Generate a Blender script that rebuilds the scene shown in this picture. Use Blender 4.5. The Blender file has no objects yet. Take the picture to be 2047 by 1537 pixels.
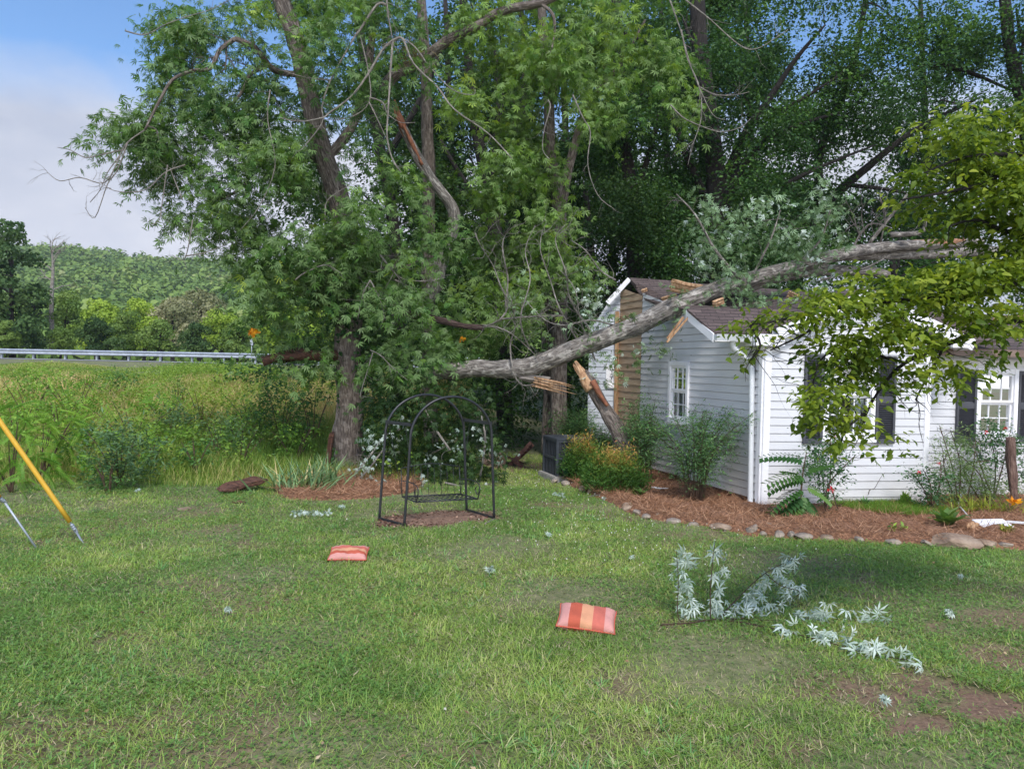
import bpy, bmesh, math, random
import numpy as np
from mathutils import Vector, Matrix, noise as mnoise
sc = bpy.context.scene
R = math.radians
rng = np.random.default_rng(7)
random.seed(7)
# ------------------------------------------------------------------ camera
F = 1500.0; CX = 1023.5; CY = 768.5; CAMZ = 2.0
PITCH = R(1.55); ROLL = R(1.2)
fw = Vector((0, math.cos(PITCH), -math.sin(PITCH)))
r0 = Vector((1, 0, 0)); u0 = r0.cross(fw)
rt = r0 * math.cos(ROLL) + u0 * math.sin(ROLL)
up = u0 * math.cos(ROLL) - r0 * math.sin(ROLL)
cam = bpy.data.cameras.new('camera'); co = bpy.data.objects.new('camera', cam)
sc.collection.objects.link(co); sc.camera = co
M = Matrix((rt, up, -fw)).transposed().to_4x4(); M.translation = (0, 0, CAMZ)
co.matrix_world = M
cam.sensor_width = 36; cam.lens = F / 2047 * 36; cam.clip_start = 0.05; cam.clip_end = 4000
# ------------------------------------------------------------------ world, sun, exposure
SUN = Vector((0.08, -0.62, 0.85)).normalized()
w = bpy.data.worlds.new('World'); sc.world = w; w.use_nodes = True
nt = w.node_tree; nt.nodes.clear()
def N(t, kind, **kw):
    n = t.nodes.new(kind)
    for k, v in kw.items():
        if k in n.inputs.keys(): n.inputs[k].default_value = v
        else: setattr(n, k, v)
    return n
def mixc(t, fac, a, b_, mode='MIX'):
    m = N(t, 'ShaderNodeMix', data_type='RGBA', blend_type=mode)
    if isinstance(fac, float): m.inputs[0].default_value = fac
    else: t.links.new(fac, m.inputs[0])
    for s, v in ((6, a), (7, b_)):
        if isinstance(v, tuple): m.inputs[s].default_value = (*v, 1)
        else: t.links.new(v, m.inputs[s])
    return m.outputs[2]
out = N(nt, 'ShaderNodeOutputWorld')
sky = N(nt, 'ShaderNodeTexSky', sky_type='NISHITA', sun_disc=False)
sky.sun_elevation = math.asin(SUN.z); sky.sun_rotation = math.atan2(SUN.x, SUN.y)
sky.altitude = 200; sky.air_density = 1.0; sky.dust_density = 0.3; sky.ozone_density = 4.0
bg1 = N(nt, 'ShaderNodeBackground', Strength=0.10)
hsk = N(nt, 'ShaderNodeHueSaturation', Saturation=1.1, Value=1.0); nt.links.new(sky.outputs[0], hsk.inputs['Color']); nt.links.new(hsk.outputs[0], bg1.inputs['Color'])
tc = N(nt, 'ShaderNodeTexCoord')
mp = N(nt, 'ShaderNodeMapping'); mp.inputs['Scale'].default_value = (1, 1, 1.9); mp.inputs['Location'].default_value = (0.52, 0.1, 0.35)
nt.links.new(tc.outputs['Generated'], mp.inputs['Vector'])
n1 = N(nt, 'ShaderNodeTexNoise', Scale=2.3, Detail=7.0, Roughness=0.52); nt.links.new(mp.outputs[0], n1.inputs['Vector'])
sx = N(nt, 'ShaderNodeSeparateXYZ'); nt.links.new(tc.outputs['Generated'], sx.inputs[0])
# cloud bank low down, broken cloud with blue above it
mr = N(nt, 'ShaderNodeMapRange'); mr.inputs['From Min'].default_value = 0.20; mr.inputs['From Max'].default_value = 0.36
mr.inputs['To Min'].default_value = 0.34; mr.inputs['To Max'].default_value = -0.20
nt.links.new(sx.outputs['Z'], mr.inputs['Value'])
ad = N(nt, 'ShaderNodeMath', operation='ADD'); nt.links.new(n1.outputs['Fac'], ad.inputs[0]); nt.links.new(mr.outputs[0], ad.inputs[1])
cr = N(nt, 'ShaderNodeValToRGB'); cr.color_ramp.elements[0].position = 0.41; cr.color_ramp.elements[1].position = 0.68
nt.links.new(ad.outputs[0], cr.inputs['Fac'])
n2 = N(nt, 'ShaderNodeTexNoise', Scale=4.2, Detail=8.0, Roughness=0.55); nt.links.new(mp.outputs[0], n2.inputs['Vector'])
cc = N(nt, 'ShaderNodeValToRGB')
cc.color_ramp.elements[0].position = 0.32; cc.color_ramp.elements[0].color = (0.265, 0.29, 0.355, 1)
cc.color_ramp.elements[1].position = 0.68; cc.color_ramp.elements[1].color = (0.395, 0.405, 0.445, 1)
nt.links.new(n2.outputs['Fac'], cc.inputs['Fac'])
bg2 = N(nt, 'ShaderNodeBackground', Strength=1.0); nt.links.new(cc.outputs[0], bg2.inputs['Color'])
# cloud strength raised towards the sun, behind the camera, as added fill light
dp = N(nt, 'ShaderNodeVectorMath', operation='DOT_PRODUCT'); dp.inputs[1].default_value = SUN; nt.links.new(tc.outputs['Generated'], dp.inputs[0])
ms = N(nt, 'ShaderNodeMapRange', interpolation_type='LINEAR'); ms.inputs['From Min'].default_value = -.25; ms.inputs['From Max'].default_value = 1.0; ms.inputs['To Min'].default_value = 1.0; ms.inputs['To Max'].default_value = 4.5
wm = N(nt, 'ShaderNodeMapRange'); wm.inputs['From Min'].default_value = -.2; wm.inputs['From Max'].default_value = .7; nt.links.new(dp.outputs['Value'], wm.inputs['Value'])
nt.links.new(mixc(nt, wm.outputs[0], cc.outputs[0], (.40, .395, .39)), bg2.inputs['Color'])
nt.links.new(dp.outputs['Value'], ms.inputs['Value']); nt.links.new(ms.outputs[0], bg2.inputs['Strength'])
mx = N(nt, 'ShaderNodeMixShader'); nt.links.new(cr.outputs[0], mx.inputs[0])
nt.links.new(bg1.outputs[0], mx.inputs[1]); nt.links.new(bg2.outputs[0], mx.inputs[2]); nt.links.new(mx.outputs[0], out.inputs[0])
sl = bpy.data.lights.new('sun', 'SUN'); sl.energy = 1.9; sl.angle = R(14); sl.color = (1.0, 0.955, 0.90)
so = bpy.data.objects.new('sun', sl); sc.collection.objects.link(so)
so.rotation_euler = SUN.to_track_quat('Z', 'Y').to_euler()
sc.view_settings.view_transform = 'Standard'; sc.view_settings.look = 'None'
sc.view_settings.exposure = 1.1; sc.view_settings.gamma = 1
sc.render.engine = 'CYCLES'
sc.cycles.use_denoising = True
sc.cycles.max_bounces = 7; sc.cycles.diffuse_bounces = 3; sc.cycles.transmission_bounces = 5
sc.cycles.transparent_max_bounces = 6; sc.cycles.sample_clamp_indirect = 6
sc.cycles.volume_bounces = 0
# ------------------------------------------------------------------ placing helpers
def ray(px, py): return rt * ((px - CX) / F) + up * ((CY - py) / F) + fw
def Q(px, py, Y):
    d = ray(px, py); return Vector((0, 0, CAMZ)) + d * (Y / d.y)
def G(px, py, z=0.0):
    d = ray(px, py); return Vector((0, 0, CAMZ)) + d * ((z - CAMZ) / d.z)
def S(px, Y): return px * Y / F            # size in pixels -> metres at depth Y
def sst(a, b, x):
    t = np.clip((np.asarray(x, float) - a) / (b - a), 0, 1); return t * t * (3 - 2 * t)
def H(x, y):                                # terrain height
    x = np.asarray(x, float); y = np.asarray(y, float)
    m = sst(1.5, -3.0, x)
    h = m * (1.72 * sst(12.2, 33, y + 0.12 * x) ** 0.9 + 0.10 * sst(11.5, 13, y) * np.sin(x * .9 + y * .6))
    h = h * .88
    h = h * (1 - sst(35.5, 37.4, y)) + sst(35.5, 37.4, y) * 1.72
    h = h - 1.6 * sst(50, 64, y)
    return h
def GH(px, py):                             # pixel onto the terrain
    d = ray(px, py); o = Vector((0, 0, CAMZ)); t = 3.0
    while t < 90:
        p = o + d * t
        if p.z <= float(H(p.x, p.y)): return p
        t += 0.03
    return o + d * 40
# ------------------------------------------------------------------ object helpers
def link(o, parent=None):
    sc.collection.objects.link(o)
    if parent: o.parent = parent
    return o
def tag(o, label=None, cat=None, group=None, kind=None):
    if label: o['label'] = label
    if cat: o['category'] = cat
    if group: o['group'] = group
    if kind: o['kind'] = kind
    return o
def thing(name, label, cat, loc=(0, 0, 0), group=None):
    o = bpy.data.objects.new(name, None); o.location = loc; o.empty_display_size = .2
    link(o); return tag(o, label, cat, group)
def part(name, me, root):
    """mesh given in world coordinates, hung under root without moving it"""
    o = bpy.data.objects.new(name, me); link(o, root)
    if root is not None:
        bpy.context.view_layer.update() if False else None
        l = Vector((0, 0, 0)); r = root
        while r is not None: l += r.location; r = r.parent
        me.transform(Matrix.Translation(-l))
    return o
def top(name, me, label=None, cat=None, group=None, kind=None, origin=None):
    o = bpy.data.objects.new(name, me)
    if origin is not None:
        me.transform(Matrix.Translation(-Vector(origin))); o.location = origin
    link(o); return tag(o, label, cat, group, kind)
# ------------------------------------------------------------------ materials
def mat(name):
    m = bpy.data.materials.new(name); m.use_nodes = True; t = m.node_tree
    b = t.nodes['Principled BSDF']; return m, t, b
def ramp(t, fac, stops):
    r = N(t, 'ShaderNodeValToRGB'); e = r.color_ramp.elements
    e[0].position, e[0].color = stops[0][0], (*stops[0][1], 1)
    e[1].position, e[1].color = stops[-1][0], (*stops[-1][1], 1)
    for p, c in stops[1:-1]:
        k = e.new(p); k.color = (*c, 1)
    t.links.new(fac, r.inputs['Fac']); return r.outputs[0]
def coords(t, kind='Object', scale=(1, 1, 1)):
    c = N(t, 'ShaderNodeTexCoord'); m = N(t, 'ShaderNodeMapping'); m.inputs['Scale'].default_value = scale
    t.links.new(c.outputs[kind], m.inputs['Vector']); return m.outputs[0]
def noise(t, vec, scale, detail=5, rough=.6):
    n = N(t, 'ShaderNodeTexNoise', Scale=scale, Detail=float(detail), Roughness=rough); t.links.new(vec, n.inputs['Vector']); return n.outputs['Fac']
def bump(t, b, h, strength=.4, dist=.02):
    n = N(t, 'ShaderNodeBump', Strength=strength, Distance=dist); t.links.new(h, n.inputs['Height']); t.links.new(n.outputs[0], b.inputs['Normal'])
def surf(name, stops, scale=8, rough=.7, bumps=.2, kind='Object', vs=(1, 1, 1), metal=0, dist=.01, detail=6):
    m, t, b = mat(name); v = coords(t, kind, vs); n = noise(t, v, scale, detail)
    t.links.new(ramp(t, n, stops), b.inputs['Base Color']); b.inputs['Roughness'].default_value = rough; b.inputs['Metallic'].default_value = metal
    if bumps: bump(t, b, n, bumps, dist)
    return m
def leafmat(name, stops, back=None, trans=.28, rough=.45, tcol=None):
    m, t, b = mat(name)
    a = N(t, 'ShaderNodeAttribute', attribute_name='rnd')
    c = ramp(t, a.outputs['Fac'], stops)
    if back:
        g = N(t, 'ShaderNodeNewGeometry'); c = mixc(t, g.outputs['Backfacing'], c, back)
    t.links.new(c, b.inputs['Base Color']); b.inputs['Roughness'].default_value = rough
    b.inputs['Specular IOR Level'].default_value = .2
    tr = N(t, 'ShaderNodeBsdfTranslucent'); tcx = mixc(t, 1.0, c, tcol or (1.0, 1.0, .45), 'MULTIPLY'); 
    hs = N(t, 'ShaderNodeHueSaturation', Value=1.7); t.links.new(tcx, hs.inputs['Color']); t.links.new(hs.outputs[0], tr.inputs['Color'])
    mx = N(t, 'ShaderNodeMixShader'); mx.inputs[0].default_value = trans
    t.links.new(b.outputs[0], mx.inputs[1]); t.links.new(tr.outputs[0], mx.inputs[2])
    t.links.new(mx.outputs[0], t.nodes['Material Output'].inputs[0]); return m
def barkmat(name, dark, mid, light, lichen=.5, s=1.0):
    m, t, b = mat(name); v = coords(t, 'UV', (34 * s, 5.5 * s, 1)); n = noise(t, v, 1.0, 6, .65)
    v2 = coords(t, 'UV', (3.2, 2.2, 1)); n2 = noise(t, v2, 2.6, 5, .6)
    c = ramp(t, n, [(.33, dark), (.5, mid), (.68, light)])
    l = ramp(t, n2, [(.53, (0, 0, 0)), (.62, (lichen,) * 3)])
    c = mixc(t, l, c, tuple(min(1, x * 1.35 + .03) for x in light))
    t.links.new(c, b.inputs['Base Color']); b.inputs['Roughness'].default_value = .9
    bump(t, b, n, 1.0, .06); return m
BARK = barkmat('grey bark', (.035, .027, .023), (.14, .11, .092), (.30, .26, .225), .4)
BARKF = barkmat('fallen trunk bark', (.045, .038, .033), (.19, .168, .148), (.40, .37, .33), .7)
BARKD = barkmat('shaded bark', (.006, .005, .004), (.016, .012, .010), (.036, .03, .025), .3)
TWIG = barkmat('pale dead twig', (.10, .086, .072), (.25, .225, .195), (.42, .39, .345), .5)
TWIGB = barkmat('brown twig', (.05, .03, .018), (.11, .065, .04), (.18, .12, .08), .1)
WOOD = surf('torn yellow wood', [(.3, (.20, .10, .05)), (.5, (.40, .235, .125)), (.7, (.56, .39, .24))], 3, .8, .7, 'Object', (9, 9, 1.2), dist=.02)
ROT = surf('red rotten wood', [(.3, (.022, .01, .007)), (.5, (.08, .035, .022)), (.75, (.17, .08, .05))], 6, .9, .8, 'Object', (1, 6, 6), dist=.02)
# ------------------------------------------------------------------ leaf meshes
def quadmesh(name, V, faces_per, nrep, nv, m, rnd=None, smooth=False):
    """V (nrep*nv,3); faces_per: list of index tuples for one copy"""
    me = bpy.data.meshes.new(name)
    off = np.arange(nrep)[:, None] * nv
    loops = []; starts = []; tot = []; 
    fl = np.concatenate([np.array(f) for f in faces_per]); sizes = np.array([len(f) for f in faces_per])
    L = (off + fl[None, :]).ravel()
    nf = len(faces_per)
    st = np.concatenate([[0], np.cumsum(sizes)[:-1]])
    ST = (np.arange(nrep)[:, None] * len(fl) + st[None, :]).ravel()
    me.vertices.add(len(V)); me.vertices.foreach_set('co', np.asarray(V, np.float32).ravel())
    me.loops.add(len(L)); me.loops.foreach_set('vertex_index', L.astype(np.int32))
    me.polygons.add(nrep * nf); me.polygons.foreach_set('loop_start', ST.astype(np.int32))
    if smooth: me.polygons.foreach_set('use_smooth', np.ones(nrep * nf, bool))
    me.update(calc_edges=True)
    if rnd is not None:
        a = me.attributes.new('rnd', 'FLOAT', 'FACE'); a.data.foreach_set('value', np.repeat(rnd, nf).astype(np.float32))
    me.materials.append(m); return me
def lobes(angs, lens, wid, z=-.14):
    V = []; Fc = []
    for a, l in zip(angs, lens):
        a = R(a); d = np.array([math.sin(a), math.cos(a)]); s = np.array([d[1], -d[0]]); k = len(V)
        for (al, sd, zz) in ((0, 0, 0), (.5 * l, -wid, .03), (l, 0, z * l), (.5 * l, wid, .03)):
            p = d * al + s * sd; V.append((p[0], p[1], zz))
        Fc.append((k, k + 1, k + 2, k + 3))
    return np.array(V), Fc
MAPLE = lobes((-75, -38, 0, 38, 75), (.55, .85, 1.0, .85, .55), .10)
MAPLE3 = lobes((-45, 0, 45), (.8, 1.0, .8), .14)
FERNY = lobes((-62, -32, 0, 32, 62), (.65, .9, 1.0, .9, .65), .078, -.10)
OVATE = (np.array([(0, 0, 0), (0, .4, -.01), (0, .75, -.05), (0, 1.08, -.2), (-.27, .33, .07), (-.2, .7, .02), (.27, .33, .07), (.2, .7, .02)]),
         [(0, 1, 4), (1, 2, 5, 4), (2, 3, 5), (0, 6, 1), (1, 6, 7, 2), (2, 7, 3)])
SIMPLE = (np.array([(0, 0, 0), (-.27, .45, .06), (0, 1, -.1), (.27, .45, .06)]), [(0, 2, 1), (0, 3, 2)])
PINTO = (np.array([(0, 0, 0), (-.13, .45, .04), (0, 1, -.06), (.13, .45, .04)]), [(0, 2, 1), (0, 3, 2)])
CARD = (np.array([(0, -.5, -.04), (-.42, -.1, .02), (-.2, .4, 0), (.1, .55, -.05), (.4, .15, .03), (.3, -.3, 0)]), [(0, 5, 4, 1), (1, 4, 3, 2)])
BLADE = (np.array([(-.5, 0, 0), (.5, 0, 0), (-.38, .5, .08), (.38, .5, .08), (0, 1, .34)]), [(0, 1, 3, 2), (2, 3, 4)])
def frond(n=7, lw=.075, ll=.24, arch=.35):
    V = []; Fc = []
    for i in range(n):
        t = .16 + .84 * i / (n - 1); L = ll * (1.15 - .75 * abs(t - .4))
        z = -arch * t * t
        for s in (-1, 1):
            k = len(V)
            V += [(0, t, z), (s * L * .5, t - .02 - lw * .35, z - .03), (s * L, t + .05, z - .10), (s * L * .5, t + lw * .75, z - .02)]
            Fc.append((k, k + 1, k + 2, k + 3))
    k = len(V); V += [(-.008, 0, 0), (.008, 0, 0), (.008, .5, -arch * .25), (-.008, .5, -arch * .25), (.004, 1, -arch), (-.004, 1, -arch)]
    Fc += [(k, k + 1, k + 2, k + 3), (k + 3, k + 2, k + 4, k + 5)]
    return np.array(V), Fc
FROND = frond(); FERN = frond(12, .05, .20, .3)
def unit(a): return a / (np.linalg.norm(a, axis=-1, keepdims=True) + 1e-9)
def place(name, C, A, Nn, Sz, tmpl, m, rnd=None, wscale=None):
    T, Fc = tmpl; C = np.asarray(C); n = len(C)
    A = unit(A); X = unit(np.cross(A, Nn)); Nn = np.cross(X, A)
    Sz = np.broadcast_to(Sz, (n,)); ws = Sz if wscale is None else wscale
    V = C[:, None, :] + X[:, None, :] * (T[None, :, 0, None] * np.broadcast_to(ws, (n,))[:, None, None]) \
        + (A[:, None, :] * T[None, :, 1, None] + Nn[:, None, :] * T[None, :, 2, None]) * Sz[:, None, None]
    if rnd is None: rnd = rng.random(n)
    return quadmesh(name, V.reshape(-1, 3), Fc, n, len(T), m, rnd)
def sprays(B, D, k, length, droop, size, spread=.8, up_=.9, crnd=None, flat=.5, rspread=.35):
    """B base points (n,3), D directions (n,3), k leaves each -> C,A,N,S,rnd and sagging tips"""
    n = len(B); t = (np.arange(k) + rng.random((n, k))) / k
    Ln = length * (.6 + .8 * rng.random((n, 1)))
    P = B[:, None, :] + D[:, None, :] * (t * Ln)[..., None]
    P[..., 2] -= droop * (t ** 2) * Ln * .8
    P += rng.normal(0, .12, (n, k, 3)) * Ln[..., None]
    A = D[:, None, :] * .6 + rng.normal(0, spread, (n, k, 3)); A[..., 2] = A[..., 2] * flat - droop
    Nn = rng.normal(0, .55, (n, k, 3)); Nn[..., 2] += up_
    Sz = size * (.45 + .85 * rng.random((n, k)))
    r = rng.random(n) if crnd is None else crnd
    rr = np.clip(r[:, None] * (1 - rspread) + rspread * rng.random((n, k)), 0, 1)
    return P.reshape(-1, 3), A.reshape(-1, 3), Nn.reshape(-1, 3), Sz.ravel(), rr.ravel()
def clump_pts(cl, per, shell=.45):
    """cl: (px,py,Y,rx,ry,rd[,mult]) -> bases, outward directions, per-clump tone"""
    B = []; D = []; T = []
    for c in cl:
        px, py, Y, rx, ry, rd = c[:6]; mult = c[6] if len(c) > 6 else 1
        n = max(3, int(per * mult * (rx * ry) * (Y / F) ** 2 * 42))
        v = unit(rng.normal(size=(n, 3))) * (rng.random((n, 1)) ** shell)
        ctr = np.array(Q(px, py, Y))
        off = v * np.array([S(rx, Y), rd, S(ry, Y)])
        B.append(ctr + off); d = unit(v + rng.normal(0, .4, (n, 3))); d[:, 2] *= .6; D.append(unit(d)); T.append(np.clip(.5 + .28 * v[:, 2] + rng.normal(0, .16) + rng.normal(0, .13, n), 0, 1))  # tone rises towards clump tops: light from above painted into leaf colour
    return np.concatenate(B), np.concatenate(D), np.concatenate(T)
def domes(name, root, cl, m, K, size, tmpl=None, lumpf=4.0, jit=.25):
    """crowns far away: leaf cards lying on lumpy shells. cl: (centre, (rx,ry,rz), tone)"""
    n = len(cl); ctr = np.array([c[0] for c in cl]); rad = np.array([c[1] for c in cl]); tone = np.array([c[2] for c in cl])
    v = unit(rng.normal(size=(n, K, 3))); v[..., 2] = np.where(v[..., 2] < -.35, -v[..., 2], v[..., 2])
    ph = rng.random((n, 1, 3)) * 9
    lump = 1 + .22 * np.sin(v[..., 0] * lumpf + ph[..., 0]) * np.sin(v[..., 1] * lumpf + ph[..., 1]) + .12 * np.sin(v[..., 2] * lumpf * 2 + ph[..., 2]) * np.sin(v[..., 0] * lumpf * 2)
    dep = 1 - .22 * rng.random((n, K)) ** 2
    C = ctr[:, None, :] + v * rad[:, None, :] * (lump * dep)[..., None]
    Nn = v + rng.normal(0, jit, v.shape); A = np.cross(Nn, rng.normal(0, 1, v.shape)); A[..., 2] -= .3
    sz = np.repeat(np.broadcast_to(size, (n,)), K) * rng.uniform(.7, 1.3, n * K)
    rr = np.clip(np.repeat(tone, K) + rng.normal(0, .09, n * K) + .25 * (lump - 1).ravel(), 0, 1)
    me = place(name, C.reshape(-1, 3), A.reshape(-1, 3), Nn.reshape(-1, 3), sz, tmpl or CARD, m, rr)
    return part(name, me, root) if root is not None else me
def crown(name, root, cl, m, size, per=6, k=9, length=.38, droop=.55, tmpl=MAPLE, spread=.8, up_=.9, flat=.5, shell=.45, cut=None, rspread=.35):
    B, D, T = clump_pts(cl, per, shell)
    if cut is not None:
        kf = cut(B); B, D, T = B[kf], D[kf], T[kf]
    C, A, Nn, Sz, rr = sprays(B, D, k, length, droop, size, spread, up_, T, flat, rspread)
    me = place(name, C, A, Nn, Sz, tmpl, m, rr)
    return part(name, me, root) if root is not None else me
# ------------------------------------------------------------------ tubes
class TB:
    def __init__(s): s.v = []; s.f = []; s.uv = []
    def tube(s, pts, rad, sides=8, sub=3, rough=.0, cap=True, seed=0):
        P = [Vector(p) for p in pts]; n = len(P)
        rad = list(rad) if hasattr(rad, '__len__') else [rad] * n
        if len(rad) != n: rad = [rad[0] + (rad[-1] - rad[0]) * i / (n - 1) for i in range(n)]
        C = []; RR = []
        for i in range(n - 1):
            p0 = P[max(i - 1, 0)]; p1 = P[i]; p2 = P[i + 1]; p3 = P[min(i + 2, n - 1)]
            for j in range(sub):
                t = j / sub
                C.append(.5 * ((2 * p1) + (p2 - p0) * t + (2 * p0 - 5 * p1 + 4 * p2 - p3) * t * t + (3 * p1 - p0 - 3 * p2 + p3) * t ** 3)); RR.append(rad[i] * (1 - t) + rad[i + 1] * t)
        C.append(P[-1]); RR.append(rad[-1])
        base = len(s.v); L = 0; a = None
        for i, c in enumerate(C):
            d = (C[min(i + 1, len(C) - 1)] - C[max(i - 1, 0)])
            if d.length < 1e-9: d = Vector((0, 0, 1))
            d.normalize()
            if a is None: a = d.orthogonal().normalized()
            else: a = (a - d * a.dot(d)); a = a.normalized() if a.length > 1e-6 else d.orthogonal().normalized()
            b = d.cross(a)
            if i: L += (c - C[i - 1]).length
            for k in range(sides):
                th = 2 * math.pi * k / sides
                r = RR[i]
                if rough: r *= 1 + rough * mnoise.noise(Vector((math.cos(th) * 1.6 + seed, math.sin(th) * 1.6, L * 3)))*1.6 + .9 * rough * mnoise.noise(Vector((math.cos(th) * 5 + seed, math.sin(th) * 5, L * 2.2)))
                s.v.append(c + (a * math.cos(th) + b * math.sin(th)) * r)
            if i:
                for k in range(sides):
                    k2 = (k + 1) % sides
                    q = base + (i - 1) * sides
                    s.f.append((q + k, q + k2, q + sides + k2, q + sides + k))
                    cr_ = 2 * math.pi * max(RR[0], .02); l0 = L - (c - C[i - 1]).length
                    s.uv.append(((k / sides * cr_, l0), ((k + 1) / sides * cr_, l0), ((k + 1) / sides * cr_, L), (k / sides * cr_, L)))
        if cap:
            for ring, rev in ((base, True), (base + (len(C) - 1) * sides, False)):
                idx = [ring + k for k in range(sides)]
                if rev: idx.reverse()
                s.f.append(tuple(idx)); s.uv.append(tuple((0, 0) for _ in idx))
    def grow(s, p, d, length, r, lvl, spread=.6, curl=.25, grav=0.0, n=5, kids=3, rnd=random, tips=None, sides=6):
        pts = [Vector(p)]; d = Vector(d).normalized()
        for i in range(n):
            d = (d + Vector((rnd.gauss(0, curl), rnd.gauss(0, curl), rnd.gauss(0, curl) + grav))).normalized()
            pts.append(pts[-1] + d * length / n)
        s.tube(pts, [r * (1 - .65 * i / n) for i in range(n + 1)], max(3, sides), 2 if lvl > 0 else 1, cap=False)
        if tips is not None: tips.append((pts[-1], d))
        if lvl > 0:
            for k in range(kids):
                i = rnd.randint(1, n); dd = (pts[i] - pts[i - 1]).normalized()
                o = Vector((rnd.gauss(0, 1), rnd.gauss(0, 1), rnd.gauss(0, 1))).normalized()
                s.grow(pts[i], dd + o * spread, length * rnd.uniform(.4, .7), r * (1 - .65 * i / n) * .6, lvl - 1, spread, curl, grav, max(3, n - 1), kids, rnd, tips, max(3, sides - 2))
    def mesh(s, name, m, smooth=True):
        me = bpy.data.meshes.new(name); me.from_pydata([tuple(v) for v in s.v], [], s.f)
        u = me.uv_layers.new(name='UVMap'); k = np.array([c for f in s.uv for c in f], np.float32)
        u.data.foreach_set('uv', k.ravel())
        if smooth: me.polygons.foreach_set('use_smooth', np.ones(len(me.polygons), bool))
        me.materials.append(m); return me
# ------------------------------------------------------------------ solid helpers (bmesh)
class SB:
    def __init__(s): s.bm = bmesh.new()
    def box(s, c, size, axes=None, bevel=0):
        """axes: 3 unit vectors for x,y,z of the box"""
        X, Y, Z = axes or (Vector((1, 0, 0)), Vector((0, 1, 0)), Vector((0, 0, 1)))
        c = Vector(c); vs = []
        for dz in (-.5, .5):
            for dx, dy in ((-.5, -.5), (.5, -.5), (.5, .5), (-.5, .5)):
                vs.append(s.bm.verts.new(c + X * dx * size[0] + Y * dy * size[1] + Z * dz * size[2]))
        fs = [s.bm.faces.new([vs[i] for i in f]) for f in ((0, 3, 2, 1), (4, 5, 6, 7), (0, 1, 5, 4), (1, 2, 6, 5), (2, 3, 7, 6), (3, 0, 4, 7))]
        if bevel:
            es = list({e for f in fs for e in f.edges}); bmesh.ops.bevel(s.bm, geom=es, offset=bevel, segments=2, affect='EDGES')
        return s
    def beam(s, a, b, w, h, upv=Vector((0, 0, 1)), bevel=0):
        a = Vector(a); b = Vector(b); d = (b - a); L = d.length; d.normalize(); sd = d.cross(upv).normalized(); u2 = sd.cross(d)
        return s.box((a + b) / 2, (L, w, h), (d, sd, u2), bevel)
    def poly(s, pts, thick=None):
        """flat polygon extruded by vector thick"""
        vs = [s.bm.verts.new(Vector(p)) for p in pts]; n = len(vs)
        if thick is None: s.bm.faces.new(vs); return s
        t = Vector(thick); v2 = [s.bm.verts.new(Vector(p) + t) for p in pts]
        s.bm.faces.new(vs); s.bm.faces.new(list(reversed(v2)))
        for i in range(n): s.bm.faces.new((vs[i], v2[i], v2[(i + 1) % n], vs[(i + 1) % n]))
        return s
    def mesh(s, name, m, smooth=False):
        bmesh.ops.recalc_face_normals(s.bm, faces=s.bm.faces)
        me = bpy.data.meshes.new(name); s.bm.to_mesh(me); s.bm.free(); me.materials.append(m)
        if smooth:
            for p in me.polygons: p.use_smooth = True
        return me
def vnoise(x, y, s, seed=0):
    xi = np.floor(x * s).astype(int); yi = np.floor(y * s).astype(int); fx = x * s - xi; fy = y * s - yi
    def h(a, b): 
        v = np.sin(a * 127.1 + b * 311.7 + seed * 74.7) * 43758.5453; return v - np.floor(v)
    fx = fx * fx * (3 - 2 * fx); fy = fy * fy * (3 - 2 * fy)
    return (h(xi, yi) * (1 - fx) + h(xi + 1, yi) * fx) * (1 - fy) + (h(xi, yi + 1) * (1 - fx) + h(xi + 1, yi + 1) * fx) * fy
# ================================================================== GROUND
SWING_C = Vector((0, 0, 0)); 
swA, swB, swC_, swD = G(758, 1039), G(808, 1053), G(988, 1039), G(933, 1022)
swc = (swA + swB + swC_ + swD) / 4
BEDPX = [(1092, 948), (1120, 962), (1150, 976), (1200, 1001), (1245, 1022), (1290, 1037), (1345, 1047), (1420, 1058), (1470, 1068), (1540, 1077), (1620, 1081), (1720, 1085), (1820, 1090), (1900, 1096), (2047, 1101), (2200, 1105)]
BED = [G(*p) for p in BEDPX] + [Vector((13, 11, 0)), Vector((13, 14, 0)), Vector((3.2, 16, 0)), Vector((1.6, 16, 0)), Vector((.7, 14.4, 0))]
TBED = [G(*p) for p in [(545, 985), (580, 998), (640, 1001), (740, 1000), (830, 988), (850, 965), (800, 945), (690, 935), (610, 955), (560, 972)]]
def inpoly(x, y, poly):
    x = np.asarray(x, float); y = np.asarray(y, float); c = np.zeros(x.shape, bool); n = len(poly)
    for i in range(n):
        x1, y1 = poly[i].x, poly[i].y; x2, y2 = poly[(i + 1) % n].x, poly[(i + 1) % n].y
        k = ((y1 > y) != (y2 > y)) & (x < (x2 - x1) * (y - y1) / (y2 - y1 + 1e-12) + x1); c ^= k
    return c
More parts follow.
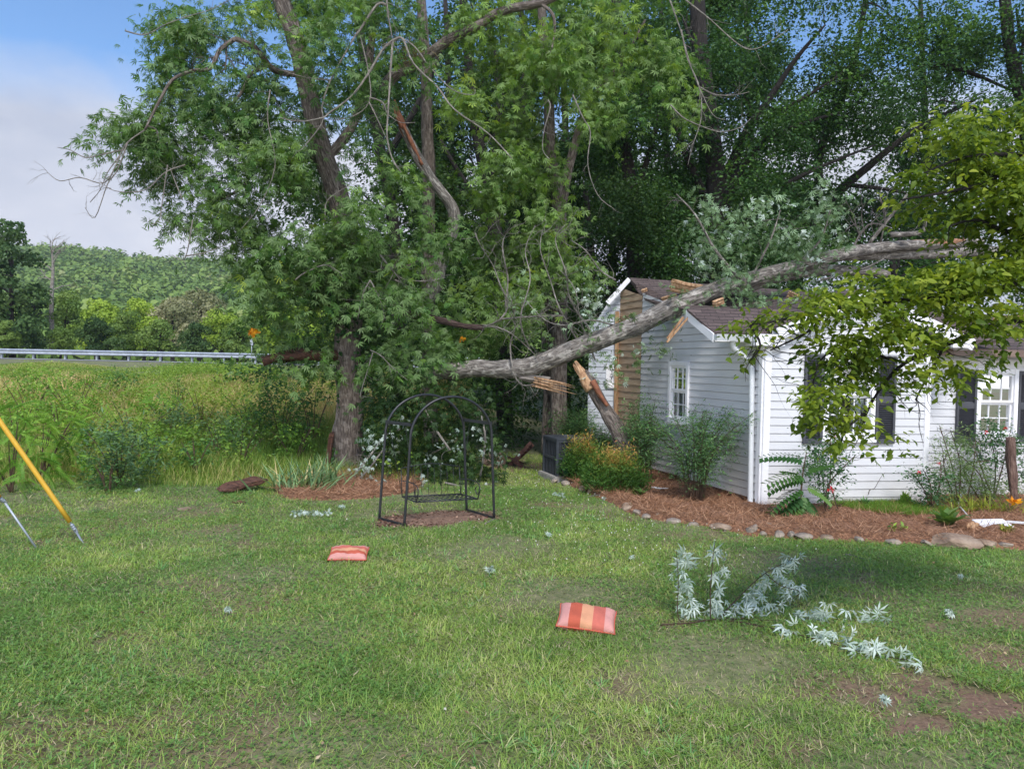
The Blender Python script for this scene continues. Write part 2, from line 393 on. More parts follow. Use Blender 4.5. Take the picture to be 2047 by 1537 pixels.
# bare earth: (centre px, centre py, rx m, ry m, strength)
BARE = [(G(1930, 1410), .70, .34, 1.0), (G(1840, 1370), .30, .26, .9), (G(2010, 1330), .45, .45, .9), (G(1985, 1180), .5, .35, .45), (G(2060, 1250), .5, .4, .7),
        (G(440, 1350), .25, .12, .4), (G(200, 1520), .3, .15, .5), (G(640, 1440), .2, .1, .5), (G(380, 1168), .3, .15, .4), (G(1230, 1340), .18, .12, .5),
        (G(890, 1500), .2, .1, .5), (G(380, 1018), .25, .12, .6), (G(1060, 935), 1.2, .7, .75), (G(1210, 1470), .25, .12, .5), (G(60, 1480), .3, .16, .45), (G(1640, 1090), .6, .12, .3), (G(560, 1180), .3, .1, .4)]
def bare(x, y):
    b = np.zeros(np.shape(x))
    wob = .25 * np.sin(x * 7.3 + y * 3.1) + .2 * np.sin(y * 9.7 - x * 4.3)
    for p, rx, ry, s in BARE:
        d = np.sqrt(((x - p.x) / rx) ** 2 + ((y - p.y) / ry) ** 2) + wob + .9 * (vnoise(x, y, 5, 51) - .5) + .7 * (vnoise(x, y, 13, 52) - .5)
        b = np.maximum(b, s * sst(1.15, .65, d))
    pz = vnoise(x, y, 1.5, 61) * .55 + vnoise(x, y, 4.5, 62) * .3 + vnoise(x, y, 14, 63) * .15
    b = np.maximum(b, .62 * sst(.60, .74, pz) * (np.asarray(y) < 11))
    return b
def swingdirt(x, y):
    u = (swC_ - swB).normalized(); v = Vector((-u.y, u.x, 0))
    a = (x - swc.x) * u.x + (y - swc.y) * u.y; b = (x - swc.x) * v.x + (y - swc.y) * v.y
    return sst(1.15, .9, np.sqrt((a / .80) ** 2 + (b / .42) ** 2) + .07 * np.sin(9 * x) + .07 * np.sin(11 * y))
# one sheet, fine near the camera, coarse far away
def axis(lims):
    o = []
    for a, b, st in lims: o += list(np.arange(a, b, st))
    return np.array(o + [lims[-1][1]])
gx = axis([(-720, -60, 60), (-60, -12, 2), (-12, -6, .5), (-6, 8, .12), (8, 14, .5), (14, 60, 2), (60, 720, 60)])
gy = axis([(-60, 0, 6), (0, 3, .5), (3, 13, .12), (13, 24, .35), (24, 80, 1.5), (80, 760, 40)])
XX, YY = np.meshgrid(gx, gy); Z = H(XX, YY)
near = (YY > 3) & (YY < 12) & (np.abs(XX) < 8)
Z = Z + near * (.012 * np.sin(XX * 2.1 + YY) + .010 * np.sin(YY * 3.3 - XX * 1.7))
BR = np.maximum(bare(XX, YY), swingdirt(XX, YY)); 
lawnm, t, b = mat('lawn soil and thatch')
v = coords(t, 'Object'); nA = noise(t, v, 1.3, 6); nB = noise(t, v, 14, 8, .7)
at = N(t, 'ShaderNodeAttribute', attribute_name='bare')
thatch = ramp(t, nB, [(.3, (.08, .10, .035)), (.5, (.17, .18, .075)), (.62, (.25, .22, .12)), (.75, (.36, .28, .19))])
thatch = mixc(t, ramp(t, nA, [(.4, (0, 0, 0)), (.7, (.6,) * 3)]), thatch, (.075, .085, .03))
dirt = ramp(t, noise(t, v, 30, 8, .75), [(.3, (.10, .055, .036)), (.55, (.21, .125, .082)), (.75, (.32, .215, .15))])
c = mixc(t, at.outputs['Fac'], thatch, dirt); t.links.new(c, b.inputs['Base Color']); b.inputs['Roughness'].default_value = .95
bump(t, b, nB, .8, .03)
me = bpy.data.meshes.new('ground'); ny, nx = XX.shape
me.vertices.add(nx * ny); me.vertices.foreach_set('co', np.stack([XX, YY, Z], -1).astype(np.float32).ravel())
ii = (np.arange(ny - 1)[:, None] * nx + np.arange(nx - 1)[None, :]).ravel()
L = np.stack([ii, ii + 1, ii + nx + 1, ii + nx], -1).ravel()
me.loops.add(len(L)); me.loops.foreach_set('vertex_index', L.astype(np.int32)); me.polygons.add(len(ii)); me.polygons.foreach_set('loop_start', (np.arange(len(ii)) * 4).astype(np.int32))
me.polygons.foreach_set('use_smooth', np.ones(len(ii), bool)); me.update(calc_edges=True)
a = me.attributes.new('bare', 'FLOAT', 'POINT'); a.data.foreach_set('value', BR.astype(np.float32).ravel())
me.materials.append(lawnm); top('ground', me, kind='structure')
# ------------------------------------------------------------------ mulch beds
MULCH = surf('red pine straw mulch', [(.3, (.075, .032, .017)), (.5, (.21, .098, .050)), (.72, (.42, .23, .13))], 34, .95, .9, 'Object', (1, 1, 1), dist=.03, detail=9)
def bedmesh(name, poly, h, edge=.18, step=.09):
    xs = [p.x for p in poly]; ys = [p.y for p in poly]
    X, Y = np.meshgrid(np.arange(min(xs), max(xs), step), np.arange(min(ys), max(ys), step))
    dist = np.full(X.shape, 1e9); n = len(poly)
    for i in range(n):
        a = np.array([poly[i].x, poly[i].y]); bb = np.array([poly[(i + 1) % n].x, poly[(i + 1) % n].y]); ab = bb - a
        tt = np.clip(((X - a[0]) * ab[0] + (Y - a[1]) * ab[1]) / (ab @ ab), 0, 1)
        dist = np.minimum(dist, np.hypot(X - a[0] - tt * ab[0], Y - a[1] - tt * ab[1]))
    ins = inpoly(X, Y, poly); sd = np.where(ins, dist, -dist)
    Zb = -.03 + (h + .03) * sst(-.06, edge, sd) + .02 * np.sin(X * 6 + Y * 3) * sst(0, .3, sd) + .012 * np.sin(X * 17 - Y * 13)
    ny, nx = X.shape; V = np.stack([X, Y, Zb], -1).reshape(-1, 3)
    keep = (sd > -.1); k = keep[:-1, :-1] & keep[1:, 1:] & keep[:-1, 1:] & keep[1:, :-1]
    i0 = (np.arange(ny - 1)[:, None] * nx + np.arange(nx - 1)[None, :])[k]
    me = bpy.data.meshes.new(name); me.from_pydata(V.tolist(), [], np.stack([i0, i0 + 1, i0 + nx + 1, i0 + nx], -1).tolist())
    bm = bmesh.new(); bm.from_mesh(me); bmesh.ops.delete(bm, geom=[v for v in bm.verts if not v.link_faces], context='VERTS'); bm.to_mesh(me); bm.free()
    for p in me.polygons: p.use_smooth = True
    me.materials.append(MULCH); return me
top('mulch_bed', bedmesh('mulch_bed', BED, .10), kind='structure')
top('mulch_bed', bedmesh('mulch_bed_tree', TBED, .06), kind='structure')
STRAW = leafmat('pine straw', [(0, (.12, .05, .026)), (.5, (.30, .15, .08)), (1, (.52, .32, .20))], trans=.05, rough=.8)
def scatter(n, x0, x1, y0, y1, fn):
    x = rng.uniform(x0, x1, n); y = rng.uniform(y0, y1, n); k = rng.random(n) < fn(x, y); return x[k], y[k]
def strawmesh(n, poly, zz, tilt=.25):
    xs = [p.x for p in poly]; ys = [p.y for p in poly]
    x, y = scatter(n, min(xs), min(max(xs), 9), min(ys), max(ys), lambda x, y: inpoly(x, y, poly).astype(float))
    m_ = len(x); th = rng.random(m_) * 6.28; A = np.stack([np.cos(th), np.sin(th), rng.normal(0, tilt, m_)], -1)
    Nn = np.tile([0, 0, 1.], (m_, 1)) + rng.normal(0, .4, (m_, 3))
    return place('pine_straw', np.stack([x, y, np.full(m_, zz) + rng.random(m_) * .02], -1), A, Nn, rng.uniform(.08, .2, m_), BLADE, STRAW, None, rng.uniform(.003, .007, m_))
top('pine_straw', strawmesh(60000, BED, .10), kind='stuff'); top('pine_straw', strawmesh(9000, TBED, .06), kind='stuff')
def dirtfn(x, y): return swingdirt(x, y) * .8
x, y = scatter(9000, swc.x - 1.2, swc.x + 1.2, swc.y - .8, swc.y + .8, dirtfn); m_ = len(x); th = rng.random(m_) * 6.28
CHIP = leafmat('bark chips', [(0, (.05, .022, .014)), (.6, (.15, .075, .05)), (1, (.36, .24, .17))], trans=.0, rough=.9)
top('bark_chips', place('bark_chips', np.stack([x, y, rng.random(m_) * .015 + .004], -1), np.stack([np.cos(th), np.sin(th), rng.normal(0, .25, m_)], -1), rng.normal(0, .4, (m_, 3)) + [0, 0, 1], rng.uniform(.015, .05, m_), SIMPLE, CHIP), kind='stuff')
# ------------------------------------------------------------------ lawn grass
GRASS = leafmat('lawn grass', [(0, (0.108, 0.209, 0.050)), (.35, (0.194, 0.319, 0.075)), (.7, (0.313, 0.429, 0.100)), (.9, (0.410, 0.484, 0.140)), (1, (0.562, 0.506, 0.290))], trans=.35, rough=.5)
CLOVER = leafmat('clover', [(0, (.08, .18, .04)), (1, (.19, .33, .08))], trans=.3)
def patch(x, y):   # tufty pattern
    return .5 + .25 * np.sin(x * 1.9 + 1.3 * np.sin(y * 1.1)) + .25 * np.sin(y * 2.3 + 1.7 * np.sin(x * 1.4 + 2))
def lawnok(x, y):
    k = ~inpoly(x, y, BED) & ~inpoly(x, y, TBED)
    lim = 11.2 + .12 * (x + 9) + .35 * np.sin(x * 1.7)
    k &= (y < lim + 1.0) | (x > -1.8)
    k &= np.abs(x) < (.74 * y + 1.5)
    return k * (1 - .97 * bare(x, y)) * (1 - swingdirt(x, y))
def grassfield(n, y0, y1, hmin, hmax, wmin, wmax, m, tuft=1.0, name='lawn_grass'):
    x, y = scatter(int(n * 1.25), -.74 * y1 - 1.5, .74 * y1 + 1.5, y0, y1, lambda x, y: lawnok(x, y) * (.5 + .5 * sst(.25, .6, vnoise(x, y, 2.2, 3) * .6 + vnoise(x, y, 6, 5) * .4) ) )
    m_ = len(x); hn = vnoise(x, y, 1.4, 9) * .6 + vnoise(x, y, 5, 2) * .4
    h = (hmin + (hmax - hmin) * rng.random(m_) ** 2.2) * (.5 + 1.0 * hn)
    flow = vnoise(x, y, 3.5, 11) * 9 + rng.normal(0, 1.9, m_); lean = rng.uniform(.3, 2.0, m_)
    A = np.stack([np.cos(flow) * lean, np.sin(flow) * lean, np.ones(m_)], -1)
    Nn = -np.stack([np.cos(flow), np.sin(flow), -lean], -1) * -1
    dry = vnoise(x, y, 1.1, 21) * .5 + vnoise(x, y, 4, 4) * .3 + vnoise(x, y, 12, 8) * .2
    rr = np.clip(.42 + 1.15 * (dry - .47) + .3 * (vnoise(x, y, .45, 77) - .5) + rng.normal(0, .17, m_), 0, .95); rr = np.where(rng.random(m_) < .035, 1, rr)
    z = H(x, y)
    return place(name, np.stack([x, y, z], -1), A, Nn, h, BLADE, m, rr, rng.uniform(wmin, wmax, m_))
top('lawn_grass', grassfield(270000, 3.2, 6.2, .022, .092, .003, .007, GRASS), kind='stuff')
top('lawn_grass', grassfield(300000, 6.2, 9.5, .022, .085, .004, .009, GRASS), kind='stuff')
top('lawn_grass', grassfield(260000, 9.5, 16.5, .03, .10, .006, .011, GRASS), kind='stuff')
# short dead thatch lying between the blades
THA = leafmat('lawn thatch', [(0, (.09, .12, .05)), (.45, (.20, .21, .10)), (.8, (.36, .31, .19)), (1, (.46, .38, .26))], trans=.1, rough=.8)
x, y = scatter(230000, -8, 9.5, 3.2, 11.5, lambda x, y: lawnok(x, y) ** .3 * .9 * (1 - .6 * sst(7, 11, y))); m_ = len(x); th = rng.random(m_) * 6.28
top('thatch', place('thatch', np.stack([x, y, rng.uniform(.003, .018, m_)], -1), np.stack([np.cos(th), np.sin(th), rng.uniform(0, .5, m_)], -1), rng.normal(0, .4, (m_, 3)) + [0, 0, 1], rng.uniform(.02, .06, m_), BLADE, THA, None, rng.uniform(.0025, .006, m_)), kind='stuff')
# coarse crabgrass tufts
CRAB = leafmat('coarse grass tuft', [(0, (0.105, 0.248, 0.080)), (.5, (0.189, 0.378, 0.120)), (.9, (0.294, 0.486, 0.150)), (1, (0.504, 0.497, 0.260))], trans=.3)
x, y = scatter(5200, -8, 9, 3.2, 11.5, lambda x, y: lawnok(x, y) * sst(.35, .7, vnoise(x, y, 1.2, 71) * .6 + vnoise(x, y, 3, 72) * .4)); n_ = len(x); K_ = 13
th = rng.random((n_, K_)) * 6.28; le = rng.uniform(.5, 2.6, (n_, K_)); tz = rng.random((n_, 1)); pos = np.stack([x[:, None] + np.cos(th) * .012, y[:, None] + np.sin(th) * .012, np.zeros((n_, K_))], -1)
ln_ = (rng.uniform(.045, .11, (n_, K_)) * (.6 + .7 * rng.random((n_, 1)))).ravel()
top('grass_tufts', place('grass_tufts', pos.reshape(-1, 3), np.stack([np.cos(th) * le, np.sin(th) * le, np.ones_like(th)], -1).reshape(-1, 3), np.stack([np.cos(th), np.sin(th), -le], -1).reshape(-1, 3), ln_, BLADE, CRAB, np.clip(tz + rng.normal(0, .15, (n_, K_)), 0, 1).ravel(), rng.uniform(.005, .010, n_ * K_)), kind='stuff')
# clover leaves and small weeds low between the blades
TRI = lobes((-120, 0, 120), (.9, .9, .9), .42, .1)
x, y = scatter(260000, -6, 9, 3.2, 12, lambda x, y: lawnok(x, y) * sst(.35, .75, vnoise(x, y, .8, 31) * .7 + vnoise(x, y, 4, 33) * .3)); m_ = len(x)
top('clover', place('clover', np.stack([x, y, rng.uniform(.015, .05, m_)], -1), rng.normal(0, 1, (m_, 3)) * [1, 1, .25], rng.normal(0, .3, (m_, 3)) + [0, 0, 1], rng.uniform(.008, .017, m_), TRI, CLOVER), kind='stuff')
LIT = leafmat('dead leaf bits', [(0, (.09, .05, .03)), (.5, (.25, .16, .09)), (.85, (.42, .32, .2)), (1, (.5, .5, .44))], trans=.05, rough=.9)
x, y = scatter(2600, -8, 10, 3.2, 15, lambda x, y: (~inpoly(x, y, BED)) * np.ones(x.shape) * (.3 + .7 * bare(x, y))); m_ = len(x); th = rng.random(m_) * 6.28
top('leaf_litter', place('leaf_litter', np.stack([x, y, rng.uniform(.012, .045, m_)], -1), np.stack([np.cos(th), np.sin(th), rng.normal(0, .3, m_)], -1), rng.normal(0, .5, (m_, 3)) + [0, 0, 1], rng.uniform(.012, .04, m_), SIMPLE, LIT), kind='stuff')
# white clover flowers right of the swing
FLW = leafmat('clover flower', [(0, (.55, .55, .5)), (1, (.8, .8, .74))], trans=.1)
x, y = scatter(1100, -1, 5, 6, 15, lambda x, y: lawnok(x, y) * sst(2.6, .5, np.hypot((x - 1.5) / 1.2, (y - 11) / 2.2))); m_ = len(x)
BALL = (np.array([(math.cos(a) * r, z, math.sin(a) * r) for z, r in ((-.5, .3), (0, .5), (.5, .3)) for a in (0, 1.26, 2.51, 3.77, 5.03)]),
        [tuple(r * 5 + i for i in q) for r in (0,) for q in ()] + [(r * 5 + k, r * 5 + (k + 1) % 5, (r + 1) * 5 + (k + 1) % 5, (r + 1) * 5 + k) for r in (0, 1) for k in range(5)] + [(4, 3, 2, 1, 0), (10, 11, 12, 13, 14)])
top('clover_flowers', place('clover_flowers', np.stack([x, y, rng.uniform(.05, .1, m_)], -1), rng.normal(0, .2, (m_, 3)) + [0, 0, 1], rng.normal(0, 1, (m_, 3)), rng.uniform(.009, .014, m_), BALL, FLW), kind='stuff')
# ------------------------------------------------------------------ field of tall weeds
DRY = leafmat('dry field grass', [(0, (.11, .22, .03)), (.35, (.25, .34, .07)), (.62, (.46, .39, .17)), (1, (.68, .52, .30))], trans=.3, rough=.7)
GREENW = leafmat('green field weeds', [(0, (.08, .17, .02)), (.5, (.19, .31, .045)), (1, (.36, .44, .09))], trans=.3)
def fieldok(x, y):
    lim = 11.2 + .12 * (x + 9) + .35 * np.sin(x * 1.7)
    return ((y > lim) & (x < -1.6 - .0 * y) & (x > -.74 * y - 2)) * 1.0
def fieldgrass(n, y0, y1, h0, h1, w0, w1, name):
    x, y = scatter(int(n * 1.1), -.74 * y1 - 2, -1.5, y0, y1, fieldok); m_ = len(x)
    pa = vnoise(x, y, .35, 41) * .6 + vnoise(x, y, 1.3, 42) * .4
    h = rng.uniform(h0, h1, m_) * (.5 + .8 * pa) * (.35 + .65 * sst(0, 1.2, y - (11.2 + .12 * (x + 9))))
    h *= 1 - .8 * sst(22, 31, y)
    th = rng.random(m_) * 6.28; lean = rng.uniform(.05, .6, m_)
    A = np.stack([np.cos(th) * lean, np.sin(th) * lean, np.ones(m_)], -1); Nn = np.stack([np.cos(th), np.sin(th), -lean], -1)
    rr = np.clip(-.08 + .75 * pa + .42 * sst(16, 21, y) * sst(31, 25, y) + rng.normal(0, .2, m_), 0, 1)
    return place(name, np.stack([x, y, H(x, y)], -1), A, Nn, h, BLADE, DRY, rr, rng.uniform(w0, w1, m_))
top('tall_grass', fieldgrass(80000, 10.5, 18, .15, .6, .006, .014, 'tall_grass'), kind='stuff')
top('tall_grass', fieldgrass(150000, 18, 35, .2, .6, .012, .03, 'tall_grass'), kind='stuff')
x, y = scatter(22000, -24, -1.6, 11.5, 34, lambda x, y: fieldok(x, y) * sst(.45, .7, vnoise(x, y, .3, 61) * .6 + vnoise(x, y, 1, 62) * .4)); n_ = len(x)
Bp = np.stack([x, y, H(x, y) + rng.uniform(.05, .5, n_) * (1 - .85 * sst(22, 31, y))], -1); Dd = unit(rng.normal(0, .5, (n_, 3)) + [0, 0, 1])
C, A, Nn, Sz, rr = sprays(Bp, Dd, 9, .30, .2, .075, crnd=np.clip(vnoise(x, y, .5, 99) + rng.normal(0, .15, n_), 0, 1))
top('weeds', place('weeds', C, A, Nn, Sz, SIMPLE, GREENW, rr), kind='stuff')
# ------------------------------------------------------------------ road, guardrail
ASPH = surf('worn asphalt', [(.3, (.17, .17, .18)), (.7, (.27, .27, .28))], 6, .9, .2)
sb = SB(); xs = np.linspace(-60, 40, 60)
for i in range(59): sb.poly([(xs[i], 37.5, 1.735), (xs[i + 1], 37.5, 1.735), (xs[i + 1], 44.5, 1.735), (xs[i], 44.5, 1.735)])
top('road', sb.mesh('road', ASPH), kind='structure')
LINE = surf('white road paint', [(.3, (.6, .6, .58)), (.7, (.75, .75, .72))], 12, .7, 0)
sb = SB(); sb.poly([(-60, 38.0, 1.74), (40, 38.0, 1.74), (40, 38.14, 1.74), (-60, 38.14, 1.74)]); top('edge_line', sb.mesh('edge_line', LINE), kind='structure')
STEEL = surf('galvanised steel', [(.3, (.26, .29, .34)), (.7, (.42, .46, .52))], 3, .45, .05, metal=.35)
gr = thing('guardrail', 'long galvanised steel guardrail along the far side of the road', 'guardrail', (-14, 46, 1.72))
def railz(x): return 1.72 + .002 * (x + 20)
sb = SB(); prof = [(0, .28), (-.06, .33), (0, .40), (0, .46), (-.06, .53), (0, .60)]
x0, x1 = -48, 0.4
for i in range(len(prof) - 1):
    (d0, z0), (d1, z1) = prof[i], prof[i + 1]
    sb.poly([(x0, 46 + d0, railz(x0) + z0), (x1, 46 + d0, railz(x1) + z0), (x1, 46 + d1, railz(x1) + z1), (x0, 46 + d1, railz(x0) + z1)], (0, .006, 0))
part('rail', sb.mesh('rail', STEEL), gr)
for i in range(25):
    sb = SB(); xx = -47 + i * 1.95; sb.box((xx, 46.16, railz(xx) + .27), (.10, .15, .66), bevel=.01); part('post', sb.mesh('post', STEEL), gr)
mk = thing('road_marker', 'thin grey marker post at the near road edge left of the tree', 'marker post', Q(503, 728, 36.5))
tb = TB(); tb.tube([Q(503, 732, 36.5), Q(503, 690, 36.5)], .02, 6); part('pole', tb.mesh('pole', STEEL), mk)
sb = SB(); sb.box(Q(503, 684, 36.5), (.15, .02, .3), bevel=.005); part('sign_plate', sb.mesh('sign_plate', STEEL), mk)
# ------------------------------------------------------------------ hill with its woods
gxh = np.linspace(-700, 500, 90); gyh = np.linspace(120, 760, 50)
def HH(x, y): return (-2 + 50 * sst(140, 480, y - .08 * x) * (1 - .5 * sst(-40, 250, x)) * (1 + .06 * np.sin(x * .02 + 1) + .03 * np.sin(x * .07)))
XX, YY = np.meshgrid(gxh, gyh)
HILLM = surf('wooded slope floor', [(.3, (.02, .035, .01)), (.7, (.05, .08, .025))], .2, .9, 0)
me = bpy.data.meshes.new('hill'); ny, nx = XX.shape; ii = (np.arange(ny - 1)[:, None] * nx + np.arange(nx - 1)[None, :]).ravel()
me.from_pydata(np.stack([XX, YY, HH(XX, YY)], -1).reshape(-1, 3).tolist(), [], np.stack([ii, ii + 1, ii + nx + 1, ii + nx], -1).tolist())
me.materials.append(HILLM); top('hill', me, kind='structure')
HLEAF = leafmat('hillside foliage', [(0, (.06, .12, .03)), (.4, (.12, .20, .045)), (.75, (.19, .28, .06)), (1, (.28, .31, .13))], trans=.2, rough=.7)
n = 3000; y = 125 + 390 * rng.random(n) ** .8; x = rng.uniform(-.78, .05, n) * y
hc = []; z = HH(x, y); rad = rng.uniform(3.6, 7.5, n)
tone = np.clip(.30 + .35 * vnoise(x, y, .018, 5) + rng.normal(0, .16, n), 0, 1)
for i_ in range(n): hc.append(((x[i_], y[i_], z[i_] + rad[i_] * .7), (rad[i_], rad[i_], rad[i_] * 1.15), tone[i_]))
top('hillside_woods', domes('hillside_woods', None, hc, HLEAF, 230, rad * .23), kind='stuff')
# ------------------------------------------------------------------ trees beyond the road
FAR = {k: leafmat('far foliage ' + k, s, trans=.25, rough=.6) for k, s in {
    'bright': [(0, (.12, .20, .02)), (.5, (.24, .35, .04)), (1, (.38, .46, .08))],
    'mid': [(0, (.06, .12, .02)), (.5, (.13, .21, .045)), (1, (.22, .31, .08))],
    'dark': [(0, (.02, .05, .015)), (.5, (.05, .10, .03)), (1, (.11, .17, .045))],
    'olive': [(0, (.13, .15, .07)), (.5, (.23, .24, .12)), (1, (.33, .32, .19))]}.items()}
def fartree(px, ybase, ytop, Y, wpx, kind, label, group='trees beyond the guardrail', cat='tree', name='tree', trunkvis=False, per=1):
    base = Q(px, ybase, Y); base.z = min(base.z, float(H(base.x, Y)) if Y < 120 else base.z)
    tr = thing(name, label, cat, base, group)
    tb = TB(); topc = Q(px, ytop + .3 * (ybase - ytop), Y); r = S(wpx, Y) * .045
    mid = (base + topc) / 2 + Vector((random.uniform(-.3, .3), 0, 0)); tb.tube([base, mid, topc], [r, r * .7, r * .3], 7)
    for i in range(5):
        tb.grow(base.lerp(topc, .35 + .12 * i), (random.uniform(-1, 1), random.uniform(-.6, .6), .8), S(wpx, Y) * .35, r * .4, 0)
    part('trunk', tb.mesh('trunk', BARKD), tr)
    cl = []; h = ybase - ytop; nn = 16
    for i in range(nn):
        f = (i + .5) / nn; wv = math.sin(math.pi * (0.12 + .80 * f)) * .5 * wpx; rx = wpx * random.uniform(.16, .25)
        cl.append((Q(px + random.uniform(-1, 1) * wv * .8, ybase - h * (.05 + .83 * f), Y + random.uniform(-1, 1) * S(wpx, Y) * .3), (S(rx, Y), S(rx, Y), S(rx, Y) * random.uniform(.65, .95)), np.clip(.45 + random.gauss(0, .2), 0, 1)))
    domes('crown', tr, cl, FAR[kind], int(330 * per), S(wpx, Y) * .040, lumpf=5, jit=.45); return tr
FT = [(25, 710, 424, 50, 150, 'dark', 'tall dark tree at the left picture edge beyond the guardrail'),
      (10, 716, 640, 49, 60, 'mid', 'small conical bush at the foot of the tall dark tree'),
      (135, 705, 575, 56, 80, 'mid', 'mid green tree right beside the bare dead tree'),
      (70, 708, 560, 54, 80, 'dark', 'shaded low tree between the tall dark tree and the dead tree'),
      (195, 705, 602, 66, 110, 'bright', 'yellow-green rounded tree just right of the dead tree'),
      (200, 708, 640, 54, 90, 'dark', 'dark bush in front of the yellow-green rounded tree'),
      (255, 708, 625, 60, 80, 'mid', 'mid green bush in the middle of the row behind the guardrail'),
      (285, 700, 600, 76, 100, 'bright', 'light green tree with a tall rounded top mid row'),
      (320, 706, 640, 58, 80, 'mid', 'leafy bush just left of the dark round bush'),
      (345, 690, 600, 90, 110, 'olive', 'pale olive grey-green tree at the foot of the hill'),
      (400, 685, 580, 96, 110, 'olive', 'brownish olive tree next to the pale one below the hill'),
      (392, 710, 645, 56, 70, 'dark', 'dark round bush close behind the guardrail'),
      (440, 700, 628, 70, 90, 'bright', 'bright green tree right of the dark round bush'),
      (480, 708, 640, 60, 90, 'mid', 'green tree behind the right end of the guardrail'),
      (560, 705, 610, 64, 120, 'bright', 'sunlit yellow-green tree seen through the gap left of the big trunk'),
      (640, 708, 600, 60, 110, 'bright', 'sunlit bush glimpsed directly left of the big trunk'),
      (120, 708, 655, 52, 60, 'mid', 'low shrub behind the guardrail under the dead tree')]
for px, yb, yt, Y, wp, kd, lb in FT: fartree(px, yb, yt, Y, wp, kd, lb, per=2.2 if Y < 50 else 1)
dt = thing('dead_tree', 'bare pale dead tree standing left of the hill beyond the road', 'tree', Q(104, 705, 55))
tb = TB(); tb.tube([Q(104, 705, 55), Q(103, 600, 55), Q(106, 540, 55), Q(104, 500, 55)], [.2, .15, .1, .05], 6)
for (sx_, sy_, dx, dz) in ((104, 540, -.6, 1), (105, 530, .7, 1), (104, 515, -.4, 1), (104, 510, .5, 1), (104, 505, 0, 1), (103, 560, -.8, .6), (104, 580, .7, .7), (104,520,.8,.8)):
    tb.grow(Q(sx_, sy_, 55), (dx, 0, dz), 1.5, .05, 2, .6, .2)
part('trunk', tb.mesh('trunk', TWIG), dt)
# ================================================================== HOUSE
VINYL = surf('white vinyl siding', [(.25, (.545, .55, .57)), (.6, (.605, .61, .63))], 1.3, .45, 0, detail=8)
_t = VINYL.node_tree; _b = _t.nodes['Principled BSDF']; _v = coords(_t, 'Object'); _s = N(_t, 'ShaderNodeSeparateXYZ'); _t.links.new(_v, _s.inputs[0])
_m = N(_t, 'ShaderNodeMapRange'); _m.inputs['From Min'].default_value = .05; _m.inputs['From Max'].default_value = .75; _m.inputs['To Min'].default_value = .75; _m.inputs['To Max'].default_value = 0; _t.links.new(_s.outputs['Z'], _m.inputs['Value'])
_n = noise(_t, coords(_t, 'Object', (3, 3, .7)), 3.0, 8, .7); _p = N(_t, 'ShaderNodeMath', operation='MULTIPLY'); _t.links.new(_m.outputs[0], _p.inputs[0]); _t.links.new(_n, _p.inputs[1])
_c = _b.inputs['Base Color'].links[0].from_socket; _t.links.new(mixc(_t, _p.outputs[0], _c, (.50, .47, .42)), _b.inputs['Base Color'])
TRIM = surf('white trim', [(.3, (.76, .76, .79)), (.7, (.82, .82, .84))], 4, .4, 0)
GREYV = surf('grey vinyl siding', [(.3, (.42, .45, .50)), (.7, (.50, .53, .58))], 3, .5, 0)
SHEATH = surf('tan wall boards', [(.3, (.30, .20, .125)), (.5, (.42, .30, .20)), (.7, (.50, .38, .27))], 3, .85, .4, 'Object', (1, 1, 8), dist=.01)
SHUT = surf('charcoal shutter', [(.3, (.045, .047, .058)), (.7, (.065, .068, .082))], 5, .5, 0)
FOUND = surf('brick foundation', [(.3, (.10, .05, .04)), (.7, (.20, .12, .09))], 9, .9, .3)
DARKI = surf('dark interior', [(.3, (.012, .011, .011)), (.7, (.03, .028, .026))], 5, .9, 0)  # near-black colour standing for the unlit inside of the house
CURT = surf('white curtain', [(.3, (.45, .47, .48)), (.7, (.62, .64, .64))], 2, .9, 0)
GUTM = surf('aluminium gutter', [(.3, (.62, .65, .68)), (.7, (.72, .74, .77))], 5, .35, .05, metal=.15)
m_, t, b = mat('brown shingles'); SHING = m_
v = coords(t, 'Object'); s_ = N(t, 'ShaderNodeSeparateXYZ'); t.links.new(v, s_.inputs[0])
cmb = N(t, 'ShaderNodeCombineXYZ'); t.links.new(s_.outputs['X'], cmb.inputs['X']); t.links.new(s_.outputs['Z'], cmb.inputs['Y'])
bk = N(t, 'ShaderNodeTexBrick'); t.links.new(cmb.outputs[0], bk.inputs['Vector'])
bk.inputs['Scale'].default_value = 1; bk.inputs['Brick Width'].default_value = .22; bk.inputs['Row Height'].default_value = .052; bk.inputs['Mortar Size'].default_value = .005
bk.inputs['Color1'].default_value = (.075, .055, .052, 1); bk.inputs['Color2'].default_value = (.125, .095, .088, 1); bk.inputs['Mortar'].default_value = (.022, .017, .016, 1)
nn_ = noise(t, v, 25, 8, .7); cc_ = mixc(t, .6, bk.outputs['Color'], ramp(t, nn_, [(.3, (.35, .33, .33)), (.7, (1.5, 1.4, 1.35))]), 'MULTIPLY')
t.links.new(cc_, b.inputs['Base Color']); b.inputs['Roughness'].default_value = .95; bump(t, b, bk.outputs['Fac'], -.5, .012)
m_, t, b = mat('window glass'); GLASS = m_
b.inputs['Base Color'].default_value = (.9, .95, .95, 1); b.inputs['Roughness'].default_value = .02
tp = N(t, 'ShaderNodeBsdfTransparent'); gl = N(t, 'ShaderNodeBsdfGlossy', Roughness=.02); fr = N(t, 'ShaderNodeFresnel', IOR=1.5)
ad_ = N(t, 'ShaderNodeMath', operation='MULTIPLY_ADD'); ad_.inputs[1].default_value = 1.6; ad_.inputs[2].default_value = .06; t.links.new(fr.outputs[0], ad_.inputs[0])
